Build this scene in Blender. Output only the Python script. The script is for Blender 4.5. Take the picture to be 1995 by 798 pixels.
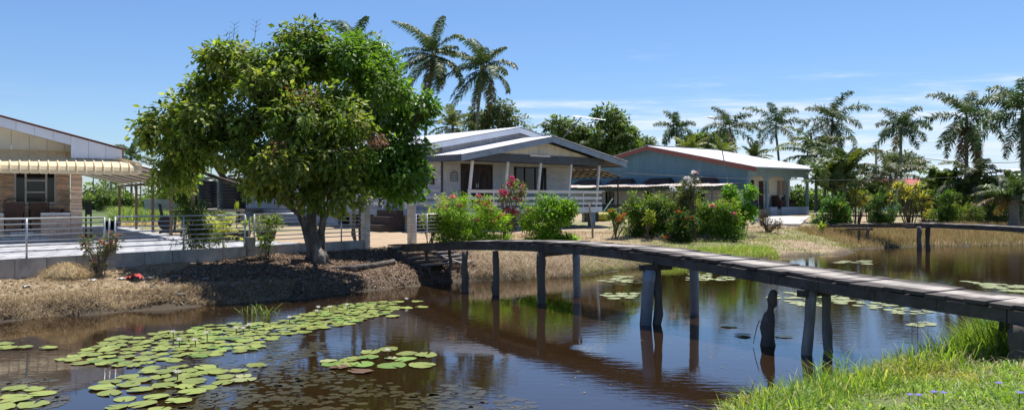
import bpy, math, random
import numpy as np
from mathutils import Vector, Matrix
R = math.radians
rng = np.random.default_rng(7)
random.seed(7)
scene = bpy.context.scene
for o in list(bpy.data.objects): bpy.data.objects.remove(o)
COL = scene.collection

# ------------------------------------------------------------------ camera, sky, sun, exposure
EYE = 2.2          # eye height above the water (water = 0)
FPX = 1566.0       # focal length in pixels of the 1995 px wide photograph
CX, HY = 997.5, 385.0
cam = bpy.data.cameras.new('camera')
cam.sensor_width = 36.0
cam.lens = 36.0 * FPX / 1995.0
cam.shift_y = -14.0 / 1995.0
cam.clip_start, cam.clip_end = 0.1, 6000.0
camo = bpy.data.objects.new('camera', cam); COL.objects.link(camo)
camo.location = (0, 0, EYE); camo.rotation_euler = (R(90), 0, 0)
scene.camera = camo

SUN_EL, SUN_AZ = R(68), R(27)      # azimuth from +Y towards +X
world = bpy.data.worlds.new('World'); scene.world = world; world.use_nodes = True
def build_world():
    nt = world.node_tree; N = nt.nodes; L = nt.links; N.clear()
    out = N.new('ShaderNodeOutputWorld'); bg = N.new('ShaderNodeBackground'); bg.inputs[1].default_value = 0.097
    sky = N.new('ShaderNodeTexSky'); sky.sky_type = 'NISHITA'; sky.sun_disc = False
    sky.sun_elevation = SUN_EL; sky.sun_rotation = SUN_AZ
    sky.altitude = 0; sky.air_density = 1.0; sky.dust_density = 0.25; sky.ozone_density = 2.6
    tc = N.new('ShaderNodeTexCoord'); sep = N.new('ShaderNodeSeparateXYZ'); L.new(tc.outputs['Generated'], sep.inputs[0])
    def math_(op, a, b=None, c=None):
        m = N.new('ShaderNodeMath'); m.operation = op
        for i, v in enumerate((a, b, c)):
            if v is None: continue
            if isinstance(v, (int, float)): m.inputs[i].default_value = v
            else: L.new(v, m.inputs[i])
        return m.outputs[0]
    zc = math_('ADD', math_('MAXIMUM', sep.outputs[2], 0.0), 0.035)
    comb = N.new('ShaderNodeCombineXYZ')
    L.new(math_('DIVIDE', sep.outputs[0], zc), comb.inputs[0]); L.new(math_('DIVIDE', sep.outputs[1], zc), comb.inputs[1])
    def noise(scale, detail, rough, loc, sc=(1, 1, 1)):
        mp = N.new('ShaderNodeMapping'); mp.inputs['Location'].default_value = loc; mp.inputs['Scale'].default_value = sc
        L.new(comb.outputs[0], mp.inputs[0])
        n = N.new('ShaderNodeTexNoise'); n.inputs['Scale'].default_value = scale; n.inputs['Detail'].default_value = detail
        n.inputs['Roughness'].default_value = rough; L.new(mp.outputs[0], n.inputs['Vector']); return n.outputs['Fac']
    def mrange(v, a, b, c, d):
        m = N.new('ShaderNodeMapRange'); m.interpolation_type = 'SMOOTHSTEP'
        for i, x in enumerate((v, a, b, c, d)):
            if isinstance(x, (int, float)): m.inputs[i].default_value = x
            else: L.new(x, m.inputs[i])
        return m.outputs[0]
    fine = noise(0.9, 8, 0.62, (3.1, 1.7, 0), (0.7, 1.3, 1))
    veil = mrange(fine, 0.36, 0.66, 0.25, 1.0)
    # a bank of thin cirrus low in the sky to the east, thinning upwards
    az = math_('ARCTAN2', sep.outputs[0], sep.outputs[1])
    side = mrange(math_('ADD', az, math_('MULTIPLY', math_('SUBTRACT', fine, 0.5), 0.35)), -0.13, 0.16, 0.06, 1.0)
    top = math_('ADD', 0.135, math_('MULTIPLY', math_('SUBTRACT', fine, 0.5), 0.17))
    el = mrange(sep.outputs[2], math_('SUBTRACT', top, 0.05), top, 1.0, 0.0)
    mask = math_('MULTIPLY', math_('MULTIPLY', side, el), math_('MULTIPLY', veil, 0.85))
    wisp = mrange(noise(0.55, 7, 0.6, (12.3, 4.4, 0), (1.0, 1.6, 1)), 0.66, 0.8, 0.0, 0.35)
    mask = math_('MAXIMUM', mask, wisp)
    tint = N.new('ShaderNodeMix'); tint.data_type = 'RGBA'; tint.blend_type = 'MULTIPLY'; tint.inputs[0].default_value = 1.0
    tint.inputs[7].default_value = (0.59, 0.72, 0.91, 1)
    L.new(sky.outputs[0], tint.inputs[6])
    mix = N.new('ShaderNodeMix'); mix.data_type = 'RGBA'; mix.inputs[7].default_value = (5.9, 6.5, 7.5, 1)
    L.new(tint.outputs[2], mix.inputs[6]); L.new(mask, mix.inputs[0])
    L.new(mix.outputs[2], bg.inputs[0]); L.new(bg.outputs[0], out.inputs[0])
build_world()

sl = bpy.data.lights.new('sun', 'SUN'); sl.energy = 4.8; sl.angle = R(0.53); sl.color = (1.0, 0.955, 0.88)
sun = bpy.data.objects.new('sun', sl); COL.objects.link(sun)
SUNV = Vector((math.sin(SUN_AZ) * math.cos(SUN_EL), math.cos(SUN_AZ) * math.cos(SUN_EL), math.sin(SUN_EL)))
sun.rotation_euler = SUNV.to_track_quat('Z', 'Y').to_euler(); sun.location = SUNV * 60

scene.render.engine = 'CYCLES'
scene.view_settings.view_transform = 'Standard'; scene.view_settings.look = 'None'
scene.view_settings.exposure = 0.62; scene.view_settings.gamma = 1.0
scene.view_settings.use_curve_mapping = False
scene.cycles.max_bounces = 10; scene.cycles.transparent_max_bounces = 8
scene.cycles.diffuse_bounces = 6; scene.cycles.glossy_bounces = 4; scene.cycles.transmission_bounces = 4

# ------------------------------------------------------------------ helpers
def at(px, py, Y):
    """point seen at photo pixel (px, py) at depth Y"""
    return Vector(((px - CX) / FPX * Y, Y, EYE - (py - HY) / FPX * Y))
def on_level(px, py, z=0.0):
    """point seen at a pixel on the level plane of height z"""
    return at(px, py, (EYE - z) * FPX / (py - HY))
def link(o, parent=None):
    COL.objects.link(o)
    if parent is not None: o.parent = parent
    return o
def tag(o, label=None, cat=None, group=None, kind=None):
    if label: o['label'] = label
    if cat: o['category'] = cat
    if group: o['group'] = group
    if kind: o['kind'] = kind
    return o
def thing(name, label, cat, loc=(0, 0, 0), rz=0.0, group=None):
    o = bpy.data.objects.new(name, None); COL.objects.link(o)
    o.empty_display_size = 0.2
    o.location = loc; o.rotation_euler = (0, 0, rz)
    return tag(o, label, cat, group)
def copy_tree(o, parent=None):
    c = o.copy(); COL.objects.link(c)
    if parent is not None: c.parent = parent
    for ch in list(o.children): copy_tree(ch, c)
    return c
def np_mesh(name, V, F, cols=None, smooth=False):
    """V (n,3); F list of arrays of faces (m,k)"""
    me = bpy.data.meshes.new(name)
    V = np.asarray(V, np.float32)
    if not isinstance(F, (list, tuple)): F = [F]
    F = [np.asarray(f, np.int32) for f in F if len(f)]
    me.vertices.add(len(V)); me.vertices.foreach_set('co', V.ravel())
    idx = np.concatenate([f.ravel() for f in F]); tot = np.concatenate([np.full(len(f), f.shape[1], np.int32) for f in F])
    start = np.concatenate([[0], np.cumsum(tot)[:-1]]).astype(np.int32)
    me.loops.add(len(idx)); me.loops.foreach_set('vertex_index', idx)
    me.polygons.add(len(tot)); me.polygons.foreach_set('loop_start', start)
    if smooth: me.polygons.foreach_set('use_smooth', np.ones(len(tot), bool))
    if cols is not None:
        a = me.color_attributes.new('tint', 'FLOAT_COLOR', 'POINT')
        c = np.ones((len(V), 4), np.float32); c[:, :3] = cols
        a.data.foreach_set('color', c.ravel())
    me.update(calc_edges=True); me.validate()
    return me
class MB:
    """collects simple shapes and links them as ONE mesh object"""
    def __init__(s): s.v = []; s.f = []; s.c = []
    def add(s, vs, fs, col=None):
        n = len(s.v); s.v += [tuple(v) for v in vs]; s.f += [tuple(i + n for i in f) for f in fs]
        s.c += [col or (1, 1, 1)] * len(vs); return s
    def box(s, x0, x1, y0, y1, z0, z1, col=None):
        vs = [(x, y, z) for z in (z0, z1) for y in (y0, y1) for x in (x0, x1)]
        return s.add(vs, [(0, 2, 3, 1), (4, 5, 7, 6), (0, 1, 5, 4), (2, 6, 7, 3), (0, 4, 6, 2), (1, 3, 7, 5)], col)
    def hexa(s, b, t, col=None):
        """b, t: four bottom and four top corners, counter-clockwise from above"""
        return s.add(list(b) + list(t), [(3, 2, 1, 0), (4, 5, 6, 7), (0, 1, 5, 4), (1, 2, 6, 5), (2, 3, 7, 6), (3, 0, 4, 7)], col)
    def beam(s, p, q, w, h, up=(0, 0, 1), col=None):
        p, q = Vector(p), Vector(q); d = (q - p).normalized(); u = Vector(up)
        sx = d.cross(u)
        if sx.length < 1e-4: sx = d.cross(Vector((0, 1, 0)))
        sx.normalize(); u = sx.cross(d).normalized()
        a, b = sx * w / 2, u * h / 2
        return s.hexa([p - a - b, p + a - b, q + a - b, q - a - b], [p - a + b, p + a + b, q + a + b, q - a + b], col)
    def tube(s, pts, rad, n=8, caps=True, jit=0.0, col=None):
        pts = [Vector(p) for p in pts]; vs = []; fs = []
        ref = Vector((0.3, 1, 0.1)).normalized()
        for i, p in enumerate(pts):
            d = (pts[min(i + 1, len(pts) - 1)] - pts[max(i - 1, 0)])
            d = d.normalized() if d.length > 1e-6 else Vector((0, 0, 1))
            a = d.cross(ref)
            if a.length < 0.1: a = d.cross(Vector((1, 0, 0)))
            a.normalize(); b = d.cross(a)
            r = rad[i] if hasattr(rad, '__len__') else rad
            for k in range(n):
                t = 2 * math.pi * k / n; rr = r * (1 + (random.uniform(-jit, jit) if jit else 0))
                vs.append(p + a * (math.cos(t) * rr) + b * (math.sin(t) * rr))
        for i in range(len(pts) - 1):
            for k in range(n):
                fs.append((i * n + k, i * n + (k + 1) % n, (i + 1) * n + (k + 1) % n, (i + 1) * n + k))
        if caps:
            fs.append(tuple(reversed(range(n)))); fs.append(tuple((len(pts) - 1) * n + k for k in range(n)))
        return s.add(vs, fs, col)
    def lathe(s, prof, n=16, c=(0, 0, 0), col=None):
        vs = [(c[0] + r * math.cos(2 * math.pi * k / n), c[1] + r * math.sin(2 * math.pi * k / n), c[2] + z) for r, z in prof for k in range(n)]
        fs = [(i * n + k, i * n + (k + 1) % n, (i + 1) * n + (k + 1) % n, (i + 1) * n + k) for i in range(len(prof) - 1) for k in range(n)]
        if prof[0][0] > 1e-4: fs.append(tuple(reversed(range(n))))
        if prof[-1][0] > 1e-4: fs.append(tuple((len(prof) - 1) * n + k for k in range(n)))
        return s.add(vs, fs, col)
    def prism(s, poly, a, b, axis='y', col=None):
        """extrude a closed polygon of (u, w) pairs along an axis from a to b (u, w are the remaining axes in order)"""
        def P(u, w, t):
            return {'x': (t, u, w), 'y': (u, t, w), 'z': (u, w, t)}[axis]
        n = len(poly); vs = [P(u, w, a) for u, w in poly] + [P(u, w, b) for u, w in poly]
        fs = [tuple(range(n)), tuple(reversed(range(n, 2 * n)))] + [(i, n + i, n + (i + 1) % n, (i + 1) % n) for i in range(n)]
        return s.add(vs, fs, col)
    def mesh(s, name, smooth=False, tint=False):
        me = bpy.data.meshes.new(name); me.from_pydata(s.v, [], s.f)
        if smooth: me.polygons.foreach_set('use_smooth', [True] * len(me.polygons))
        if tint:
            a = me.color_attributes.new('tint', 'FLOAT_COLOR', 'POINT')
            a.data.foreach_set('color', [x for c in s.c for x in (c[0], c[1], c[2], 1)])
        me.update(); return me
    def build(s, name, mat, parent=None, smooth=False, tint=False, fix=True):
        me = s.mesh(name, smooth, tint)
        if fix:
            import bmesh
            bm = bmesh.new(); bm.from_mesh(me); bmesh.ops.recalc_face_normals(bm, faces=bm.faces); bm.to_mesh(me); bm.free()
        me.materials.append(M[mat] if isinstance(mat, str) else mat)
        return link(bpy.data.objects.new(name, me), parent)
def obj(name, me, mat, parent=None, loc=None, rot=None, scale=None):
    if not me.materials: me.materials.append(M[mat] if isinstance(mat, str) else mat)
    o = link(bpy.data.objects.new(name, me), parent)
    if loc is not None: o.location = loc
    if rot is not None: o.rotation_euler = rot
    if scale is not None: o.scale = (scale,) * 3 if isinstance(scale, (int, float)) else scale
    return o

# ------------------------------------------------------------------ materials
M = {}
def pm(name, col, rough=0.7, var=0.25, scale=4.0, bump=0.25, bscale=40.0, metal=0.0, spec=0.4, tint=False, rnd=0.0, stretch=(1, 1, 1),
       col2=None, dirt=0.0, dirtcol=(0.05, 0.045, 0.04), dscale=1.2, ior=None, world_space=False):
    """procedural surface: two noises vary the colour, optional stains, fine bump, optional colour attribute and per-object variation"""
    m = bpy.data.materials.new(name); m.use_nodes = True; nt = m.node_tree; N = nt.nodes; L = nt.links
    p = N['Principled BSDF']
    p.inputs['Roughness'].default_value = rough; p.inputs['Metallic'].default_value = metal
    p.inputs['Specular IOR Level'].default_value = spec
    if ior: p.inputs['IOR'].default_value = ior
    vec = None
    if world_space:
        g = N.new('ShaderNodeNewGeometry'); vec = g.outputs['Position']
    else:
        tc = N.new('ShaderNodeTexCoord'); vec = tc.outputs['Object']
    mp = N.new('ShaderNodeMapping'); mp.inputs['Scale'].default_value = stretch; L.new(vec, mp.inputs[0])
    if rnd:
        oi = N.new('ShaderNodeObjectInfo'); off = N.new('ShaderNodeVectorMath'); off.operation = 'SCALE'
        cb = N.new('ShaderNodeCombineXYZ'); [L.new(oi.outputs['Random'], cb.inputs[i]) for i in range(3)]
        L.new(cb.outputs[0], off.inputs[0]); off.inputs['Scale'].default_value = 37.0; L.new(off.outputs[0], mp.inputs['Location'])
    n1 = N.new('ShaderNodeTexNoise'); n1.inputs['Scale'].default_value = scale; n1.inputs['Detail'].default_value = 7; n1.inputs['Roughness'].default_value = 0.62
    L.new(mp.outputs[0], n1.inputs['Vector'])
    base = N.new('ShaderNodeMix'); base.data_type = 'RGBA'
    c2 = col2 or tuple(min(1, c * (1 + var)) for c in col); c1 = tuple(c * (1 - var) for c in col) if col2 is None else col
    base.inputs[6].default_value = (*c1, 1); base.inputs[7].default_value = (*c2, 1)
    r1 = N.new('ShaderNodeMapRange'); r1.inputs[1].default_value = 0.3; r1.inputs[2].default_value = 0.7; L.new(n1.outputs['Fac'], r1.inputs[0])
    L.new(r1.outputs[0], base.inputs[0]); out = base.outputs[2]
    if dirt:
        n2 = N.new('ShaderNodeTexNoise'); n2.inputs['Scale'].default_value = dscale; n2.inputs['Detail'].default_value = 9; n2.inputs['Roughness'].default_value = 0.7
        L.new(mp.outputs[0], n2.inputs['Vector'])
        r2 = N.new('ShaderNodeMapRange'); r2.inputs[1].default_value = 0.48; r2.inputs[2].default_value = 0.68; r2.inputs[4].default_value = dirt; L.new(n2.outputs['Fac'], r2.inputs[0])
        d = N.new('ShaderNodeMix'); d.data_type = 'RGBA'; d.inputs[7].default_value = (*dirtcol, 1); L.new(out, d.inputs[6]); L.new(r2.outputs[0], d.inputs[0]); out = d.outputs[2]
    if rnd:
        mu = N.new('ShaderNodeMapRange'); mu.inputs[3].default_value = 1 - rnd; mu.inputs[4].default_value = 1 + rnd; L.new(oi.outputs['Random'], mu.inputs[0])
        d = N.new('ShaderNodeMix'); d.data_type = 'RGBA'; d.blend_type = 'MULTIPLY'; d.inputs[0].default_value = 1; L.new(out, d.inputs[6]); L.new(mu.outputs[0], d.inputs[7]); out = d.outputs[2]
    if tint:
        at_ = N.new('ShaderNodeAttribute'); at_.attribute_name = 'tint'
        d = N.new('ShaderNodeMix'); d.data_type = 'RGBA'; d.blend_type = 'MULTIPLY'; d.inputs[0].default_value = 1; L.new(out, d.inputs[6]); L.new(at_.outputs['Color'], d.inputs[7]); out = d.outputs[2]
    L.new(out, p.inputs['Base Color'])
    if bump:
        n3 = N.new('ShaderNodeTexNoise'); n3.inputs['Scale'].default_value = bscale; n3.inputs['Detail'].default_value = 4; L.new(mp.outputs[0], n3.inputs['Vector'])
        b = N.new('ShaderNodeBump'); b.inputs['Strength'].default_value = bump; b.inputs['Distance'].default_value = 0.02
        L.new(n3.outputs['Fac'], b.inputs['Height']); L.new(b.outputs[0], p.inputs['Normal'])
    M[name] = m; return m
def leafm(name, rough=0.52, trans=0.46, spec=0.28, boost=(1.7, 1.75, 0.7)):
    """leaf: colour from the mesh, partly translucent"""
    m = bpy.data.materials.new(name); m.use_nodes = True; nt = m.node_tree; N = nt.nodes; L = nt.links
    p = N['Principled BSDF']; p.inputs['Roughness'].default_value = rough; p.inputs['Specular IOR Level'].default_value = spec
    a = N.new('ShaderNodeAttribute'); a.attribute_name = 'tint'
    L.new(a.outputs['Color'], p.inputs['Base Color'])
    t = N.new('ShaderNodeBsdfTranslucent'); g = N.new('ShaderNodeMix'); g.data_type = 'RGBA'; g.blend_type = 'MULTIPLY'; g.inputs[0].default_value = 1
    g.inputs[7].default_value = (*boost, 1); L.new(a.outputs['Color'], g.inputs[6]); L.new(g.outputs[2], t.inputs[0])
    mx = N.new('ShaderNodeMixShader'); mx.inputs[0].default_value = trans
    L.new(p.outputs[0], mx.inputs[1]); L.new(t.outputs[0], mx.inputs[2]); L.new(mx.outputs[0], N['Material Output'].inputs[0])
    M[name] = m; return m
leafm('leaf'); leafm('leaf_glossy', rough=0.4, trans=0.42, spec=0.4); leafm('palm_leaf', rough=0.5, trans=0.28, spec=0.35, boost=(1.3, 1.4, 0.7))
leafm('grass', rough=0.5, trans=0.4, spec=0.35); leafm('dry', rough=0.8, trans=0.2, spec=0.2, boost=(1.2, 1.1, 0.8)); leafm('petal', rough=0.6, trans=0.4, spec=0.2, boost=(1.05, 1.0, 1.0))
pm('bark', (0.10, 0.083, 0.07), 0.95, 0.5, 7, 1.0, 16, dirt=0.75, dirtcol=(0.33, 0.31, 0.28), dscale=3.4, stretch=(1, 1, 0.35))
pm('twig', (0.13, 0.10, 0.075), 0.9, 0.3, 9, 0.3, 40)
pm('palm_bark', (0.21, 0.185, 0.155), 0.9, 0.3, 3, 0.6, 18, stretch=(1, 1, 2.5))
pm('dead_wood', (0.24, 0.20, 0.16), 0.95, 0.4, 8, 0.6, 30, stretch=(1, 1, 0.3))
pm('ground', (1.0, 1.0, 1.0), 0.95, 0.22, 0.9, 0.9, 9, tint=True, dirt=0.25, dirtcol=(0.45, 0.38, 0.3), dscale=2.5)
pm('plank_wood', (0.20, 0.175, 0.16), 0.85, 0.35, 6, 0.5, 30, rnd=0.2, stretch=(1, 1, 6), dirt=0.35, dirtcol=(0.06, 0.05, 0.045), dscale=1.7)
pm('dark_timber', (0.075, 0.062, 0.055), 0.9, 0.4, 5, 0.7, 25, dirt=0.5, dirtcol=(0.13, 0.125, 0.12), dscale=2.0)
pm('post_timber', (0.12, 0.10, 0.085), 0.95, 0.45, 6, 0.9, 26, dirt=0.5, dirtcol=(0.025, 0.022, 0.02), dscale=3.0, stretch=(1, 1, 0.4))
pm('grey_timber', (0.21, 0.195, 0.18), 0.9, 0.35, 5, 0.7, 25, stretch=(1, 1, 0.3), dirt=0.4, dirtcol=(0.06, 0.055, 0.05))
pm('pvc', (0.22, 0.25, 0.30), 0.42, 0.18, 2.5, 0.1, 20, dirt=0.35, dirtcol=(0.09, 0.085, 0.08), dscale=2.0)
pm('concrete', (0.40, 0.365, 0.32), 0.9, 0.22, 4, 0.4, 35, rnd=0.12, dirt=0.7, dirtcol=(0.16, 0.15, 0.125), dscale=2.6, stretch=(1, 1, .6))
pm('concrete_pale', (0.52, 0.50, 0.46), 0.85, 0.12, 4, 0.3, 35, rnd=0.06, dirt=0.25, dirtcol=(0.32, 0.3, 0.27))
pm('pillar', (0.60, 0.53, 0.45), 0.85, 0.12, 4, 0.3, 30, dirt=0.3, dirtcol=(0.33, 0.29, 0.25), rnd=0.05)
pm('paver', (0.40, 0.40, 0.415), 0.75, 0.16, 3, 0.25, 30, rnd=0.16, dirt=0.35, dirtcol=(0.24, 0.235, 0.235), dscale=1.6)
pm('galv', (0.55, 0.57, 0.58), 0.38, 0.12, 3, 0.05, 20, metal=0.55, dirt=0.25, dirtcol=(0.33, 0.3, 0.28))
pm('white_paint', (0.70, 0.71, 0.72), 0.6, 0.08, 3, 0.1, 25, dirt=0.35, dirtcol=(0.4, 0.39, 0.37), dscale=2.5, rnd=0.04)
pm('siding', (0.63, 0.635, 0.65), 0.7, 0.1, 2.5, 0.15, 20, dirt=0.35, dirtcol=(0.34, 0.315, 0.29), dscale=1.6, rnd=0.05)
pm('siding_lilac', (0.58, 0.555, 0.555), 0.72, 0.1, 2.5, 0.15, 20, dirt=0.35, dirtcol=(0.3, 0.285, 0.28), dscale=1.6, rnd=0.06)
pm('gable_board', (0.66, 0.63, 0.56), 0.75, 0.1, 3, 0.15, 20, dirt=0.5, dirtcol=(0.24, 0.21, 0.16), dscale=1.5, stretch=(1, 1, 0.35), rnd=0.04)
pm('blue_trim', (0.26, 0.33, 0.43), 0.6, 0.15, 3, 0.15, 25, dirt=0.4, dirtcol=(0.1, 0.115, 0.14), dscale=2.0)
pm('navy_trim', (0.07, 0.083, 0.11), 0.65, 0.25, 3, 0.2, 25, dirt=0.5, dirtcol=(0.1, 0.105, 0.11), dscale=2.0)
pm('blue_wall', (0.115, 0.22, 0.27), 0.75, 0.12, 2, 0.15, 20, dirt=0.35, dirtcol=(0.15, 0.2, 0.235), dscale=0.9, stretch=(1, 1, 0.4), rnd=0.05)
pm('slate_wall', (0.21, 0.30, 0.32), 0.75, 0.1, 2, 0.12, 20, dirt=0.3, dirtcol=(0.12, 0.16, 0.17), dscale=1.2)
pm('red_trim', (0.24, 0.085, 0.065), 0.65, 0.15, 3, 0.15, 25, dirt=0.3, dirtcol=(0.13, 0.05, 0.04), dscale=2.0)
pm('cream_wall', (0.85, 0.79, 0.62), 0.8, 0.06, 2, 0.1, 20, dirt=0.2, dirtcol=(0.5, 0.45, 0.34))
pm('roof_white', (0.50, 0.515, 0.55), 0.5, 0.1, 1.5, 0.1, 18, spec=0.4, dirt=0.6, dirtcol=(0.34, 0.33, 0.33), dscale=1.3, rnd=0.08)
pm('roof_lilac', (0.44, 0.44, 0.49), 0.5, 0.1, 1.5, 0.1, 18, dirt=0.35, dirtcol=(0.3, 0.3, 0.33), dscale=1.1)
pm('rust_sheet', (0.56, 0.48, 0.43), 0.65, 0.2, 2.5, 0.2, 20, dirt=0.85, dirtcol=(0.17, 0.085, 0.055), dscale=1.3, rnd=0.2)
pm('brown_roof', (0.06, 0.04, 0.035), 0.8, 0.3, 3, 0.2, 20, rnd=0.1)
pm('dark_wood', (0.045, 0.022, 0.017), 0.5, 0.3, 5, 0.25, 30, stretch=(1, 1, 0.2), rnd=0.1)
pm('brown_steel', (0.20, 0.13, 0.095), 0.6, 0.15, 3, 0.1, 20)
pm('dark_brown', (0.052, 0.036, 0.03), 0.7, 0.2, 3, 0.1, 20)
pm('awning', (0.78, 0.61, 0.36), 0.5, 0.08, 3, 0.05, 20, dirt=0.28, dirtcol=(0.48, 0.36, 0.22), dscale=2.0, rnd=0.05)
pm('cladding', (0.78, 0.58, 0.44), 0.85, 0.2, 8, 0.5, 30, tint=True)
pm('beige_board', (0.82, 0.745, 0.61), 0.75, 0.05, 2, 0.08, 20, dirt=0.15, dirtcol=(0.5, 0.45, 0.37), rnd=0.03)
pm('white_fascia', (0.78, 0.80, 0.86), 0.55, 0.05, 2, 0.06, 20, dirt=0.2, dirtcol=(0.5, 0.5, 0.52), rnd=0.04)
pm('carport_sheet', (0.72, 0.70, 0.66), 0.5, 0.08, 2, 0.06, 20)
pm('curtain', (0.36, 0.27, 0.19), 0.9, 0.15, 4, 0.2, 30)
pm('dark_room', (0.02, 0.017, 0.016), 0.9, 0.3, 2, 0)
pm('tank_plastic', (0.016, 0.016, 0.018), 0.4, 0.2, 3, 0.05, 20)
pm('black_plastic', (0.02, 0.02, 0.022), 0.5, 0.2, 3, 0.1, 20)
pm('terracotta', (0.09, 0.075, 0.07), 0.85, 0.25, 3, 0.2, 20, rnd=0.25)
pm('white_plastic', (0.75, 0.75, 0.74), 0.45, 0.06, 3, 0.05, 20, dirt=0.3, dirtcol=(0.5, 0.46, 0.4))
pm('red_cloth', (0.40, 0.06, 0.06), 0.9, 0.3, 6, 0.4, 30)
pm('stone', (0.16, 0.145, 0.13), 0.9, 0.3, 4, 0.6, 20, rnd=0.3)
pm('wicker', (0.09, 0.055, 0.045), 0.9, 0.35, 14, 0.4, 40)
pm('red_roof', (0.45, 0.10, 0.10), 0.6, 0.15, 2, 0.1, 20)
pm('sky_roof', (0.40, 0.56, 0.72), 0.5, 0.1, 2, 0.1, 20)
pm('steel_dark', (0.12, 0.12, 0.125), 0.5, 0.2, 3, 0.05, 20, metal=0.3)
pm('mint_paint', (0.45, 0.62, 0.5), 0.6, 0.1, 3, 0.1, 20)
pm('yellow_plastic', (0.35, 0.30, 0.04), 0.6, 0.1, 3, 0.1, 20)
def glass_mat():
    m = bpy.data.materials.new('window_glass'); m.use_nodes = True; p = m.node_tree.nodes['Principled BSDF']
    p.inputs['Base Color'].default_value = (0.02, 0.022, 0.024, 1); p.inputs['Roughness'].default_value = 0.06
    p.inputs['Transmission Weight'].default_value = 0.55; p.inputs['IOR'].default_value = 1.45; M['glass'] = m
glass_mat()
def water_mat():
    m = bpy.data.materials.new('canal_water'); m.use_nodes = True; nt = m.node_tree; N = nt.nodes; L = nt.links
    p = N['Principled BSDF']; p.inputs['Roughness'].default_value = 0.025; p.inputs['IOR'].default_value = 1.72
    g = N.new('ShaderNodeNewGeometry')
    n0 = N.new('ShaderNodeTexNoise'); n0.inputs['Scale'].default_value = 0.35; n0.inputs['Detail'].default_value = 5; L.new(g.outputs['Position'], n0.inputs['Vector'])
    c = N.new('ShaderNodeMix'); c.data_type = 'RGBA'; c.inputs[6].default_value = (0.019, 0.010, 0.004, 1); c.inputs[7].default_value = (0.028, 0.0155, 0.0065, 1)
    L.new(n0.outputs['Fac'], c.inputs[0]); L.new(c.outputs[2], p.inputs['Base Color'])
    def layer(scale, stretch, detail):
        mp = N.new('ShaderNodeMapping'); mp.inputs['Scale'].default_value = stretch; mp.inputs['Rotation'].default_value = (0, 0, R(12)); L.new(g.outputs['Position'], mp.inputs[0])
        n = N.new('ShaderNodeTexNoise'); n.inputs['Scale'].default_value = scale; n.inputs['Detail'].default_value = detail; L.new(mp.outputs[0], n.inputs['Vector']); return n.outputs['Fac']
    # calm and breezy patches
    ptch = layer(0.16, (1, 1.2, 1), 4)
    mr = N.new('ShaderNodeMapRange'); mr.inputs[1].default_value = 0.4; mr.inputs[2].default_value = 0.66; mr.inputs[3].default_value = 0.1; mr.inputs[4].default_value = 1.0; L.new(ptch, mr.inputs[0])
    # the open reach to the east lies in the wind
    sp = N.new('ShaderNodeSeparateXYZ'); L.new(g.outputs['Position'], sp.inputs[0])
    me = N.new('ShaderNodeMapRange'); me.inputs[1].default_value = 7.0; me.inputs[2].default_value = 16.0; me.inputs[3].default_value = 0.0; me.inputs[4].default_value = 0.9; L.new(sp.outputs[0], me.inputs[0])
    mx = N.new('ShaderNodeMath'); mx.operation = 'MAXIMUM'; L.new(mr.outputs[0], mx.inputs[0]); L.new(me.outputs[0], mx.inputs[1])
    b1 = N.new('ShaderNodeBump'); b1.inputs['Distance'].default_value = 0.05; L.new(layer(5.5, (0.6, 1.5, 1), 5), b1.inputs['Height'])
    ml = N.new('ShaderNodeMath'); ml.operation = 'MULTIPLY'; ml.inputs[1].default_value = 0.085; L.new(mx.outputs[0], ml.inputs[0]); L.new(ml.outputs[0], b1.inputs['Strength'])
    b2 = N.new('ShaderNodeBump'); b2.inputs['Distance'].default_value = 0.05; b2.inputs['Strength'].default_value = 0.02; L.new(layer(1.6, (0.6, 1.4, 1), 3), b2.inputs['Height'])
    L.new(b1.outputs[0], b2.inputs['Normal']); L.new(b2.outputs[0], p.inputs['Normal']); M['water'] = m
water_mat()
def deck_mat():
    """boardwalk plank: trodden pale in the middle, dark with algae at both ends (local x runs along the plank)"""
    m = pm('deck_plank', (0.37, 0.335, 0.30), 0.85, 0.2, 7, 0.5, 30, rnd=0.16, stretch=(1, 5, 1), dirt=0.3, dirtcol=(0.12, 0.1, 0.095), dscale=1.5)
    nt = m.node_tree; N = nt.nodes; L = nt.links; p = N['Principled BSDF']; src = p.inputs['Base Color'].links[0].from_socket
    tc = N.new('ShaderNodeTexCoord'); sp = N.new('ShaderNodeSeparateXYZ'); L.new(tc.outputs['Object'], sp.inputs[0])
    nz = N.new('ShaderNodeTexNoise'); nz.inputs['Scale'].default_value = 2.2; nz.inputs['Detail'].default_value = 6
    g = N.new('ShaderNodeNewGeometry'); L.new(g.outputs['Position'], nz.inputs['Vector'])
    ab = N.new('ShaderNodeMath'); ab.operation = 'SUBTRACT'; L.new(sp.outputs[0], ab.inputs[0]); ab.inputs[1].default_value = -0.02
    ab2 = N.new('ShaderNodeMath'); ab2.operation = 'ABSOLUTE'; L.new(ab.outputs[0], ab2.inputs[0])
    ad = N.new('ShaderNodeMath'); ad.operation = 'MULTIPLY_ADD'; L.new(nz.outputs['Fac'], ad.inputs[0]); ad.inputs[1].default_value = 0.36; L.new(ab2.outputs[0], ad.inputs[2])
    mr = N.new('ShaderNodeMapRange'); mr.interpolation_type = 'SMOOTHSTEP'; mr.inputs[1].default_value = 0.30; mr.inputs[2].default_value = 0.50; mr.inputs[4].default_value = 0.93; L.new(ad.outputs[0], mr.inputs[0])
    mx = N.new('ShaderNodeMix'); mx.data_type = 'RGBA'; mx.inputs[7].default_value = (0.055, 0.043, 0.038, 1); L.new(src, mx.inputs[6]); L.new(mr.outputs[0], mx.inputs[0]); L.new(mx.outputs[2], p.inputs['Base Color'])
deck_mat()
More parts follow.
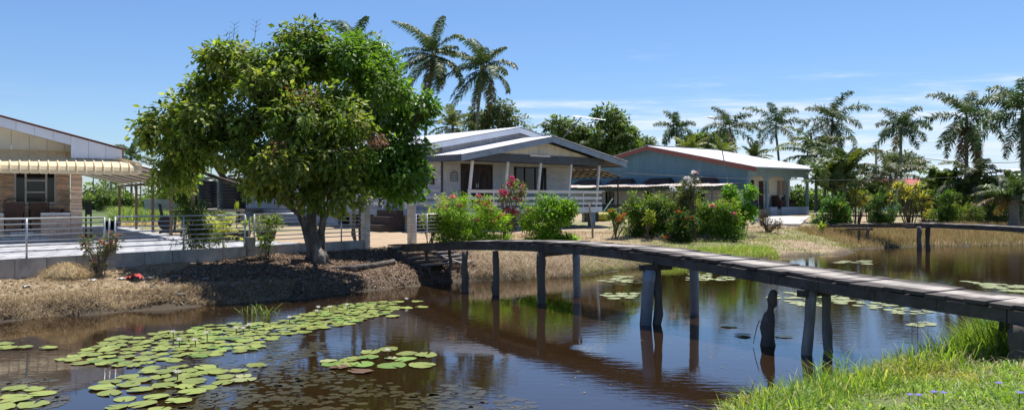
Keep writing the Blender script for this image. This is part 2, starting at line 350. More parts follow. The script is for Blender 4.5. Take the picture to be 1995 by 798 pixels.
def pad_mat(name, c1, c2, c3, rough=0.35):
    """lily pad: green with yellow edges and pale veins, varied per pad"""
    m = pm(name, c1, rough, 0.2, 9, 0.3, 30, rnd=0.22, col2=c2, dirt=0.55, dirtcol=c3, dscale=5.0, spec=0.45)
    nt = m.node_tree; N = nt.nodes; L = nt.links; p = N['Principled BSDF']; src = p.inputs['Base Color'].links[0].from_socket
    tc = N.new('ShaderNodeTexCoord'); ln = N.new('ShaderNodeVectorMath'); ln.operation = 'LENGTH'; L.new(tc.outputs['Object'], ln.inputs[0])
    nz = N.new('ShaderNodeTexNoise'); nz.inputs['Scale'].default_value = 3.0; nz.inputs['Detail'].default_value = 5; g = N.new('ShaderNodeNewGeometry'); L.new(g.outputs['Position'], nz.inputs['Vector'])
    ad = N.new('ShaderNodeMath'); ad.operation = 'MULTIPLY_ADD'; L.new(nz.outputs['Fac'], ad.inputs[0]); ad.inputs[1].default_value = 1.1; L.new(ln.outputs['Value'], ad.inputs[2])
    mr = N.new('ShaderNodeMapRange'); mr.inputs[1].default_value = 1.42; mr.inputs[2].default_value = 1.68; mr.inputs[4].default_value = 0.75; L.new(ad.outputs[0], mr.inputs[0])
    mx = N.new('ShaderNodeMix'); mx.data_type = 'RGBA'; mx.inputs[7].default_value = (0.24, 0.17, 0.035, 1); L.new(src, mx.inputs[6]); L.new(mr.outputs[0], mx.inputs[0]); L.new(mx.outputs[2], p.inputs['Base Color'])
    return m
pad_mat('lily_pad', (0.16, 0.22, 0.045), (0.27, 0.32, 0.075), (0.32, 0.26, 0.055))
pad_mat('lily_pad_green', (0.12, 0.22, 0.04), (0.19, 0.30, 0.06), (0.24, 0.25, 0.05))
pad_mat('lily_pad_far', (0.26, 0.30, 0.10), (0.34, 0.37, 0.16), (0.38, 0.27, 0.14))
pad_mat('wet_pad', (0.035, 0.055, 0.045), (0.06, 0.08, 0.065), (0.05, 0.05, 0.035), 0.15)
pad_mat('lily_pad_brown', (0.13, 0.075, 0.045), (0.20, 0.11, 0.07), (0.09, 0.05, 0.03))
pm('sunken_leaf', (0.062, 0.052, 0.026), 0.12, 0.3, 6, 0.1, 30, dirt=0.5, dirtcol=(0.03, 0.022, 0.01), dscale=3.0)
pm('strewn_pad', (0.27, 0.30, 0.12), 0.4, 0.3, 7, 0.2, 30, dirt=0.6, dirtcol=(0.36, 0.28, 0.16), dscale=4.0)
# ------------------------------------------------------------------ terrain
FAR = np.array([(-90, -35), (-40, -6), (-20, 6.6), (-9.1, 14.3), (-7.5, 15.6), (-6.0, 16.6), (-4.5, 17.7), (-2.8, 19.7), (-1.5, 21.2), (0.2, 21.7), (1.7, 22.3), (3.4, 24.6), (5.1, 26.3), (9.6, 29.6), (13.2, 31.6), (14.6, 34.2), (18, 36.2), (24, 37.5), (45, 47), (120, 84)], float)
NEAR = np.array([(-90, -52), (-40, -24), (-9, -2.5), (-1.2, 5.0), (1.4, 7.2), (2.1, 8.05), (3.1, 8.9), (4.2, 9.7), (5.4, 10.45), (6.3, 11.2), (7.0, 11.8), (8.2, 12.8), (11, 15.2), (16, 20.3), (40, 37), (120, 74)], float)
def seg_dist(P, poly):
    d = np.full(len(P), 1e9)
    for a, b in zip(poly[:-1], poly[1:]):
        ab = b - a; t = np.clip(((P - a) @ ab) / (ab @ ab), 0, 1)
        d = np.minimum(d, np.hypot(*(P - (a + t[:, None] * ab)).T))
    return d
def inside(P, poly):
    x, y = P[:, 0], P[:, 1]; r = np.zeros(len(P), bool); j = len(poly) - 1
    for i in range(len(poly)):
        xi, yi = poly[i]; xj, yj = poly[j]
        c = ((yi > y) != (yj > y)) & (x < (xj - xi) * (y - yi) / (yj - yi + 1e-12) + xi); r ^= c; j = i
    return r
CANAL = np.vstack([FAR, NEAR[::-1]])
def vnoise(P, s, seed=0):
    """smooth value noise"""
    r = np.random.default_rng(seed); T = r.random((64, 64)); q = np.asarray(P)[:, :2] * s + 1000
    i = np.floor(q).astype(int); f = q - i; f = f * f * (3 - 2 * f)
    g = lambda a, b: T[(i[:, 0] + a) % 64, (i[:, 1] + b) % 64]
    return (g(0, 0) * (1 - f[:, 0]) + g(1, 0) * f[:, 0]) * (1 - f[:, 1]) + (g(0, 1) * (1 - f[:, 0]) + g(1, 1) * f[:, 0]) * f[:, 1]
def sstep(a, b, x):
    t = np.clip((x - a) / (b - a), 0, 1); return t * t * (3 - 2 * t)
def height(P):
    P = np.atleast_2d(np.asarray(P, float))[:, :2]
    df, dn = seg_dist(P, FAR), seg_dist(P, NEAR); ins = inside(P, CANAL)
    wob = (vnoise(P, 1.3, 3) - 0.5) * 0.5 + (vnoise(P, 3.1, 4) - 0.5) * 0.25
    d = np.where(ins, -np.minimum(df, dn), np.minimum(df, dn)) + wob * np.clip(1 - np.minimum(df, dn) / 3, 0.15, 1)
    isfar = df < dn
    # left bank under the tree is steeper near the water; further east the bank is a gentle shelf
    zf = 0.30 * sstep(-0.05, 0.55, d) + 0.22 * sstep(0.4, 2.2, d) + 0.18 * sstep(1.6, 4.0, d)
    east = sstep(-1.0, 3.0, P[:, 0])
    zf_e = 0.16 * sstep(-0.05, 0.7, d) + 0.24 * sstep(0.5, 3.0, d) + 0.28 * sstep(2.5, 7.0, d)
    zf = zf * (1 - east) + zf_e * east
    zn = 0.26 * sstep(-0.05, 0.8, d) + 0.34 * sstep(0.6, 3.2, d)
    z = np.where(isfar, zf, zn)
    z = np.where(d < 0, -0.9 * sstep(0, 2.2, -d) - 0.02, z)
    z += ((vnoise(P, 0.7, 5) - 0.5) * 0.10 + (vnoise(P, 2.4, 6) - 0.5) * 0.06 + (vnoise(P, 6.0, 9) - .5) * 0.035) * sstep(0.1, 1.2, d)
    # lifted ground under the houses at the back
    z += 0.3 * sstep(46, 60, P[:, 1]) * (P[:, 0] > 0)
    return z
def gz(x, y): return float(height([(x, y)])[0])
def ground_point(px, py):
    """where the line of sight of a photo pixel meets the ground"""
    Y = np.concatenate([np.arange(4, 45, .05), np.arange(45, 400, .5)])
    X, Z = (px - CX) / FPX * Y, EYE - (py - HY) / FPX * Y
    k = np.nonzero(Z <= height(np.stack([X, Y], 1)))[0]
    k = k[0] if len(k) else len(Y) - 1
    return Vector((X[k], Y[k], Z[k]))
def clad_xy(x, y): return (-15 + .829 * x - .559 * y, 28 + .559 * x + .829 * y)
def fence_xy(d, n): return (-12.4 + .626 * d - .78 * n, 13.55 + .78 * d + .626 * n)
YARD = np.array([fence_xy(-3, .1), fence_xy(13.2, .1), fence_xy(13.2, 7.0), clad_xy(3.4, -1.5), clad_xy(3.4, 15.7), clad_xy(-9, 15.7), fence_xy(-3, 17.4)])
def yard_cut(P):
    """strip of ground lowered below the paving slab"""
    return inside(P, YARD)
def grid_axis(lo, hi, step, far, k=1.25):
    a = list(np.arange(lo, hi + 1e-6, step)); s = step
    while a[-1] < far: s *= k; a.append(a[-1] + s)
    s = step
    while a[0] > -far: s *= k; a.insert(0, a[0] - s)
    return np.array(a)
def smoothmask(P, cx, cy, r0, r1):
    return 1 - sstep(r0, r1, np.hypot(P[:, 0] - cx, P[:, 1] - cy))
def make_ground():
    xs, ys = grid_axis(-26, 34, 0.22, 2500), grid_axis(2, 48, 0.22, 2500)
    X, Yg = np.meshgrid(xs, ys); P = np.stack([X.ravel(), Yg.ravel()], 1); z = height(P)
    z = np.where(yard_cut(P), np.minimum(z, 0.5), z)
    nx, ny = len(xs), len(ys); i = np.arange(nx * ny).reshape(ny, nx)
    F = np.stack([i[:-1, :-1], i[:-1, 1:], i[1:, 1:], i[1:, :-1]], -1).reshape(-1, 4)
    df, dn = seg_dist(P, FAR), seg_dist(P, NEAR); near = dn < df; d = np.minimum(df, dn)
    n = (vnoise(P, 0.35, 11) * 0.5 + vnoise(P, 1.1, 12) * 0.3 + vnoise(P, 3.3, 13) * 0.2)[:, None]
    tan, straw, green = np.array((.33, .25, .155)), np.array((.43, .34, .22)), np.array((.105, .145, .04))
    soil, sand, mud, litter = np.array((.13, .09, .055)), np.array((.43, .315, .205)), np.array((.075, .055, .035)), np.array((.15, .105, .07))
    c = tan * (1 - n) + straw * n
    def put(mask, col): nonlocal c; m = np.clip(mask, 0, 1)[:, None]; c = c * (1 - m) + col * m
    put(sstep(0.5, 0.7, n[:, 0]) * 0.65, green * 1.2)
    put(smoothmask(P, -2.4, 30, 4.0, 7.5), sand)                                   # trodden sand behind the gate
    put(smoothmask(P, -0.5, 33, 3.0, 6.5) * .8, sand)
    put(((df < 3.8) & (P[:, 0] < -1) & (P[:, 0] > -7.6)) * 0.85 * sstep(-7.8, -6.9, P[:, 0]), litter)   # leaf litter below the tree
    put(sstep(-16, -22, P[:, 0] * .9) * sstep(34, 40, P[:, 1]), green)              # meadow behind the left house
    put(sstep(60, 70, P[:, 1]), green * 0.9)
    put((near * 1.0) * sstep(0.2, 1.0, d), green * .8 + soil * .3)
    put(sstep(0.55, 0.1, d) * 0.9, mud)
    put(inside(P, CANAL) * 1.0, mud)
    o = obj('ground', np_mesh('ground', np.stack([P[:, 0], P[:, 1], z], 1), F, c, True), 'ground'); o['kind'] = 'structure'
    w = MB().add([(-90, -60, 0), (130, -60, 0), (130, 95, 0), (-90, 95, 0)], [(0, 1, 2, 3)]).build('canal_water', 'water'); w['kind'] = 'structure'
make_ground()

# ------------------------------------------------------------------ vegetation tools
def unit(a): return a / np.maximum(np.linalg.norm(a, axis=-1, keepdims=True), 1e-9)
def leaf_geo(base, dirv, nrm, length, width, col, fold=0.25, droop=0.0):
    """two folded quads per leaf; returns V, F, C"""
    n = len(base); d = unit(dirv); s = unit(np.cross(d, nrm)); u = np.cross(s, d)
    L = np.broadcast_to(np.asarray(length, float), (n,))[:, None]; W = np.broadcast_to(np.asarray(width, float), (n,))[:, None]
    mid = base + d * L * 0.45 - u * W * fold
    tip = base + d * L - u * L * droop
    lft, rgt = base + d * L * 0.48 + s * W * .5, base + d * L * 0.48 - s * W * .5
    V = np.stack([base, rgt, tip, mid, lft], 1).reshape(-1, 3)
    k = np.arange(n)[:, None] * 5
    F = np.concatenate([k + np.array([0, 1, 2, 3]), k + np.array([0, 3, 2, 4])])
    return V, F, np.repeat(col, 5, 0)
def join_geo(gs):
    V, F, C, o = [], [], [], 0
    for v, f, c in gs: V.append(v); F.append(f + o); C.append(c); o += len(v)
    return np.concatenate(V), np.concatenate(F), np.concatenate(C)
def pick_cols(n, pal, w, r=rng, vary=0.18):
    pal = np.array(pal, float); w = np.array(w, float); w /= w.sum()
    c = pal[r.choice(len(pal), n, p=w)]
    return np.clip(c * (1 + r.normal(0, vary, (n, 1))), 0.004, 1)
def crown_geo(lobes, nclump, nleaf, spread, llen, lwid, pal, w, seed=1, inner=0.2, droop=0.5, clump_vary=0.2, up_bias=0.15, flat=1.0, lobe_pal=None):
    """leaf clumps spread through lobes (cx,cy,cz,rx,ry,rz)"""
    r = np.random.default_rng(seed); lobes = np.array(lobes, float)
    vol = np.prod(lobes[:, 3:], 1) ** (2 / 3); cen = []; out = []; lid = []
    tries = 0
    while len(cen) < nclump and tries < nclump * 30:
        tries += 1
        k = r.choice(len(lobes), p=vol / vol.sum()); q = unit(r.normal(size=3)); q[2] += up_bias * r.random()
        q = unit(q); f = r.uniform(0.3, 0.85) if r.random() < inner else r.uniform(0.82, 1.08)
        p = lobes[k, :3] + q * lobes[k, 3:] * f
        e = ((p - lobes[:, :3]) / lobes[:, 3:]); e = np.sqrt((e ** 2).sum(1)); e[k] = 9
        if e.min() < 0.62 and r.random() > 0.12: continue
        cen.append(p); out.append(unit(q / lobes[k, 3:])); lid.append(k)
    cen, out, lid = np.array(cen), np.array(out), np.array(lid); nc = len(cen)
    cc = pick_cols(nc, pal, w, r, 0.06) * (1 + r.normal(0, clump_vary, (nc, 1)))
    if lobe_pal is not None:
        for k, (p2, w2) in lobe_pal.items():
            mk = lid == k
            if mk.any(): cc[mk] = pick_cols(mk.sum(), p2, w2, r, 0.12)
    idx = np.repeat(np.arange(nc), nleaf); n = len(idx)
    size = r.uniform(0.6, 1.35, nc)[idx][:, None]
    off = r.normal(size=(n, 3)) * spread * size * np.array([1, 1, flat])
    lim = spread * size * 1.9; ln_ = np.linalg.norm(off, axis=1, keepdims=True); off = off * np.minimum(1, lim / np.maximum(ln_, 1e-6)); base = cen[idx] + off
    d = unit(off) * 0.7 + out[idx] * 0.5 + r.normal(size=(n, 3)) * 0.45 + np.array([0, 0, -droop])
    nr = out[idx] * 0.9 + np.array([0, 0, 0.65]) + r.normal(size=(n, 3)) * 0.42
    col = cc[idx] * (1 + r.normal(0, 0.16, (n, 1)))
    L = llen * r.uniform(0.5, 1.4, n)
    return leaf_geo(base, d, nr, L, L * lwid, np.clip(col, 0.004, 1), 0.22, 0.12), cen
def bumpy(lobes, per, frac, seed, size=(.32, .5), inset=.95):
    """break big lobes into many small rounded masses on their surface; returns lobes and the index of the parent lobe"""
    r = np.random.default_rng(seed); out = []; par = []
    for k, l in enumerate(lobes):
        l = np.array(l); n = max(2, int(round(per * (np.prod(l[3:]) ** (2 / 3)))))
        for _ in range(n):
            q = unit(r.normal(size=3)); s = r.uniform(*size); p = l[:3] + q * np.maximum(l[3:] - s * inset, .05) * r.uniform(.72, 1.0)
            out.append((*p, s * r.uniform(.9, 1.4), s * r.uniform(.9, 1.3), s * r.uniform(.6, .95))); par.append(k)
    return out, par
def foliage_obj(name, geo, mat, parent, kind='stuff'):
    V, F, C = geo; o = obj(name, np_mesh(name, V, F, C), mat, parent)
    if kind: o['kind'] = kind
    return o
def blades_geo(P, h, w, lean, cols, r=rng, bend=0.5):
    """grass blades: root quad and tip, bent over"""
    n = len(P); a = r.uniform(0, 2 * np.pi, n); d = np.stack([np.cos(a), np.sin(a), np.zeros(n)], 1)
    s = np.stack([-np.sin(a), np.cos(a), np.zeros(n)], 1); a2 = r.uniform(0, 2 * np.pi, n)
    s = np.stack([np.cos(a2), np.sin(a2), np.zeros(n)], 1)
    h = np.asarray(h, float)[:, None] * np.ones((n, 1)); w = np.asarray(w, float); w = (w[:, None] if w.ndim else w) * np.ones((n, 1)); lean = np.asarray(lean, float); lean = (lean[:, None] if lean.ndim else lean) * np.ones((n, 1))
    up = np.array([0, 0, 1.0])
    m = P + up * h * 0.58 + d * h * lean * 0.32; t = P + up * h * (1 - bend * lean * 0.5) + d * h * lean * 0.95
    V = np.stack([P - s * w / 2, P + s * w / 2, m + s * w * .42, m - s * w * .42, t], 1).reshape(-1, 3)
    k = np.arange(n)[:, None] * 5
    return V, (k + np.array([0, 1, 2, 3]), k + np.array([3, 2, 4])), np.repeat(cols, 5, 0)
def grass_obj(name, P, h, w, lean, cols, mat, label, cat, r=rng, bend=0.5):
    V, F, C = blades_geo(P, h, w, lean, cols, r, bend); o = obj(name, np_mesh(name, V, list(F), C), mat)
    return tag(o, label, cat, None, 'stuff')

def frond_mesh(L, e0, e1, az, leaf=0.5, n=26, wind=(0, 0), plume=0.0, col=(0.05, 0.085, 0.02), seed=0, curl=0.6, width=0.035, tipcol=None, hang=0.75):
    """one pinnate palm leaf in palm coordinates: a drooping rachis with hanging leaflets"""
    r = np.random.default_rng(seed); m = 13; t = np.linspace(0, 1, m)
    el = e0 + (e1 - e0) * t ** 1.25; ds = L / (m - 1)
    hx = np.concatenate([[0], np.cumsum(np.cos(el[:-1]) * ds)]); hz = np.concatenate([[0], np.cumsum(np.sin(el[:-1]) * ds)])
    ax = np.array([math.cos(az), math.sin(az), 0]); sd = np.array([-math.sin(az), math.cos(az), 0])
    C = hx[:, None] * ax + hz[:, None] * np.array([0, 0, 1.0])
    C[:, 0] += wind[0] * L * t ** 2; C[:, 1] += wind[1] * L * t ** 2
    C += sd * (r.normal(0, 0.05) * L * t ** 2)[:, None]
    tt = np.linspace(0.1, 0.99, n); tt = np.repeat(tt, 2) + r.normal(0, 0.008, 2 * n); tt = np.clip(tt, .08, 1); sg = np.tile([1, -1], n)
    P = np.stack([np.interp(tt, t, C[:, i]) for i in range(3)], 1)
    T = np.gradient(C, axis=0); T = unit(np.stack([np.interp(tt, t, T[:, i]) for i in range(3)], 1))
    S = unit(np.cross(T, np.array([0, 0, 1.0]))) * sg[:, None]; S += 1e-3
    U = np.cross(S, T) * sg[:, None]
    ln = leaf * np.sin(np.pi * (0.16 + 0.80 * tt)) ** 0.55 * r.uniform(0.82, 1.12, 2 * n)
    ang = r.normal(0, 0.18 + plume, 2 * n) + (0.25 if not plume else 0.1)
    d = unit(S * np.cos(ang)[:, None] + U * np.sin(ang)[:, None] + T * r.uniform(0.4, 0.75, (2 * n, 1)))
    g = np.array([0, 0, -1.0]) * hang; w = np.array([wind[0], wind[1], 0]) * 1.5
    mid = P + d * ln[:, None] * .5 + (w * .12 + g * .13) * ln[:, None]
    tip = mid + unit(d * curl + g * 0.95 + w + r.normal(0, .15, (2 * n, 3))) * ln[:, None] * .55
    wd = unit(T + r.normal(0, .2, T.shape)) * width / 2
    V = np.stack([P - wd * .7, P + wd * .7, mid + wd, mid - wd, tip], 1).reshape(-1, 3); k = np.arange(2 * n)[:, None] * 5
    Fq, Ft = k + np.array([0, 1, 2, 3]), k + np.array([3, 2, 4])
    cl = np.array(col) * r.uniform(0.75, 1.3, (2 * n, 1)); Cc = np.repeat(cl, 5, 0)
    if tipcol is not None: Cc = Cc * (1 - (np.repeat(tt, 5)[:, None] ** 2) * .7) + np.array(tipcol) * (np.repeat(tt, 5)[:, None] ** 2) * .7
    # rachis: three-sided rod
    rr = np.linspace(0.035, 0.008, m) * (L / 3.5) ** .5; o = len(V); RV = []
    for kx in range(3):
        a = 2 * np.pi * kx / 3 + .5
        RV.append(C + (sd * math.cos(a))[None] * rr[:, None] + np.array([0, 0, math.sin(a)])[None] * rr[:, None])
    RV = np.stack(RV, 1).reshape(-1, 3); i = np.arange(m - 1)[:, None] * 3 + o
    FR = np.concatenate([i + np.array([a, (a + 1) % 3, 3 + (a + 1) % 3, 3 + a]) for a in range(3)])
    V = np.concatenate([V, RV]); Cc = np.concatenate([Cc, np.tile(np.array([[.16, .15, .05]]), (len(RV), 1))])
    return np_mesh('frond', V, [np.concatenate([Fq, FR]), Ft], Cc)
def palm(name, label, base, H, lean=(0, 0), trunk_r=0.15, nfr=16, L=3.2, leaf=0.6, e_hi=80, e_lo=-45, droop=75, wind=(0, 0), plume=0.0, seed=1, col=(.055, .085, .022), shaft=None, dead=0, group=None, coconuts=0, leaflets=26, mat='palm_leaf', width=0.04, hang=.75, az0=None, bulge=1.25):
    r = np.random.default_rng(seed); z = base[2]
    t = thing(name, label, 'palm', base, 0, group)
    ts = np.linspace(0, 1, 9); top = Vector((lean[0], lean[1], H))
    pts = [Vector((lean[0] * s ** 1.6, lean[1] * s ** 1.6, -0.15 + (H + .15) * s)) for s in ts]
    rad = [trunk_r * (bulge - (bulge - .85) * min(1, s * 3)) * (1 + .03 * r.normal()) for s in ts]
    MB().tube(pts, rad, 9, jit=.05).build('trunk', 'palm_bark', t, True)
    if base[1] > 38: leaflets, width = int(leaflets * 1.9), width * 1.6
    if shaft:
        MB().tube([top + Vector((0, 0, -.15)), top + Vector((0, 0, shaft * .5)), top + Vector((0, 0, shaft))], [trunk_r * .95, trunk_r * .9, trunk_r * .35], 8).build('crownshaft', shaft_mat, t, True)
    cz = H + (shaft * .85 if shaft else 0)
    for k in range(nfr + dead):
        f = (k + .5) / nfr; az = (k * 2.39996 + r.uniform(-.25, .25) + seed) if az0 is None else az0 + (k * 2.39996)
        e0 = R(e_hi + (e_lo - e_hi) * f ** 0.9 + r.normal(0, 6)); Lk = L * r.uniform(.8, 1.12) * (0.85 + .15 * min(1, f * 3))
        c = np.array(col) * r.uniform(.95, 1.5)
        if f > 0.8 and r.random() < .4: c = np.array((.17, .13, .05)) * r.uniform(.8, 1.2)
        if k >= nfr: e0 = R(-65); c = np.array((.19, .135, .075))
        e1 = max(e0 - R(droop) * r.uniform(.75, 1.2), R(-88))
        me = frond_mesh(Lk, e0, e1, az, leaf, leaflets, wind, plume, c, seed * 100 + k, width=width, tipcol=(.14, .13, .045) if r.random() < .25 else None, hang=hang)
        obj('frond', me, mat, t, loc=(lean[0], lean[1], cz - (0.02 * k)))
    for k in range(coconuts):
        a = r.uniform(0, 6.28); p = Vector((lean[0] + .28 * math.cos(a), lean[1] + .28 * math.sin(a), H - .2 + r.uniform(-.15, .1)))
        MB().lathe([(0.01, -.13), (.08, -.1), (.115, 0), (.09, .09), (.01, .14)], 8).build('coconut', 'coconut', t, True).location = p
    return t
pm('coconut', (.30, .25, .08), .6, .3, 3, .1, 20); shaft_mat = pm('crownshaft', (.12, .15, .045), .5, .2, 4, .1, 20)

_fl = {}
def flower_mesh(key, col, r=0.06, n=26, flat=.8, plen=0.6):
    if key in _fl: return _fl[key]
    q = np.random.default_rng(len(_fl) + 50); d = unit(q.normal(size=(n, 3))); d[:, 2] = np.abs(d[:, 2]) * .9 - .15
    b = d * r * .45 * np.array([1, 1, flat]); c = np.array(col) * q.uniform(.75, 1.2, (n, 1))
    V, F, C = leaf_geo(b, d + q.normal(size=(n, 3)) * .5, q.normal(size=(n, 3)), r * plen * 1.3, r * .8, np.clip(c, 0, 1))
    _fl[key] = np_mesh('flower', V, F, C); return _fl[key]
def shrub(name, label, x, y, lobes, nclump, nleaf, spread, llen, lwid, pal, w, seed=1, stems=4, stem_h=None, stem_r=.02, flowers=(), group=None, cat='shrub', mat='leaf', droop=.35, z=None, inner=.25, stem_mat='twig', flat=1.0, fill=False):
    r = np.random.default_rng(seed + 900); base = (x, y, gz(x, y) if z is None else z)
    t = thing(name, label, cat, base, 0, group)
    ms = float(np.mean([l[3] for l in lobes])); low = [(l[0] * .9, l[1], max(l[5] * .5, .12), l[3] * .85, l[4] * .85, max(l[5] * .6, .12)) for l in lobes if l[2] < 1.6] if fill else []; subs, _ = bumpy(list(lobes) + low, 7 / ms ** 1.2, .8, seed, (.26 * ms, .5 * ms), .6); nclump = int(nclump * (1.7 if fill else 1.25))
    for _k in range(9):          # loose shoots that break the outline
        l = lobes[r.integers(len(lobes))]; subs.append((l[0] + r.normal(0, .6) * l[3], l[1] + r.normal(0, .5) * l[4], l[2] + l[5] * r.uniform(.85, 1.25), .05, .05, r.uniform(.08, .2)))
    geo, cen = crown_geo(subs, nclump, nleaf, spread * .8, llen, lwid, pal, w, seed, inner * .6, droop, flat=flat)
    keep = geo[0].reshape(-1, 5, 3)[:, :, 2].min(1) > 0.0
    if not keep.all():
        V = geo[0].reshape(-1, 5, 3)[keep].reshape(-1, 3); C = geo[2].reshape(-1, 5, 3)[keep].reshape(-1, 3); k = np.arange(keep.sum())[:, None] * 5
        geo = (V, np.concatenate([k + np.array([0, 1, 2, 3]), k + np.array([0, 3, 2, 4])]), C)
    foliage_obj('foliage', geo, mat, t)
    order = r.permutation(len(cen))
    for k in range(stems):
        e = Vector(cen[order[k]]); b = Vector((r.normal(0, .06), r.normal(0, .06), -.08)); m1 = b.lerp(e, .45) + Vector((0, 0, .12 * e.z)); m1.x += r.normal(0, .03)
        MB().tube([b, m1, e], [stem_r * 1.2, stem_r * .85, stem_r * .4], 5).build('stem', stem_mat, t, True)
    if stems:
        tw = MB()
        for k in order[stems:stems + 60]:
            e = Vector(cen[k]); tw.tube([Vector((e.x * .35, e.y * .35, e.z * .45)), e], [stem_r * .35, stem_r * .15], 3, False)
        if tw.v: tw.build('twigs', stem_mat, t)['kind'] = 'stuff'
    top = sorted(cen.tolist(), key=lambda p: -(p[2] + abs(p[0]) * .3 - p[1] * .8 + r.normal(0, .25)))
    for key, col, n, rad, frac in flowers:
        me = flower_mesh(key, col, rad)
        pts = top[:max(n, int(len(top) * frac))]; sel = r.permutation(len(pts))[:n]
        for i in sel:
            p = pts[i]; o = obj('flower', me, 'petal', t, loc=(p[0] + r.normal(0, .03), p[1] - .03, p[2] + .06 + abs(r.normal(0, .03))), scale=float(r.uniform(.7, 1.25))); o.rotation_euler = (r.normal(0, .4), r.normal(0, .4), r.uniform(0, 6.28))
    return t
def strap_rosette(n, L, W, e_lo, e_hi, pal, w, r, droop=.5):
    """rosette of long pointed leaves, each in three segments"""
    gs = []; az = np.arange(n) * 2.399 + r.uniform(0, 6); e = np.radians(r.uniform(e_lo, e_hi, n)); cols = pick_cols(n, pal, w, r)
    V = []; F = []; C = []
    for i in range(n):
        d = np.array([math.cos(az[i]), math.sin(az[i]), 0]); s = np.array([-d[1], d[0], 0]); l = L * r.uniform(.7, 1.15); p = np.zeros(3); p[2] = -.12 * i / n * L; o = len(V); ee = e[i]
        for k, ww in enumerate((.35, 1, .75, .02)):
            V += [p - s * W * ww / 2, p + np.array([0, 0, -W * .15 * ww]), p + s * W * ww / 2]; C += [cols[i]] * 3
            p = p + (d * math.cos(ee) + np.array([0, 0, math.sin(ee)])) * l / 3; ee -= droop * r.uniform(.5, 1.2)
        for k in range(3):
            a = o + k * 3; F += [(a, a + 1, a + 4, a + 3), (a + 1, a + 2, a + 5, a + 4)]
    return np.array(V), np.array(F), np.array(C)
# ------------------------------------------------------------------ boardwalks
def path_frames(pts, step):
    P = [Vector(p) for p in pts]; s = [0]
    for a, b in zip(P[:-1], P[1:]): s.append(s[-1] + (b - a).length)
    def ev(q):
        for i in range(len(P) - 1):
            if q <= s[i + 1] or i == len(P) - 2:
                u = (q - s[i]) / (s[i + 1] - s[i]); p0, p1, p2, p3 = P[max(i - 1, 0)], P[i], P[i + 1], P[min(i + 2, len(P) - 1)]
                return 0.5 * (2 * p1 + (p2 - p0) * u + (2 * p0 - 5 * p1 + 4 * p2 - p3) * u * u + (3 * p1 - p0 - 3 * p2 + p3) * u ** 3)
    n = int(s[-1] / step); out = []
    for k in range(n):
        q = (k + .5) * step; p = ev(q); d = (ev(min(q + .2, s[-1])) - ev(max(q - .2, 0))).normalized(); out.append((p, d))
    return out, ev, s[-1]
def boardwalk(name, label, pts, width, plank_w, beam_h, seed, gap=0.018, plank_mat='deck_plank'):
    r = random.Random(seed); fr, ev, tot = path_frames(pts, plank_w); o0 = fr[0][0]
    t = thing(name, label, 'boardwalk', (o0.x, o0.y, 0))
    meshes = []
    for k in range(5):                       # planks with uneven ends and edges
        b = MB(); h = width / 2; w = plank_w / 2 - gap / 2; j = lambda a: r.uniform(-a, a); e0, e1 = h + j(.05), h + j(.05)
        bot = [(-e0, -w + j(.006), 0), (e1, -w + j(.006), 0), (e1 + j(.02), w + j(.006), 0), (-e0 + j(.02), w + j(.006), 0)]
        b.hexa(bot, [(x, y, .042 + j(.003)) for x, y, z in bot]); me = b.mesh('plank'); me.materials.append(M[plank_mat]); meshes.append(me)
    for k, (p, d) in enumerate(fr):
        n = Vector((-d.y, d.x, 0)).normalized()          # to the left of travel
        o = link(bpy.data.objects.new('plank', meshes[r.randrange(5)]), t)
        x = -n; zax = x.cross(d).normalized(); yax = zax.cross(x)
        m = Matrix((x, yax, zax)).transposed().to_4x4()
        m.translation = p + n * width / 2 - o0 * 1.0 + Vector((0, 0, o0.z - .042 + r.uniform(-.008, .012))) + n * r.uniform(-.035, .035)
        o.matrix_local = m @ Matrix.Rotation(r.uniform(-.035, .035), 4, 'Z') @ Matrix.Rotation(r.uniform(-.012, .012), 4, 'Y') @ Matrix.Rotation(r.uniform(-.03, .03), 4, 'X')
    nb = max(2, int(tot / 2.9))
    for side, inset in ((0, .05), (1, width - .05)):
        for k in range(nb):
            q0, q1 = tot * k / nb, tot * (k + 1) / nb; b = MB(); prev = None
            for u in range(4):
                q = q0 + (q1 - q0) * u / 4; qq = q0 + (q1 - q0) * (u + 1) / 4
                p, p2 = ev(q + .008), ev(qq - (.008 if u == 3 else 0)); d = (p2 - p).normalized(); n = Vector((-d.y, d.x, 0)).normalized()
                a1, a2 = p + n * inset, p2 + n * inset; w = n * .045; dz = .05 + .004 * (k % 2)
                off = Vector((o0.x, o0.y, 0)); T = lambda v, z: v - off + Vector((0, 0, z))
                b.hexa([T(a1 - w, -dz - beam_h), T(a1 + w, -dz - beam_h), T(a2 + w, -dz - beam_h), T(a2 - w, -dz - beam_h)][::-1], [T(a1 - w, -dz), T(a1 + w, -dz), T(a2 + w, -dz), T(a2 - w, -dz)][::-1])
            b.build('beam', 'dark_timber', t)
    return t, o0, ev, tot
near_pts = [(-3.55, 22.85, .86), (-2.4, 21.05, 1.0), (-1.05, 19.0, 1.17), (.72, 16.6, 1.275), (2.42, 13.95, 1.265), (4.2, 11.15, 1.1), (5.72, 8.75, .99), (7.3, 6.2, .93)]
bw, bo, bev, btot = boardwalk('boardwalk', 'long weathered plank footbridge arching over the brown canal to the gate', near_pts, 1.0, .26, .15, 3)
def bpart(b, name, mat, smooth=True):
    o = b.build(name, mat, bw, smooth); o.location = (-bo.x, -bo.y, 0); return o
def rough_post(base, top, r, seed, n=9, knobs=.16):
    q = random.Random(seed); random.seed(seed); b = MB(); m = 9
    pts = [Vector(base).lerp(Vector(top), i / (m - 1)) + Vector((q.uniform(-.018, .018), q.uniform(-.018, .018), 0)) for i in range(m)]
    b.tube(pts, [r * (1 + q.uniform(-knobs, knobs)) for _ in pts], n, True, .1); return b
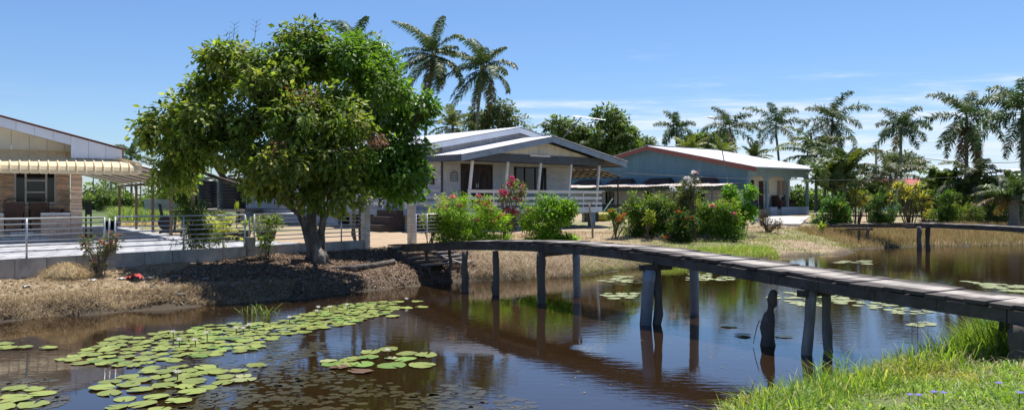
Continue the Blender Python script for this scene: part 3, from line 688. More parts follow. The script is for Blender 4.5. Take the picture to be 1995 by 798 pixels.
def deckz(x, y):
    best = min((( (bev(btot * i / 200).to_2d() - Vector((x, y))).length, bev(btot * i / 200).z) for i in range(201))); return best[1] - .2
posts = [  # px, base py, kind, radius, lean (top offset in metres)
    (907, 568, 'timber', .078, (-.03, 0)), (966, 574, 'timber', .08, (0, 0)), (1057, 590, 'timber', .09, (-.05, 0)), (1126, 577, 'pipe', .085, (-.04, 0)),
    (1252, 632, 'pipe', .104, (.12, 0)), (1281, 631, 'timber', .08, (-.0, 0)), (1354, 614, 'pipe', .085, (-.02, 0)),
    (1568, 690, 'plain', .075, (.1, 0)), (1613, 684, 'plain', .065, (-.01, 0))]
for i, (px, py, kind, rad, ln) in enumerate(posts):
    p = on_level(px, py); z1 = deckz(p.x, p.y) - .02; b0 = (p.x, p.y, -.7); top = (p.x + ln[0], p.y + ln[1], z1)
    if kind == 'timber': o = bpart(rough_post(b0, top, rad, i), 'post', 'post_timber'); o['label'] = 'rough blackened round timber post'
    elif kind == 'plain': o = bpart(rough_post(b0, top, rad, i, 9, .05), 'post', 'grey_timber')
    else:
        top = (top[0], top[1], z1 - (.1 if i == 4 else 0)); pv, qv = Vector(b0), Vector(top); b = MB()
        b.tube([pv, pv.lerp(qv, .86), pv.lerp(qv, .87), qv], [rad, rad, rad * 1.07, rad * 1.07], 18); o = bpart(b, 'pipe_post', 'pvc'); o['label'] = 'grey plastic pipe filled as a post'
# cross heads that tie the posts below the deck
def crosshead(pa, pb, ext=.12):
    a, b = Vector(pa), Vector(pb); d = (b - a).normalized(); a -= d * ext; b += d * ext
    bpart(MB().beam(a, b, .11, .1), 'cross_head', 'dark_timber', False)
for (i, j) in ((2, 3), (5, 6), (7, 8)):
    A, B = on_level(posts[i][0], posts[i][1]), on_level(posts[j][0], posts[j][1])
    crosshead((A.x, A.y, deckz(A.x, A.y) - .05), (B.x, B.y, deckz(B.x, B.y) - .05), .1)
A = on_level(1252, 632); crosshead((A.x + .05, A.y, deckz(A.x, A.y) - .075), (A.x + .42, A.y + .1, deckz(A.x, A.y) - .07), .1)
# posts at both landings
for px, py, Y, r in ((877, 520, 21.2, .045), (832, 525, 21.4, .05), (1986, 690, 8.9, .1), (1960, 640, 9.9, .09)):
    p = at(px, 400, Y); g = gz(p.x, p.y); bpart(rough_post((p.x, p.y, g - .35), (p.x, p.y, deckz(p.x, p.y) - .01), r, int(px)), 'post', 'post_timber')

# broken stump standing alone in the water
def stump():
    p = on_level(1495, 672); t = thing('broken_post', 'rotten broken timber stump with a crooked narrow neck, standing alone in the water', 'post', (p.x, p.y, 0))
    random.seed(4); z = [-.6, 0, .13, .26, .37, .46, .51, .56, .61, .67, .74, .8, .83]; r = [.1, .105, .1, .11, .1, .085, .05, .045, .07, .08, .075, .06, .02]
    x = [0, 0, .01, .0, .02, .03, .045, .05, .065, .075, .085, .09, .09]
    MB().tube([(a, 0, b) for a, b in zip(x, z)], r, 10, True, .17).build('trunk', 'post_timber', t, True)
    MB().tube([(-.06, -.02, .33), (-.13, -.02, .37), (-.17, -.02, .25), (-.22, -.03, .03)], [.009, .008, .007, .005], 5).build('root', 'post_timber', t, True)
stump()

# second footbridge further along the canal
far_pts = [(15.3, 39.4, .92), (16.0, 36.9, 1.0), (17.35, 33.6, 1.12), (18.9, 29.6, 1.1), (20.4, 25.6, 1.08), (22, 21.5, 1.05)]
fb, fo, fev, ftot = boardwalk('boardwalk', 'second plank footbridge further right, level with the far dry grass bank', far_pts, 1.1, .24, .12, 9)
for px, py, r, ln in ((1791, 487, .095, (0, 0)), (1806, 485, .09, (.05, 0)), (1673, 470, .06, (0, 0)), (1690, 472, .07, (0, 0))):
    p = on_level(px, py) if px > 1700 else at(px, 440, 36.2); g = gz(p.x, p.y)
    b = rough_post((p.x, p.y, g - .3), (p.x + ln[0], p.y, 1.0 if px > 1700 else .86), r, px); o = b.build('post', 'post_timber', fb, True); o.location = (-fo.x, -fo.y, 0)
a, b_ = on_level(1791, 487), on_level(1806, 485)
o = MB().beam((a.x - .5, a.y + .1, .96), (b_.x + .45, b_.y + .25, .96), .1, .1).build('cross_head', 'dark_timber', fb); o.location = (-fo.x, -fo.y, 0)
o = MB().beam(at(1650, 446, 36.2) - Vector((0, 0, 0)), at(1700, 446, 36.3), .1, .08).build('cross_head', 'dark_timber', fb); o.location = (-fo.x, -fo.y, 0)

# slatted landing below the gate end of the bridge
def landing():
    p0 = at(772, 490, 22.3); L = thing('slatted_landing', 'dark slatted timber landing under the gate end of the footbridge', 'landing', (p0.x, p0.y, gz(p0.x, p0.y)), R(-50))
    for i in range(6):
        x = .28 * i; z = .28 - .075 * i
        MB().box(x, x + .2, -.15, 1.5, z, z + .05).build('slat', 'grey_timber' if i % 2 else 'plank_wood', L)
    for y in (-.1, 1.38):
        MB().hexa([(-.05, y, -.3), (1.75, y, -.55), (1.75, y + .07, -.55), (-.05, y + .07, -.3)], [(-.05, y, .278), (1.75, y, -.13), (1.75, y + .07, -.13), (-.05, y + .07, .278)]).build('stringer', 'dark_timber', L)
    MB().beam((-.2, .6, .33), (1.9, 1.0, -.12), .09, .05).build('plank', 'plank_wood', L)
landing()
# ------------------------------------------------------------------ building tools
def boards(parent, name, mat, p0, u, v, L, H, bh, out, th=.02, gap=.012, holes=()):
    """horizontal boards on a wall: p0 lower corner, u along, v up, out = outward; holes are (u0,u1,v0,v1)"""
    p0, u, v, out = map(Vector, (p0, u, v, out)); n = max(1, round(H / bh)); bh = H / n
    for k in range(n):
        a, b = k * bh, (k + 1) * bh - gap; spans = [(0, L)]
        for (h0, h1, w0, w1) in holes:
            if a < w1 - .02 and b > w0 + .02:
                s2 = []
                for s0, s1 in spans:
                    if s0 < h0: s2.append((s0, min(s1, h0)))
                    if s1 > h1: s2.append((max(s0, h1), s1))
                    if s1 <= h0 or s0 >= h1: s2 = [x for x in s2 if x != (s0, s1)] + [(s0, s1)]
                spans = sorted(set(s2))
        for s0, s1 in spans:
            if s1 - s0 < .03: continue
            q = p0 + u * s0 + v * a; w = u * (s1 - s0)
            MB().hexa([q, q + w, q + w - out * .0 + out * (th + .012), q + out * (th + .012)], [q + v * (b - a), q + w + v * (b - a), q + w + v * (b - a) + out * th, q + v * (b - a) + out * th]).build(name, mat, parent)
def panels_v(parent, name, mat, p0, u, top, L, bw, out, th=.02, gap=.012, bottom=0.0):
    """upright boards whose upper ends follow top(s) above p0"""
    p0, u, out = map(Vector, (p0, u, out)); n = max(1, round(L / bw)); bw = L / n; up = Vector((0, 0, 1))
    for k in range(n):
        s0, s1 = k * bw, (k + 1) * bw - gap
        if top(s0) < bottom + .03 and top(s1) < bottom + .03: continue
        a, b = p0 + u * s0 + up * bottom, p0 + u * s1 + up * bottom; h0, h1 = max(top(s0), bottom + .01) - bottom, max(top(s1), bottom + .01) - bottom
        MB().hexa([a, b, b + out * th, a + out * th], [a + up * h0, b + up * h1, b + up * h1 + out * th, a + up * h0 + out * th]).build(name, mat, parent)
def roof_sheets(parent, name, mat, a0, a1, b0, b1, n, thick=.03, rib=.022, ribs=6):
    """corrugated sheets between an upper edge a0-a1 and a lower edge b0-b1"""
    a0, a1, b0, b1 = map(Vector, (a0, a1, b0, b1)); nr = ((a1 - a0).cross(b0 - a0)).normalized()
    if nr.z < 0: nr = -nr
    for k in range(n):
        s0, s1 = k / n, (k + 1) / n; m = ribs * 2; vs = []; fs = []
        for i in range(m + 1):
            s = s0 + (s1 - s0) * i / m; h = nr * (rib if i % 2 else 0.0) + nr * (.004 * (k % 2))
            if i == 0 or i == m: h = nr * (.004 * (k % 2))
            t, b = a0.lerp(a1, s) + h, b0.lerp(b1, s) + h
            vs += [t, b, t - nr * thick, b - nr * thick]
        for i in range(m):
            q = i * 4; fs += [(q, q + 1, q + 5, q + 4), (q + 2, q + 6, q + 7, q + 3), (q + 1, q + 3, q + 7, q + 5), (q, q + 4, q + 6, q + 2)]
        fs += [(0, 2, 3, 1), (m * 4, m * 4 + 1, m * 4 + 3, m * 4 + 2)]
        MB().add(vs, fs).build(name, mat, parent)
def window(parent, p0, u, out, W, H, cols, rows, frame_mat='white_paint', fw=.05, bars=(), curtain=None, pane_mat='glass', depth=.12):
    """framed window: lower left corner p0, along u; dark recess, frame, mullions and panes"""
    p0, u, out = map(Vector, (p0, u, out)); up = Vector((0, 0, 1))
    w = MB()
    def slab(b, s0, s1, h0, h1, d0, d1):
        q = p0 + u * s0 + up * h0; x, z = u * (s1 - s0), up * (h1 - h0)
        b.hexa([q + out * d0, q + x + out * d0, q + x + out * d1, q + out * d1], [q + z + out * d0, q + x + z + out * d0, q + x + z + out * d1, q + z + out * d1]); return b
    for r_ in ((0, W, 0, fw), (0, W, H - fw, H), (0, fw, fw, H - fw), (W - fw, W, fw, H - fw)): slab(w, *r_, -.02, .05)
    f = w.build('window', frame_mat, parent)
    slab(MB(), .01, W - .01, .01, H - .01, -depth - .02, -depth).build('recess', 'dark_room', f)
    for c in bars or [W * i / cols for i in range(1, cols)]: slab(MB(), c - .03, c + .03, fw, H - fw, -.015, .04).build('mullion', frame_mat, f)
    edges = [0] + list(bars or [W * i / cols for i in range(1, cols)]) + [W]
    for a, b in zip(edges[:-1], edges[1:]): slab(MB(), a + .03, b - .03, fw, H - fw, -.008, .002).build('pane', pane_mat, f)
    for r_ in range(1, rows):
        slab(MB(), (bars[0] + .022) if bars else fw, (bars[1] - .022) if bars and len(bars) > 1 else W - fw, H * r_ / rows - .024, H * r_ / rows + .024, -.01, .03).build('glazing_bar', frame_mat, f)
    return f, slab

# ------------------------------------------------------------------ left house with stone cladding and beige awning
def left_house():
    z0 = .74; T = R(34); t = thing('clad_house', 'single-storey house with brown stone cladding, beige awning and white fascia at the left edge', 'house', (-15.0, 28.0, z0), T)
    # local: x to the right, y to the back, z above the paving; x=0,y=0 right front corner of the porch
    r = np.random.default_rng(5)
    def clad(p0, u, out, L, H, name='stone_cladding', holes=()):
        p0, u, out = map(Vector, (p0, u, out)); b = MB(); z = 0
        while z < H - .01:
            h = min(r.choice([.035, .05, .065]), H - z); s = 0
            while s < L - .005:
                l = min(r.uniform(.18, .6), L - s)
                if L - s - l < .08: l = L - s
                spans = [(s, s + l)]
                for h0, h1, v0, v1 in holes:
                    if z + h > v0 + .004 and z < v1 - .004:
                        spans = [x for a, c in spans for x in ((a, min(c, h0)), (max(a, h1), c)) if x[1] - x[0] > .01]
                d = r.uniform(.015, .05); c = r.uniform(.62, 1.2); hue = r.uniform(-.06, .08); col = (c * (1 + hue), c, c * (1 - hue))
                for s0, s1 in spans:
                    q = p0 + u * s0 + Vector((0, 0, z)); w = u * (s1 - s0 - .006); up = Vector((0, 0, h - .005))
                    b.hexa([q - out * .02, q + w - out * .02, q + w + out * d, q + out * d], [q - out * .02 + up, q + w - out * .02 + up, q + w + out * d + up, q + out * d + up], col)
                s += l
            z += h
        o = b.build(name, 'cladding', t, tint=True); o['kind'] = 'stuff'; return o
    W0 = -1.92; W1 = -.6; wb, wt = 1.24, 2.5
    # main wall 2 m behind the porch front, with the window opening
    for a, b, c, d in ((-9, W0, 0, 2.9), (W1, -.16, 0, 2.9), (W0, W1, 0, wb), (W0, W1, wt, 2.9)):
        MB().box(a, b, 2.06, 2.2, c, d).build('wall', 'concrete', t)
    MB().box(-.3, -.17, 2.2, 12, 0, 2.9).build('wall', 'beige_board', t)
    MB().box(-9, -8.9, 2.2, 12, 0, 2.9).build('wall', 'beige_board', t); MB().box(-8.9, -.3, 11.9, 12, 0, 2.9).build('wall', 'beige_board', t)
    clad((-6, 2.04, 0), (1, 0, 0), (0, -1, 0), 5.84, 2.9, holes=((6 + W0, 6 + W1, wb, wt),))
    f, slab = window(t, (W0, 2.1, wb), (1, 0, 0), (0, -1, 0), W1 - W0, wt - wb, 3, 3, 'white_paint', .065, bars=(.36, 1.0), depth=.3)
    for s0, s1, flip in ((.06, .34, 1), (1.04, 1.26, 0)):          # tied-back curtains
        b = MB(); n = 9
        for i in range(n):
            a = s0 + (s1 - s0) * i / n; e = s0 + (s1 - s0) * (i + .8) / n; k = i / (n - 1) if flip else 1 - i / (n - 1)
            lo = wt - .12 - 1.0 * (k ** .6 * .55 + .05) if flip else wt - 1.15 + .3 * k
            b.hexa([(W0 + a, 2.24, lo), (W0 + e, 2.26, lo), (W0 + e, 2.29, lo), (W0 + a, 2.27, lo)], [(W0 + a, 2.24, wt - .04), (W0 + e, 2.26, wt - .04), (W0 + e, 2.29, wt - .04), (W0 + a, 2.27, wt - .04)])
        b.build('curtain', 'curtain', f)
    # porch: pilaster, low walls with white coping, floor and block steps
    MB().box(-.3, -.02, .03, .3, 0, 2.9).build('pilaster', 'concrete', t); clad((-.32, .02, 0), (1, 0, 0), (0, -1, 0), .34, 2.75); clad((-.01, .02, 0), (0, 1, 0), (1, 0, 0), .3, 2.75)
    MB().box(-9, 0, .05, 2.06, -.02, .32).build('porch_floor', 'concrete', t)
    for a, b in ((-1.22, -.33), (-5.2, -2.28)):
        MB().box(a, b, .04, .24, .0, .86).build('low_wall', 'concrete', t); clad((a, .03, 0), (1, 0, 0), (0, -1, 0), b - a, .86)
        n = max(2, round((b - a) / .32))
        for k in range(n): MB().box(a + (b - a) * k / n, a + (b - a) * (k + 1) / n - .008, -.03, .3, .87, .95).build('coping_tile', 'white_paint', t)
    for row, (a, b, y, zb) in enumerate(((-2.35, -1.0, -.55, 0), (-2.1, -1.45, -.3, .165))):
        n = 5 - 2 * row
        for k in range(n): MB().box(a + (b - a) * k / n, a + (b - a) * (k + 1) / n - .012, y, y + .28, zb + .002, zb + .162).build('step_block', 'concrete_pale', t)
    # gable and roof
    ex, pk = 1.2, -4.6; ze, zp = 3.13, 4.66; sl = (zp - ze) / (ex - pk); zr = lambda x: zp - sl * abs(x - pk)
    b0 = 2.86
    n = 17
    for k in range(n):
        a, b = -8.8 + 8.8 * k / n, -8.8 + 8.8 * (k + 1) / n - .01
        a2, b2 = max(min(a, -.0), -8.8), b
        MB().hexa([(a2, .02, b0), (b2, .02, b0), (b2, .06, b0), (a2, .06, b0)], [(a2, .02, zr(a2) - .24), (b2, .02, zr(b2) - .24), (b2, .06, zr(b2) - .24), (a2, .06, zr(a2) - .24)]).build('gable_panel', 'beige_board', t)
    # boxed rake fascia in panels, brown drip edge on top
    n = 11
    for k in range(n):
        a, b = pk + (ex - pk) * k / n, pk + (ex - pk) * (k + 1) / n - .008
        def fb(x): return min(zr(x) - .42, 9) if x < -.05 else zr(x) - .42 - .0
        la, lb = (zr(a) - .31, zr(b) - .31) if b <= .02 else (b0 - .06, b0 - .06)
        MB().hexa([(a, -.72, la), (b, -.72, lb), (b, -.66, lb), (a, -.66, la)], [(a, -.72, zr(a)), (b, -.72, zr(b)), (b, -.66, zr(b)), (a, -.66, zr(a))]).build('fascia_panel', 'white_fascia', t)
    for s in (1, -1):
        e = pk + s * (ex - pk)
        MB().hexa([(pk, -.66, zp - .29), (e, -.66, ze - .29), (e, .02, ze - .29), (pk, .02, zp - .29)], [(pk, -.66, zp - .25), (e, -.66, ze - .25), (e, .02, ze - .25), (pk, .02, zp - .25)]).build('soffit', 'beige_board', t)
        roof_sheets(t, 'roof_sheet', 'red_trim', (pk, -.8, zp + .05), (pk, 12.6, zp + .05), (e + s * .08, -.8, ze + .04), (e + s * .08, 12.6, ze + .04), 6)
    MB().box(ex - .02, ex + .04, -.72, -.3, b0 - .06, ze + .02).build('fascia_return', 'brown_steel', t)
    MB().hexa([(ex, -.66, ze - .38), (ex + .05, -.66, ze - .38), (ex + .05, 12.4, ze - .38), (ex, 12.4, ze - .38)], [(ex, -.66, ze), (ex + .05, -.66, ze), (ex + .05, 12.4, ze), (ex, 12.4, ze)]).build('eave_fascia', 'white_fascia', t)
    MB().box(0, .9, .02, .06, b0 - .05, 3.1).build('gable_panel', 'beige_board', t)
    # beige ribbed awning: slope, round nose, panel by panel
    prof = [(0.0, 3.03), (-.55, 2.83), (-1.0, 2.66), (-1.13, 2.6), (-1.22, 2.5), (-1.27, 2.38), (-1.28, 2.26)]
    x0, x1, pw = -7.0, 1.66, .27; n = int((x1 - x0) / pw); aw = MB().box(x0, x1 - .5, -.01, .018, 2.98, 3.08).build('awning', 'awning', t)
    for k in range(n):
        a, b = x0 + pw * k, x0 + pw * (k + 1); vs = []; fs = []; cut = max(0, b - .15)
        m = len(prof)
        def X(x, y): return min(x, .12 + (-y) * 1.25) if x > .1 else x          # hipped right end
        for (y, z) in prof: vs += [(X(a, y), y, z), (X(b - .03, y), y, z)]
        for (y, z) in prof: vs += [(X(a, y), y + .012, z - .015), (X(b - .03, y), y + .012, z - .015)]
        for i in range(m - 1):
            q = i * 2; fs += [(q, q + 1, q + 3, q + 2), (q + 2 * m, q + 2 * m + 2, q + 2 * m + 3, q + 2 * m + 1)]
        fs += [(2 * m - 2, 2 * m - 1, 4 * m - 1, 4 * m - 2)]
        pn = MB().add(vs, fs).build('awning_panel', 'awning', aw)
        if X(b - .015, -1.0) > X(b - .06, -1.0) or True:
            MB().tube([(X(b - .015, y), y - .004, z + .014) for y, z in prof if X(b - .015, y) == b - .015 or b < .1 or y < -.9], .028, 5).build('rib', 'awning', aw) if sum(1 for y, z in prof if X(b - .015, y) == b - .015 or b < .1 or y < -.9) > 1 else None
    MB().hexa([(.1, -.0, 3.0), (1.68, -1.28, 2.6), (1.72, -1.24, 2.6), (.14, .04, 3.0)], [(.1, -.0, 3.06), (1.68, -1.28, 2.68), (1.72, -1.24, 2.68), (.14, .04, 3.06)]).build('hip_flashing', 'awning', aw)
    MB().hexa([(1.62, -1.27, 2.28), (1.75, -1.2, 2.28), (1.2, .0, 2.5), (1.1, .0, 2.5)], [(1.62, -1.27, 2.6), (1.75, -1.2, 2.6), (1.2, 0, 2.75), (1.1, 0, 2.75)]).build('awning_end', 'awning', aw)
    # car port: lean-to sheets on rafters, beam and steel posts
    cp = thing('carport', 'open carport with brown steel posts and beige sheet roof beside the clad house', 'carport', (-15.0, 28.0, z0), T)
    zi, zo = 2.98, 2.2; y0, y1 = -.35, 15.2
    roof_sheets(cp, 'roof_sheet', 'carport_sheet', (.32, y0, zi), (.32, y1, zi), (3.5, y0, zo), (3.5, y1, zo), 16, .012, .03, 4)
    for k in range(8):
        y = y0 + .2 + (y1 - y0 - .4) * k / 7
        MB().beam((.34, y, zi - .036), (3.46, y, zo - .036), .07, .04).build('rafter', 'brown_steel', cp)
    MB().box(3.18, 3.26, -2.4, y1, zo - .2, zo - .085).build('beam', 'brown_steel', cp); MB().box(.34, .42, y0, y1, zi - .27, zi - .14).build('beam', 'brown_steel', cp)
    for y in (14.4, 9.3, 5.2, 1.5, -2.2):
        p = MB().box(3.17, 3.27, y - .05, y + .05, -.01, zo - .2).build('post', 'brown_steel', cp)
        MB().beam((3.22, y + .05, zo - .55), (3.22, y + .4, zo - .22), .05, .05, (1, 0, 0)).build('brace', 'brown_steel', p)
left_house()

def patio_chair(label, loc, rz, group=None):
    t = thing('patio_chair', label, 'chair', loc, rz, group)
    MB().box(-.26, .26, -.24, .24, .36, .42).build('seat', 'wicker', t)
    MB().hexa([(-.26, .22, .42), (.26, .22, .42), (.26, .26, .42), (-.26, .26, .42)], [(-.26, .36, .98), (.26, .36, .98), (.26, .39, .98), (-.26, .39, .98)]).build('backrest', 'wicker', t)
    b = MB().tube([(-.29, .22, .4), (-.29, .38, 1.02), (-.2, .4, 1.1), (0, .4, 1.11), (.2, .4, 1.1), (.29, .38, 1.02), (.29, .22, .4)], .018, 6)
    b.tube([(-.28, .38, 1.0), (-.14, .39, 1.06), (0, .39, 1.0), (.14, .39, 1.06), (.28, .38, 1.0)], .01, 5); b.build('back_frame', 'black_plastic', t, True)
    for s in (-1, 1):
        MB().tube([(s * .3, -.22, .36), (s * .3, -.24, .6), (s * .3, -.1, .64), (s * .3, .28, .64)], .018, 6).build('armrest', 'black_plastic', t, True)
        for y in (-.22, .22): MB().tube([(s * .25, y, 0), (s * .27, y, .38)], .018, 6).build('leg', 'black_plastic', t, True)
    return t
LH = Matrix.Translation((-15, 28, .74)) @ Matrix.Rotation(R(34), 4, 'Z')
def lh(x, y, z): return LH @ Vector((x, y, z))
patio_chair('brown wicker patio chair facing the window, left one of the pair', lh(-1.98, .72, .32), R(34 + 180))
patio_chair('brown wicker patio chair facing the window, right one of the pair', lh(-1.22, .85, .32), R(34 + 176))
patio_chair('slim dark patio chair side-on at the right end of the porch table', lh(-.42, 1.5, .32), R(34 - 90))
def patio_table():
    t = thing('patio_table', 'dark glass topped patio table behind the low porch wall', 'table', lh(-1.0, 1.55, .32), R(34))
    MB().box(-.5, .6, -.3, .3, .7, .73).build('table_top', 'black_plastic', t)
    for x in (-.44, .54):
        for y in (-.25, .25): MB().tube([(x, y, 0), (x, y, .7)], .018, 6).build('leg', 'black_plastic', t, True)
patio_table()
p = lh(.35, 1.2, 0)
def grill():
    t = thing('charcoal_grill', 'slim black stand with a flat hood beside the clad pillar', 'grill', p, R(34))
    MB().box(-.1, .1, -.1, .1, .85, 1.3).build('body', 'black_plastic', t); MB().box(-.14, .3, -.14, .14, 1.32, 1.36).build('hood', 'black_plastic', t)
    for x in (-.08, .08):
        for y in (-.08, .08): MB().tube([(x, y, 0), (x, y, .86)], .02, 6).build('leg', 'black_plastic', t, True)
grill()
p = lh(2.2, 9.5, 0); b = thing('plant_tub', 'low black round tub standing on the carport paving', 'tub', p)
MB().lathe([(.22, .0), (.34, .36), (.36, .36), (.36, .4), (.31, .4), (.22, .08), (.01, .08)], 18).build('shell', 'black_plastic', b, True)
def tree_stump_bike():
    q = lh(3.7, 1.2, 0); q.z = gz(q.x, q.y)
    t = thing('exercise_bike', 'black upright exercise bike at the edge of the paving', 'exercise bike', at(332, 449, 33.2), R(20)); t.location.z = .74
    MB().beam((-.35, 0, .04), (-.35, .0001, .04), .5, .06); MB().box(-.42, -.34, -.28, .28, 0, .08).build('foot', 'black_plastic', t); MB().box(.38, .46, -.28, .28, 0, .08).build('foot', 'black_plastic', t)
    MB().beam((-.38, 0, .06), (.42, 0, .06), .1, .08).build('frame', 'black_plastic', t); MB().lathe([(.01, -.08), (.28, -.08), (.3, 0), (.28, .08), (.01, .08)], 18).build('flywheel', 'black_plastic', t).matrix_local = Matrix.Translation((-.18, 0, .42)) @ Matrix.Rotation(R(90), 4, 'X')
    MB().beam((-.25, 0, .3), (-.4, 0, 1.2), .12, .1, (0, 1, 0)).build('handle_post', 'black_plastic', t); MB().beam((-.42, -.25, 1.2), (-.42, .25, 1.2), .05, .05).build('handlebar', 'black_plastic', t)
    MB().beam((.15, 0, .1), (.22, 0, .85), .09, .09, (0, 1, 0)).build('seat_post', 'black_plastic', t); MB().hexa([(.05, -.1, .85), (.42, -.14, .85), (.42, .14, .85), (.05, .1, .85)], [(.05, -.08, .93), (.42, -.12, .95), (.42, .12, .95), (.05, .08, .93)]).build('saddle', 'black_plastic', t)
tree_stump_bike()

# ------------------------------------------------------------------ paved yard and fence
F0, FD = Vector((-12.4, 13.55, 0)), Vector((.626, .78, 0)).normalized(); FN = Vector((-FD.y, FD.x, 0))
def fpt(px, off=0.0):
    """point of the fence line seen at column px"""
    k = (px - CX) / FPX; s = (k * F0.y - F0.x) / (FD.x - k * FD.y); return F0 + FD * s + FN * off, s
def paved_yard():
    b = MB(); Z = .735; c = []
    a, e = F0 - FD * 3, F0 + FD * 13.2
    q = [Vector((x, y_, 0)) for x, y_ in YARD]
    n = len(q); b.add([(v.x, v.y, Z - .16) for v in q] + [(v.x, v.y, Z - .012) for v in q], [tuple(reversed(range(n))), tuple(range(n, 2 * n))] + [(i, (i + 1) % n, n + (i + 1) % n, n + i) for i in range(n)])
    y = b.build('paved_yard', 'concrete', fix=False); y['kind'] = 'structure'
    me = {}
    w = .58; poly = np.array([(v.x, v.y) for v in q]); cells = []
    for i in range(-6, 36):
        for j in range(0, 46):
            ctr = F0 + FD * (w * (i + .5) + (w / 2 if j % 2 else 0)) + FN * (.12 + w * (j + .5))
            if ctr.y < 8 or abs((ctr.x / ctr.y)) > .68: continue
            if inside(np.array([(ctr.x, ctr.y)]), poly)[0]: cells.append((ctr.length, ctr))
    cells.sort(key=lambda c: c[0]); r = random.Random(2)
    def paver(lng, wid):
        k = (lng, wid)
        if k not in me:
            h = .5 * w - .012; m_ = MB().hexa([(-h, -h, -.05), (h, -h, -.05), (h, h, -.05), (-h, h, -.05)], [(-h + .01, -h + .01, 0), (h - .01, -h + .01, 0), (h - .01, h - .01, 0), (-h + .01, h - .01, 0)]).mesh('paving_slab'); m_.materials.append(M['paver']); me[k] = m_
        return me[k]
    rz = math.atan2(FD.y, FD.x); rest = MB()
    for k, (_, cc) in enumerate(cells):
        dz = r.uniform(-.003, .003)
        if k < 300:
            o = link(bpy.data.objects.new('paving_slab', paver(1, 1)), y); o.location = (cc.x, cc.y, Z + .004 + dz); o.rotation_euler = (r.uniform(-.004, .004), r.uniform(-.004, .004), rz)
        else:
            h = .5 * w - .012; d, n_ = FD * h, FN * h; v = [cc - d - n_, cc + d - n_, cc + d + n_, cc - d + n_]
            rest.hexa([(p.x, p.y, Z - .05) for p in v], [(p.x, p.y, Z + .004 + dz) for p in v])
    if rest.v: rest.build('paving_slabs_far', 'paver', y)['kind'] = 'stuff'
paved_yard()
def fence(label, s0, s1, uprights, z_wall=.96, wall=True, z_top=1.77, rails=7):
    base = F0 + FD * s0; zb = min(gz(base.x, base.y), gz(*(F0 + FD * s1).xy)) - .12
    t = thing('railing_fence', label, 'fence', (base.x, base.y, .7), math.atan2(FD.y, FD.x))
    L = s1 - s0; r = random.Random(int(s0 * 10))
    if wall:
        n = max(1, round(L / .62))
        for k in range(n):
            a, b = L * k / n, L * (k + 1) / n - .012
            MB().box(a, b, -.075 + r.uniform(-.004, .004), .075, zb - .7, z_wall - .7).build('wall_block', 'concrete', t)
        MB().box(0, L, -.05, .06, zb - .72, z_wall - .71).build('mortar', 'concrete_pale', t)
    for k in range(rails):
        z = z_top - .7 - .112 * k; rr = .019 if k == 0 else .014; y = .0
        MB().tube([(0, y, z + r.uniform(-.006, .006)), (L / 2, y, z + r.uniform(-.006, .006)), (L, y, z + r.uniform(-.006, .006))], rr, 7).build('rail', 'galv', t, True)
    for u in uprights:
        MB().tube([(u - s0, -.022 if u not in (s0, s1) else 0, (z_wall if wall else .55) - .7 - (.1 if r.random() < .3 else 0)), (u - s0, -.022 if u not in (s0, s1) else 0, z_top - .7)], .02, 7).build('upright', 'galv', t, True)
    return t
S = lambda px: fpt(px)[1]
fence('galvanised rail fence on a low block wall, in front of the clad house', -2.4, S(203), (-2.2, -.1, S(51), S(202.5)))
fence('galvanised rail fence on a low block wall between the two short block piers', S(223), S(477), (S(223.5), S(357), S(476.5)))
fence('galvanised rail fence on a low block wall behind the leaning tree trunk', S(494), S(705), (S(494.5), S(595), S(664)))
fence('rail fence without a base wall, half hidden by flowering bushes right of the gate', S(809), S(925), (S(809.5), S(831), S(925)), wall=False, z_top=1.68, rails=6)
def pier(px, w, z1, label, blocks=8, d=0.0):
    p, s = fpt(px, d); z0 = gz(p.x, p.y) - .1; t = thing('fence_pier', label, 'pier', (p.x, p.y, z0), math.atan2(FD.y, FD.x)); H = z1 - z0
    for k in range(blocks):
        a, b = H * k / blocks, H * (k + 1) / blocks - .008; j = .004 * (k % 2)
        MB().box(-w / 2 - j, w / 2 + j, -w / 2 - j, w / 2 + j, a, b).build('block', 'pillar' if z1 > 1.5 else 'concrete', t)
    if z1 > 1.5: MB().box(-w / 2 - .01, w / 2 + .01, -w / 2 - .01, w / 2 + .01, H, H + .025).build('cap', 'pillar', t)
    else: MB().tube([(0, 0, H), (0, 0, 1.74 - z0)], .02, 7).build('upright', 'galv', t, True)
    return t
pier(213, .2, 1.2, 'short grey block pier in the railing behind the red flowered plant', 4)
pier(486, .21, 1.2, 'short grey block pier in the railing left of the leaning tree trunk', 4)
pier(712, .19, 1.95, 'tall ribbed block gate pier right of the slender tree', 15)
pier(802, .19, 1.95, 'tall ribbed block gate pier beside the feathery green bush', 15)

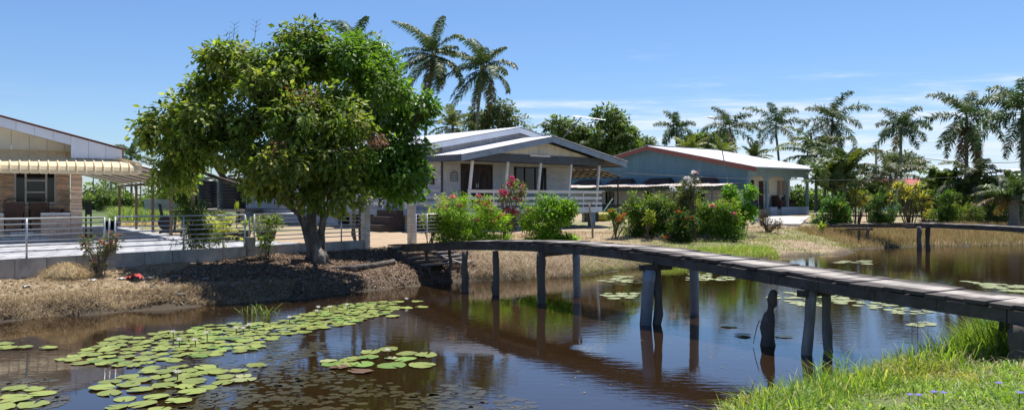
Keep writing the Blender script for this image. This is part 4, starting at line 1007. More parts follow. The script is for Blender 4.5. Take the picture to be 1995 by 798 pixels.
# ------------------------------------------------------------------ middle house on stilts
def middle_house():
    T = R(42); z0 = .62; t = thing('stilt_house', 'white boarded house on stilts with a front veranda, slanted posts and blue gable trim', 'house', (-1.78, 36.0, z0), T)
    U, O, Rr, Z = Vector((1, 0, 0)), Vector((0, -1, 0)), Vector((-1, 0, 0)), Vector((0, 0, 1))
    fl = 1.11; bb, bt = 3.24, 3.6; W = 8.46; yw = 2.0; xl = -.25
    # veranda floor, skirt, stilts
    MB().box(xl, W + .1, -.08, yw, fl - .07, fl).build('veranda_floor', 'grey_timber', t)
    MB().box(xl, W + .12, -.12, -.08, fl - .28, fl + .01).build('skirt_board', 'white_paint', t); MB().box(W + .1, W + .14, -.08, 6, fl - .28, fl + .01).build('skirt_board', 'white_paint', t)
    MB().box(xl - .04, xl, -.08, yw, fl - .28, fl + .01).build('skirt_board', 'white_paint', t)
    for x in (.1, 2.8, 5.6, 8.0):
        for y in (.1, 4.0, 9.0, 14.0, 19.0): 
            s = MB().box(x - .14, x + .14, y - .14, y + .14, .04, fl - .07).build('stilt', 'slate_wall' if y < 1 else 'concrete', t); MB().box(x - .3, x + .3, y - .3, y + .3, -.12, .06).build('footing', 'concrete', s)
    # main body walls (with gaps for door and window)
    H = bt + .55
    dx0, dx1, wx0, wx1 = 1.0, 2.85, 4.35, 6.6; wz0, wz1 = fl + .75, fl + 2.0
    for a, b, c, d in ((xl + .06, dx0, fl - .2, H - .3), (dx1, wx0, fl - .2, H - .3), (wx1, W, fl - .2, H - .3), (dx0, dx1, fl + 2.08, H - .3), (wx0, wx1, fl - .2, wz0), (wx0, wx1, wz1, H - .3)):
        MB().box(a, b, yw + .03, yw + .12, c, d).build('wall', 'siding', t)
    MB().box(xl + .03, xl + .12, yw + .12, 24, fl - .2, H - .1).build('wall', 'siding', t); MB().box(W - .09, W, yw + .12, 24, fl - .2, H - .1).build('wall', 'siding', t); MB().box(xl + .12, W - .09, 23.9, 24, fl - .2, H - .1).build('wall', 'siding', t)
    MB().box(xl, W, yw, 24, fl - .25, fl - .2).build('floor', 'dark_timber', t)
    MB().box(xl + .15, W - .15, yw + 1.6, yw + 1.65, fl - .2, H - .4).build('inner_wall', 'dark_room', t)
    # front wall faces: fine upright ribs left of the window, broad boards to its right
    panels_v(t, 'wall_panel', 'siding', (xl + .1, yw + .03, fl), U, lambda s: 2.05, dx0 - xl - .16, .11, O, .015, .01)
    panels_v(t, 'wall_panel', 'siding', (dx1 + .07, yw + .03, fl), U, lambda s: 2.05, wx0 - dx1 - .14, .11, O, .015, .01)
    boards(t, 'board', 'siding', (wx1 + .06, yw + .03, fl), U, Z, W - wx1 - .06, 2.08, .19, O)
    MB().box(xl + .02, xl + .12, yw - .02, yw + .1, fl, 3.3).build('corner_post', 'navy_trim', t)
    # double door with carved ovals
    f = MB().box(dx0 - .06, dx0, yw - .02, yw + .06, fl, fl + 2.08).box(dx1, dx1 + .06, yw - .02, yw + .06, fl, fl + 2.08).box(dx0, dx1, yw - .02, yw + .06, fl + 2.02, fl + 2.08).build('door_frame', 'dark_wood', t)
    m_ = (dx0 + dx1) / 2
    for a, b in ((dx0 + .005, m_ - .006), (m_ + .006, dx1 - .005)):
        d = MB().box(a, b, yw + .01, yw + .05, fl, fl + 2.015).build('door', 'dark_wood', t); c = (a + b) / 2
        for rx, rz, th in ((.26, .62, .022), (.15, .45, .018)):
            MB().tube([(c + rx * math.cos(q), yw - .0, fl + 1.15 + rz * math.sin(q)) for q in np.linspace(0, 6.2832, 17)], th, 5, False).build('carving', 'dark_wood', d)
        for zc in (.12, 1.85): MB().box(a + .1, b - .1, yw - .006, yw + .012, fl + zc, fl + zc + .09).build('carving', 'dark_wood', d)
        MB().box(m_ + (-.07 if b < m_ else .04), m_ + (-.04 if b < m_ else .07), yw - .02, yw + .012, fl + .95, fl + 1.15).build('handle', 'galv', d)
    window(t, (wx0, yw + .05, wz0 - .25), U, O, wx1 - wx0, wz1 - wz0 + .28, 3, 1, 'dark_wood', .05, depth=.3)
    # veranda rails and slanted posts
    px = [0.0, 2.12, 4.24, 6.36, W]
    for k, x in enumerate(px):
        MB().beam((x - .28, -.02, fl - .1), (x + .0, -.02, bb + .02), .1, .1, (0, 1, 0)).build('veranda_post', 'white_paint', t)
    for z, h in ((.74, .1), (.45, .13), (.18, .13)):
        MB().box(xl - .05, W + .12, -.1, -.05, fl + z - (h / 2), fl + z + h / 2).build('rail', 'white_paint', t)
        MB().box(W + .02, W + .07, -.05, yw, fl + z - h / 2, fl + z + h / 2).build('rail', 'white_paint', t)
    MB().box(xl - .05, W + .3, -.14, -.0, fl + .795, fl + .83).build('hand_rail', 'white_paint', t)
    for k in range(9): MB().box(.2 + 1.0 * k, .27 + 1.0 * k, -.05, -.01, fl, fl + .79).build('baluster', 'white_paint', t)
    MB().box(1.62, 1.74, -.22, -.12, fl - .2, fl + 1.05).build('newel_post', 'grey_timber', t)
    # low tables / bench on the veranda hidden behind rails are left out; eaves beam, gable boards
    MB().box(xl - .05, W + .25, -.1, .02, bb, bt + .02).build('eaves_beam', 'navy_trim', t); MB().box(xl - .06, xl + .04, .02, yw, bb, bt + .02).build('eaves_beam', 'navy_trim', t)
    MB().box(W + .13, W + .22, .02, yw, bb, bt + .02).build('eaves_beam', 'navy_trim', t)
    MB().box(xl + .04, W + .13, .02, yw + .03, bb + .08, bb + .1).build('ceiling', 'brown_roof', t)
    MB().box(3.45, 4.75, -.16, -.1, bt - .05, bt + .02).build('tube_lamp', 'white_plastic', t)
    xa, xb, xp, ze, zp = -1.12, 9.9, 4.45, 3.44, 4.5; sl1, sl2 = (zp - ze) / (xp - xa), (zp - ze) / (xb - xp)
    zr = lambda x: zp - (sl1 * (xp - x) if x < xp else sl2 * (x - xp))
    panels_v(t, 'gable_board', 'gable_board', (.35, -.04, 0), U, lambda s: zr(.35 + s) - .24, 7.9, .62, O, .025, .01, bottom=bt + .02)
    yf = -.62
    for a, b in ((xa, xp), (xp, xb)):
        a_, b_ = (a, zr(a)), (b, zr(b)); e0, e1 = (.004, -.004)
        MB().hexa([(a + e0, yf - .04, zr(a) - .27), (b + e1, yf - .04, zr(b) - .27), (b + e1, yf, zr(b) - .27), (a + e0, yf, zr(a) - .27)], [(a + e0, yf - .04, zr(a) - .01), (b + e1, yf - .04, zr(b) - .01), (b + e1, yf, zr(b) - .01), (a + e0, yf, zr(a) - .01)]).build('rake_board', 'blue_trim', t)
    roof_sheets(t, 'roof_sheet', 'roof_white', (xp, yf - .1, zp + .03), (xp, 3.2, zp + .03), (xa - .06, yf - .1, ze + .02), (xa - .06, 3.2, ze + .02), 4, .02, .03)
    roof_sheets(t, 'roof_sheet', 'roof_white', (xp, yf - .1, zp + .03), (xp, 3.2, zp + .03), (xb + .06, yf - .1, ze + .02), (xb + .06, 3.2, ze + .02), 4, .02, .03)
    MB().box(xp - .12, xp + .12, yf - .11, 3.2, zp + .035, zp + .075).build('ridge_cap', 'roof_white', t)
    MB().box(xa - .03, xa + .01, yf, 3.2, ze - .24, ze).build('eave_board', 'navy_trim', t); MB().box(xb - .01, xb + .03, yf, 3.2, ze - .24, ze).build('eave_board', 'navy_trim', t)
    for x0_, x1_ in ((xa, xl), (W + .2, xb)):
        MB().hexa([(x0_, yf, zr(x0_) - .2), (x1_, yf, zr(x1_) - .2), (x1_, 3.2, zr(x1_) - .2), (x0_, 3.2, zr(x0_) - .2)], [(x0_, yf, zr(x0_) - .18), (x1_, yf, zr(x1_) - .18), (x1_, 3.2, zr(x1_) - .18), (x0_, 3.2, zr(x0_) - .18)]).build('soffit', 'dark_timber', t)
    # higher main roof behind
    ya = 1.55; za, zq = 4.02, 5.06; xq, xA, xB = 4.29, -1.22, 9.8; zm = lambda x: zq - (zq - za) * abs(x - xq) / (xq - xA)
    for a, b in ((xA, xq), (xq, xB)):
        MB().hexa([(a, ya - .04, zm(a) - .26), (b, ya - .04, zm(b) - .26), (b, ya, zm(b) - .26), (a, ya, zm(a) - .26)], [(a, ya - .04, zm(a) - .01), (b, ya - .04, zm(b) - .01), (b, ya, zm(b) - .01), (a, ya, zm(a) - .01)]).build('rake_board', 'white_fascia', t)
    panels_v(t, 'gable_board', 'siding_lilac', (xl, yw - .1, 0), U, lambda s: zm(xl + s) - .2, W - xl, .22, O, .02, .012, bottom=3.45)
    roof_sheets(t, 'roof_sheet', 'roof_white', (xq, ya - .1, zq + .03), (xq, 25, zq + .03), (xA - .05, ya - .1, za + .02), (xA - .05, 25, za + .02), 12, .02, .03)
    roof_sheets(t, 'roof_sheet', 'roof_white', (xq, ya - .1, zq + .03), (xq, 25, zq + .03), (xB + .05, ya - .1, za + .02), (xB + .05, 25, za + .02), 12, .02, .03)
    MB().box(xA - .03, xA + .01, ya, 25, za - .22, za).build('eave_board', 'navy_trim', t)
    # left side wall in broad boards with louvre windows and a door onto the side porch
    Y = lambda y: y - yw - .02
    holes = ((Y(3.05), Y(3.75), .85, 1.95), (Y(6.35), Y(7.3), 0, 2.05), (Y(12.2), Y(13.2), .95, 1.9), (Y(18.6), Y(19.3), .7, 1.7), (Y(15.4), Y(16.4), .95, 1.8))
    boards(t, 'board', 'siding_lilac', (xl + .03, 24, fl - .2), (0, -1, 0), Z, 24 - yw - .02, 2.7, .2, Rr, .02, .014, holes=[(22 - .02 - b, 22 - .02 - a, c + .2, d + .2) for a, b, c, d in holes])
    for (a, b, c, d) in holes:
        if c > 0:
            f, sb = window(t, (xl + .03, b + yw + .02, fl + c), (0, -1, 0), Rr, b - a, d - c, 2, 1, 'dark_wood' if a < 3 else 'white_paint', .05, depth=.05)
            for k in range(4): MB().beam((xl - .03, a + yw + .1, fl + c + .15 + .22 * k), (xl - .03, b + yw - .06, fl + c + .15 + .22 * k), .12, .012, (.6, 0, .8)).build('louvre_blade', 'glass', f)
        else: MB().box(xl - .0, xl + .04, a + yw + .03, b + yw + .0, fl, fl + d - .02).build('door', 'dark_wood', t)
    MB().box(xl - .06, xl - .01, 2.5, 2.75, fl + 1.1, fl + 1.5).build('meter_box', 'dark_brown', t)
    boards(t, 'board', 'siding_lilac', (xl + .02, 24, .12), (0, -1, 0), Z, 12.6, fl - .34, .2, Rr, .02, .014); MB().box(xl + .03, xl + .12, 11.4, 24, -.1, fl - .25).build('wall', 'siding_lilac', t)
    MB().box(3.9, 4.0, .6, 23.5, -.1, fl - .25).build('underfloor_light_block', 'dark_brown', t); MB().box(xl + .2, W - .2, 11.3, 11.4, -.1, fl - .25).build('underfloor_light_block', 'dark_brown', t)  # dark sheets added to block light and keep the underfloor dark
    # side porch with white rails and block stairs
    MB().box(-2.2, xl, 2.0, 7.2, fl - .12, fl - .06).build('porch_floor', 'grey_timber', t); MB().box(-2.24, -2.2, 2.0, 7.2, fl - .33, fl - .04).build('skirt_board', 'blue_trim', t); MB().box(-2.24, xl, 1.96, 2.0, fl - .33, fl - .04).build('skirt_board', 'blue_trim', t)
    for y in (2.2, 4.6, 6.8): MB().box(-2.1, -1.86, y, y + .24, -.1, fl - .12).build('stilt', 'concrete', t)
    for z in (.2, .5, .8):
        MB().box(-2.2, -2.16, 3.9, 7.2, fl + z - .06, fl + z + .06).build('rail', 'white_paint', t)
        MB().box(-2.1, xl - .05, 2.0, 2.04, fl + z - .06, fl + z + .06).build('rail', 'white_paint', t)
    for y in (2.05, 3.85, 5.5, 7.1): MB().box(-2.2, -2.1, y, y + .1, fl - .06, fl + .9).build('rail_post', 'white_paint', t)
    for y in (2.05, 3.87, 7.1): MB().box(-2.09, -1.99, y, y + .1, fl - .06, 3.5).build('porch_post', 'white_paint', t)
    MB().box(-1.9, -1.84, 2.2, 2.7, fl - .06, fl + .62).build('white_board', 'white_paint', t); MB().box(-1.9, -1.84, 2.73, 3.05, fl - .06, fl + .58).build('white_board', 'white_paint', t)
    for k, (h, d) in enumerate(((fl - .08, .35), (fl * .66, .75), (fl * .33, 1.15))):
        MB().box(-2.26 - d, -2.26 - d + .4 if k else -2.26, 2.15, 3.75, -.1, h).build('stair_block', 'dark_brown', t)
    # flat awning on the right side
    aw = MB().hexa([(W + .3, .4, 3.1), (W + 2.2, .4, 2.72), (W + 2.2, 4.5, 2.72), (W + .3, 4.5, 3.1)], [(W + .3, .4, 3.13), (W + 2.2, .4, 2.75), (W + 2.2, 4.5, 2.75), (W + .3, 4.5, 3.13)]).build('side_awning', 'rust_sheet', t)
    for k in range(9): MB().beam((W + .3, .45 + .5 * k, 3.06), (W + 2.2, .45 + .5 * k, 2.68), .04, .05).build('rafter', 'dark_brown', aw)
    for k in range(5): MB().beam((W + .4 + .43 * k, .42, 3.0 - .086 * k), (W + .4 + .43 * k, 4.5, 3.0 - .086 * k), .03, .03).build('batten', 'dark_brown', aw)
    MB().beam((W + .4, 4.4, 3.06), (W + 2.15, 4.4, 2.7), .05, .05).build('rafter', 'dark_brown', aw); MB().box(W + 2.1, W + 2.16, .5, .56, -.1, 2.7).build('post', 'dark_brown', aw); MB().box(W + 2.1, W + 2.16, 4.3, 4.36, -.1, 2.7).build('post', 'dark_brown', aw)
    # wall ornament: small wire arch with shelves
    MH = t
    o = thing('wall_ornament', 'small arched wire rack hung on the ribbed wall left of the double door', 'wall rack', Matrix.Translation(t.location) @ Matrix.Rotation(T, 4, 'Z') @ Vector((.52, yw - .02, fl + 1.25)), T)
    MB().tube([(-.2, 0, 0), (-.2, 0, .32), (-.12, 0, .45), (0, 0, .5), (.12, 0, .45), (.2, 0, .32), (.2, 0, 0)], .014, 5).build('frame', 'steel_dark', o)
    for z in (.0, .12, .24, .36): MB().box(-.2, .2, -.03, .0, z, z + .03).build('shelf', 'steel_dark', o)
middle_house()
MHM = Matrix.Translation((-1.78, 36, .62)) @ Matrix.Rotation(R(42), 4, 'Z')
# antenna mast behind the ridge
def antenna():
    q = MHM @ Vector((9.2, 9.5, 0)); t = thing('antenna_mast', 'tall thin television aerial mast with a long horizontal boom above the roofs', 'antenna', (q.x, q.y, .8))
    H = at(1133, 228, q.y).z - .8; x = at(1133, 228, q.y).x - q.x
    MB().tube([(0, 0, -.2), (x * .5, 0, H * .5), (x, 0, H)], .035, 6).build('mast', 'steel_dark', t)
    a, b = at(1117, 226, q.y), at(1180, 233, q.y); MB().tube([(a.x - q.x, 0, a.z - .8), (b.x - q.x, .3, b.z - .8)], .025, 5).build('boom', 'galv', t)
    for k in range(9):
        f = (k + .5) / 9; c = a.lerp(b, f); MB().tube([(c.x - q.x, -.5 + .02 * k, c.z - .8), (c.x - q.x, .5 - .02 * k, c.z - .8)], .008, 4).build('element', 'galv', t)
antenna()

# ------------------------------------------------------------------ blue house at the back
def blue_house():
    T = R(40); C = Vector((16.6, 54.6)); z0 = .78; t = thing('blue_house', 'long blue gabled house with white metal roof, red rake boards and cream arcade porch', 'house', (C.x, C.y, z0), T)
    # local: x along the porch (to the right), y along the gable wall to the back-left; origin = eave corner of the roof seen at the end of the red board
    U, O, Lf, Z = Vector((1, 0, 0)), Vector((0, -1, 0)), Vector((-1, 0, 0)), Vector((0, 0, 1))
    D, Lx = 19.4, 9.1; ze, zp = 3.52, 5.42; yp = 9.7; zr = lambda y: zp - (zp - ze) * abs(y - yp) / yp
    xg = .45; fl = .6; yb = 1.0       # gable wall plane, porch floor, porch front wall line
    roof_sheets(t, 'roof_sheet', 'roof_white', (0, yp, zp), (Lx, yp, zp), (0, -.05, ze), (Lx, -.05, ze), 9, .025, .03)
    roof_sheets(t, 'roof_sheet', 'roof_white', (0, yp, zp), (Lx, yp, zp), (0, D + .05, ze), (Lx, D + .05, ze), 9, .025, .03)
    MB().box(-.01, Lx, yp - .15, yp + .15, zp + .035, zp + .07).build('ridge_cap', 'roof_white', t)
    for a, b in ((0, yp), (yp, D)):
        MB().hexa([(-.05, a, zr(a) - .34), (-.05, b, zr(b) - .34), (-.01, b, zr(b) - .34), (-.01, a, zr(a) - .34)], [(-.05, a, zr(a) - .01), (-.05, b, zr(b) - .01), (-.01, b, zr(b) - .01), (-.01, a, zr(a) - .01)]).build('rake_board', 'red_trim', t)
    MB().box(0, Lx, .0, .04, ze - .1, ze - .02).build('eave_board', 'slate_wall', t)
    # gable wall in upright sheets above, boards below
    MB().hexa([(xg + .03, D - .6, 0), (xg + .03, yb, 0), (xg + .12, yb, 0), (xg + .12, D - .6, 0)], [(xg + .03, D - .6, 2.9), (xg + .03, yb, 2.9), (xg + .12, yb, 2.9), (xg + .12, D - .6, 2.9)]).build('wall', 'slate_wall', t)
    panels_v(t, 'wall_sheet', 'blue_wall', (xg + .03, D - .6, 0), (0, -1, 0), lambda s: zr(D - .6 - s) - .06, D - .6 - yb, .62, Lf, .025, .008, bottom=2.0)
    boards(t, 'board', 'siding_lilac', (xg + .03, D - .6, .9), (0, -1, 0), Z, D - .6 - yb - .1, 1.05, .26, Lf, .02, .012)
    MB().box(xg - .01, xg + .03, yb + .1, D - .6, .02, .88).build('plinth', 'navy_trim', t)
    for y in (13.5, 9.3, 4.6): window(t, (xg - .0, y + .9, .95), (0, -1, 0), Lf, .9, .95, 2, 1, 'dark_wood', .05, depth=.02)
    # small brown hip hoods above the windows
    for y in (16.2, 12.4, 8.6, 4.6):
        a, b = y - 1.35, y + 1.35
        MB().hexa([(xg - .8, a, 2.5), (xg - .8, b, 2.5), (xg, b, 2.5), (xg, a, 2.5)][::-1], [(xg - .3, a + .45, 2.9), (xg - .3, b - .45, 2.9), (xg, b - .35, 2.92), (xg, a + .35, 2.92)][::-1]).build('window_hood', 'brown_roof', t)
    # far and right walls
    MB().box(xg + .12, Lx - .4, D - .7, D - .6, 0, 3.4).build('wall', 'slate_wall', t); MB().box(Lx - .5, Lx - .4, 3.2, D - .7, 0, 3.2).build('wall', 'slate_wall', t)
    # arcade beam with chamfered openings, columns
    xs = [xg + .0, 2.62, 5.3, 8.05]; yb0 = yb - .1; zt = ze - .02; zb = 2.93; ch = .42
    MB().box(xs[0] - .02, xs[-1] + .14, yb0 - .06, yb0 + .08, zb, zr(yb0) - .05).build('arcade_beam', 'slate_wall', t)
    for a, b in zip(xs[:-1], xs[1:]):
        for x, s in ((a + .1, 1), (b - .02, -1)):
            MB().prism([(x, zb + .002), (x + s * ch, zb + .002), (x, zb - ch)], yb0 - .055, yb0 + .075).build('arcade_bracket', 'slate_wall', t)
    for k, x in enumerate(xs): MB().box(x - .04, x + .12, yb0 - .08, yb0 + .1, -.05, zb + .02).build('column', 'slate_wall', t)
    MB().box(xs[-1] - .0, xs[-1] + .12, yb0 + .1, 4.6, zb + .1, 3.3).build('arcade_beam', 'slate_wall', t)
    MB().box(xs[-1] - .02, xs[-1] + .12, 4.5, 4.62, -.05, zb + .1).build('column', 'dark_wood', t)
    # porch floor, back wall, low blue front wall
    MB().box(xg + .12, xs[-1] + .2, yb0 - .06, 4.2, -.06, fl).build('porch_floor', 'concrete', t)
    pw = 1.9
    MB().box(xg + .12, 7.36, pw, pw + .1, -.05, 3.2).build('wall', 'cream_wall', t); MB().box(7.28, 7.38, pw + .1, D - .75, -.05, 3.2).build('wall', 'cream_wall', t)
    MB().box(4.42, 7.36, pw - .02, pw, fl, 1.45).build('dado', 'slate_wall', t); MB().box(xg + .12, 3.1, pw - .02, pw, fl, 1.3).build('dado', 'navy_trim', t)
    window(t, (5.44, pw - .01, 1.53), U, O, 1.28, 1.22, 2, 1, 'white_paint', .06, depth=.02, pane_mat='curtain')
    window(t, (2.03, pw - .01, 1.5), U, O, .6, 1.25, 1, 1, 'white_paint', .06, depth=.02)
    d = MB().box(3.2, 3.68, pw - .06, pw - .02, fl, 2.62).build('door', 'dark_wood', t)  # dark panel painted in place of the unlit open doorway
    d2 = MB().box(3.7, 4.35, pw - .12, pw - .07, fl, 2.6).build('door', 'white_paint', t)
    for k in range(3): MB().box(3.77 + .18 * k, 3.91 + .18 * k, pw - .14, pw - .12, 1.72, 2.1).build('door_pane', 'dark_wood', d2)
    MB().box(3.77, 4.27, pw - .14, pw - .12, 2.18, 2.45).build('door_pane', 'dark_wood', d2)
    for a, b in ((2.85, 3.75), (4.35, 8.0)): MB().box(a, b, yb0 - .19, yb0 - .07, -.06, .76).build('porch_wall', 'pale_blue', t)
    MB().hexa([(5.5, 4.8, 2.1), (8.6, 4.8, 2.1), (8.6, 3.2, 2.55), (5.5, 3.2, 2.55)][::1], [(5.5, 4.8, 2.14), (8.6, 4.8, 2.14), (8.6, 3.2, 2.6), (5.5, 3.2, 2.6)]).build('back_awning', 'brown_roof', t)
    return t
pm('pale_blue', (.40, .47, .56), .8, .12, 3, .15, 20, dirt=.4, dirtcol=(.28, .32, .37))
blue_house()
BHM = Matrix.Translation((16.6, 54.6, .78)) @ Matrix.Rotation(R(40), 4, 'Z')
def lean_to():
    t = thing('lean_to_shed', 'open lean-to with pale rusty corrugated roof along the blue gable wall', 'shed', BHM @ Vector((.4, 1.2, 0)), R(40))
    # y runs back along the gable wall, x negative = towards the stilt house
    n = 9
    for k in range(n):
        a, b = .2 + 1.85 * k, .2 + 1.85 * (k + 1) + .08; dz = .03 * ((k * 7) % 3 - 1)
        roof_sheets(t, 'roof_sheet', 'rust_sheet', (-.08, a, 2.48 + dz), (-.08, b, 2.48 + dz), (-3.3, a, 2.24 + dz), (-3.3, b, 2.22 + dz), 1, .01, .035, 7)
    for y in (.5, 5.6, 10.8, 16.0):
        MB().tube([(-3.0, y, -.15), (-3.02, y, 2.18)], .07, 7).build('post', 'grey_timber', t, True)
    MB().beam((-3.0, .3, 2.17), (-3.0, 16.8, 2.17), .07, .08).build('beam', 'dark_timber', t)
lean_to()
def porch_set(label, x, y, rz):
    p = BHM @ Vector((x, y, .6)); t = thing('porch_armchair', label, 'chair', p, R(40) + rz)
    MB().box(-.34, .34, -.3, .3, .22, .44).build('seat', 'wicker', t)
    MB().hexa([(-.34, .2, .44), (.34, .2, .44), (.34, .34, .44), (-.34, .34, .44)], [(-.32, .42, 1.0), (.32, .42, 1.0), (.32, .52, 1.0), (-.32, .52, 1.0)]).build('backrest', 'wicker', t)
    for s in (-1, 1):
        MB().box(s * .38 - .05, s * .38 + .05, -.3, .32, .42, .62).build('armrest', 'wicker', t)
        for q in (-.24, .24): MB().box(s * .3 - .03, s * .3 + .03, q - .03, q + .03, 0, .24).build('leg', 'dark_wood', t)
porch_set('patterned brown armchair on the arcade porch, nearest the white door', 5.1, 1.4, R(80))
porch_set('patterned brown armchair at the far end of the arcade porch', 6.4, 1.4, R(-20))
# paved drive in front of the porch
def drive():
    b = MB(); q = [at(1500, 444, 46), at(1592, 433, 52), BHM @ Vector((8.2, .6, 0)), BHM @ Vector((2.6, .6, 0))]
    for i, (px, py, Y) in enumerate(((1480, 0, 43.5), (1560, 0, 43.2))): q[i] = at(px, 400, Y)
    v = [(p.x, p.y, .62) for p in q]; w = [(p.x, p.y, z) for p, z in zip(q, (.80, .80, .97, .97))]; b.hexa(v, w); o = b.build('concrete_path', 'concrete_pale'); o['kind'] = 'structure'
drive()
# far buildings glimpsed through the plants on the right
def far_house(label, px0, px1, py_roof, py_eave, Y, roof, wallm):
    a, b = at(px0, py_roof, Y), at(px1, py_roof, Y); ze = at(px0, py_eave, Y).z; zr_ = a.z; W = b.x - a.x
    t = thing('distant_house', label, 'house', (a.x, Y, .9)); e = ze - .9; r_ = zr_ - .9
    MB().box(.3, W - .3, .4, 6, 0, e).build('wall', wallm, t)
    roof_sheets(t, 'roof_sheet', roof, (0, 3.2, r_), (W, 3.2, r_), (0, 0, e), (W, 0, e), 6, .03, .04); roof_sheets(t, 'roof_sheet', roof, (0, 3.2, r_), (W, 3.2, r_), (0, 6.4, e), (W, 6.4, e), 6, .03, .04)
    for k in range(3): window(t, (W * (.2 + .25 * k), .39, e - 1.6), (1, 0, 0), (0, -1, 0), .9, 1.0, 2, 1, 'white_paint', .06, depth=.02)
far_house('distant house with a red metal roof glimpsed between the croton plants', 1735, 1835, 346, 362, 78, 'red_roof', 'cream_wall')
far_house('distant house with a pale blue metal roof at the right edge', 1870, 2070, 326, 357, 62, 'sky_roof', 'slate_wall')

# black water tanks
def tank(px, Y, r, h, label):
    p = at(px, 407, Y); t = thing('water_tank', label, 'water tank', (p.x, p.y, 1.52), 0, 'black water tanks')
    prof = [(.02, 0), (r, 0)]; n = 9
    for k in range(n): z = h * .86 * k / n; prof += [(r, z + .02), (r, z + h * .86 / n * .62), (r - .035, z + h * .86 / n * .72), (r - .035, z + h * .86 / n * .94)]
    prof += [(r, h * .86), (r * .8, h * .95), (r * .3, h), (.01, h)]
    MB().lathe(prof, 24).build('shell', 'tank_plastic', t, True); MB().lathe([(.01, 0), (.25, 0), (.25, .08), (.01, .1)], 14).build('lid', 'tank_plastic', t, True).location = (0, 0, h * .99)
tank(452, 49, .82, 2.0, 'larger black ribbed water tank beside the white boarded wall'); tank(405, 51.5, .62, 1.9, 'smaller black ribbed water tank on the left of the tank stand')
def tank_stand():
    p = at(452, 407, 49); t = thing('tank_stand', 'concrete platform carrying two black water tanks', 'platform', (p.x, p.y, .7))
    MB().box(-2.6, 1.1, -1.0, 3.4, .66, .815).build('platform', 'concrete', t)
    for x in (-2.3, -.6, .9):
        for y in (-.7, 2.9): MB().box(x - .12, x + .12, y - .12, y + .12, -.2, .66).build('leg', 'concrete', t)
tank_stand()
# white wash basin wall behind the left carport (pale grave-like block)
def white_block():
    p = at(312, 404, 60); t = thing('white_block_wall', 'low weathered white block wall in the meadow beyond the carport', 'wall', (p.x, p.y, gz(p.x, p.y)), R(20))
    for i in range(3):
        for j in range(5): MB().box(-1.1 + .44 * j + (.1 if i % 2 else 0), -1.1 + .44 * j + .42 + (.1 if i % 2 else 0), -.1, .1, .42 * i + .15, .42 * i + .55).build('block', 'concrete_pale', t)
    MB().box(-1.1, 1.2, -.08, .08, -.1, 1.2).build('core', 'concrete', t)
white_block()
# utility pole and wires
def pole_and_wires():
    p = at(1707, 330, 85); t = thing('utility_pole', 'thin grey utility pole standing beyond the palms', 'pole', (p.x, p.y, .9))
    MB().tube([(0, 0, -.3), (0, 0, at(1707, 288, 85).z - .9)], .12, 8).build('pole', 'grey_timber', t, True); z = at(1707, 292, 85).z - .9
    MB().box(-.6, .6, -.05, .05, z - .15, z - .05).build('cross_arm', 'grey_timber', t)
    q = at(1450, 338, 85); e = at(2120, 318, 85)
    pts = [p.lerp(q, i / 10) for i in range(11)]
    def wire(label, pts, r): 
        o = MB().tube(pts, r, 4).build('wire', 'steel_dark'); tag(o, label, 'wire')
    def sag(a, b, s, n=18): return [a.lerp(b, i / n) - Vector((0, 0, s * 4 * (i / n) * (1 - i / n))) for i in range(n + 1)]
    wire('overhead wire sagging from the utility pole to the left behind the palms', sag(at(1707, 292, 84.9), at(1480, 342, 84.9), .3), .03)
    wire('overhead wire running right from the utility pole across the palms', sag(at(1707, 292, 84.9), at(2130, 298, 84.9), 1.2), .03)
    wire('thin service wire slung low between the stilt house and the right edge', sag(MHM @ Vector((8.55, -.05, 2.95)), at(2080, 330, 50), .55), .012)
pole_and_wires()

# leaning lamp pole in front of the blue house
def lamp_pole():
    g = at(1430, 400, 47.0); z = gz(g.x, g.y); t = thing('lamp_pole', 'thin leaning pole with a white lamp head crossing the white roof', 'lamp pole', (g.x, g.y, z))
    b = Vector((g.x, g.y, z)); e = at(1394, 238, 47.0) - b; m = at(1403, 272, 47.0) - b
    MB().tube([(0, 0, -.2), m * .5 + Vector((.05, 0, 0)), m, e], [.035, .032, .028, .022], 7).build('pole', 'grey_timber', t, True)
    h = at(1386, 229, 47.0) - b; MB().tube([e, h + Vector((.1, 0, .02))], .018, 6).build('bracket', 'galv', t, True)
    o = MB().lathe([(.01, .09), (.1, .07), (.22, .0), (.24, -.05), (.2, -.07), (.01, -.05)], 14).build('lamp_head', 'white_plastic', t, True); o.location = h; o.scale = (1.0, .6, .8); o.rotation_euler = (0, R(12), 0)
lamp_pole()
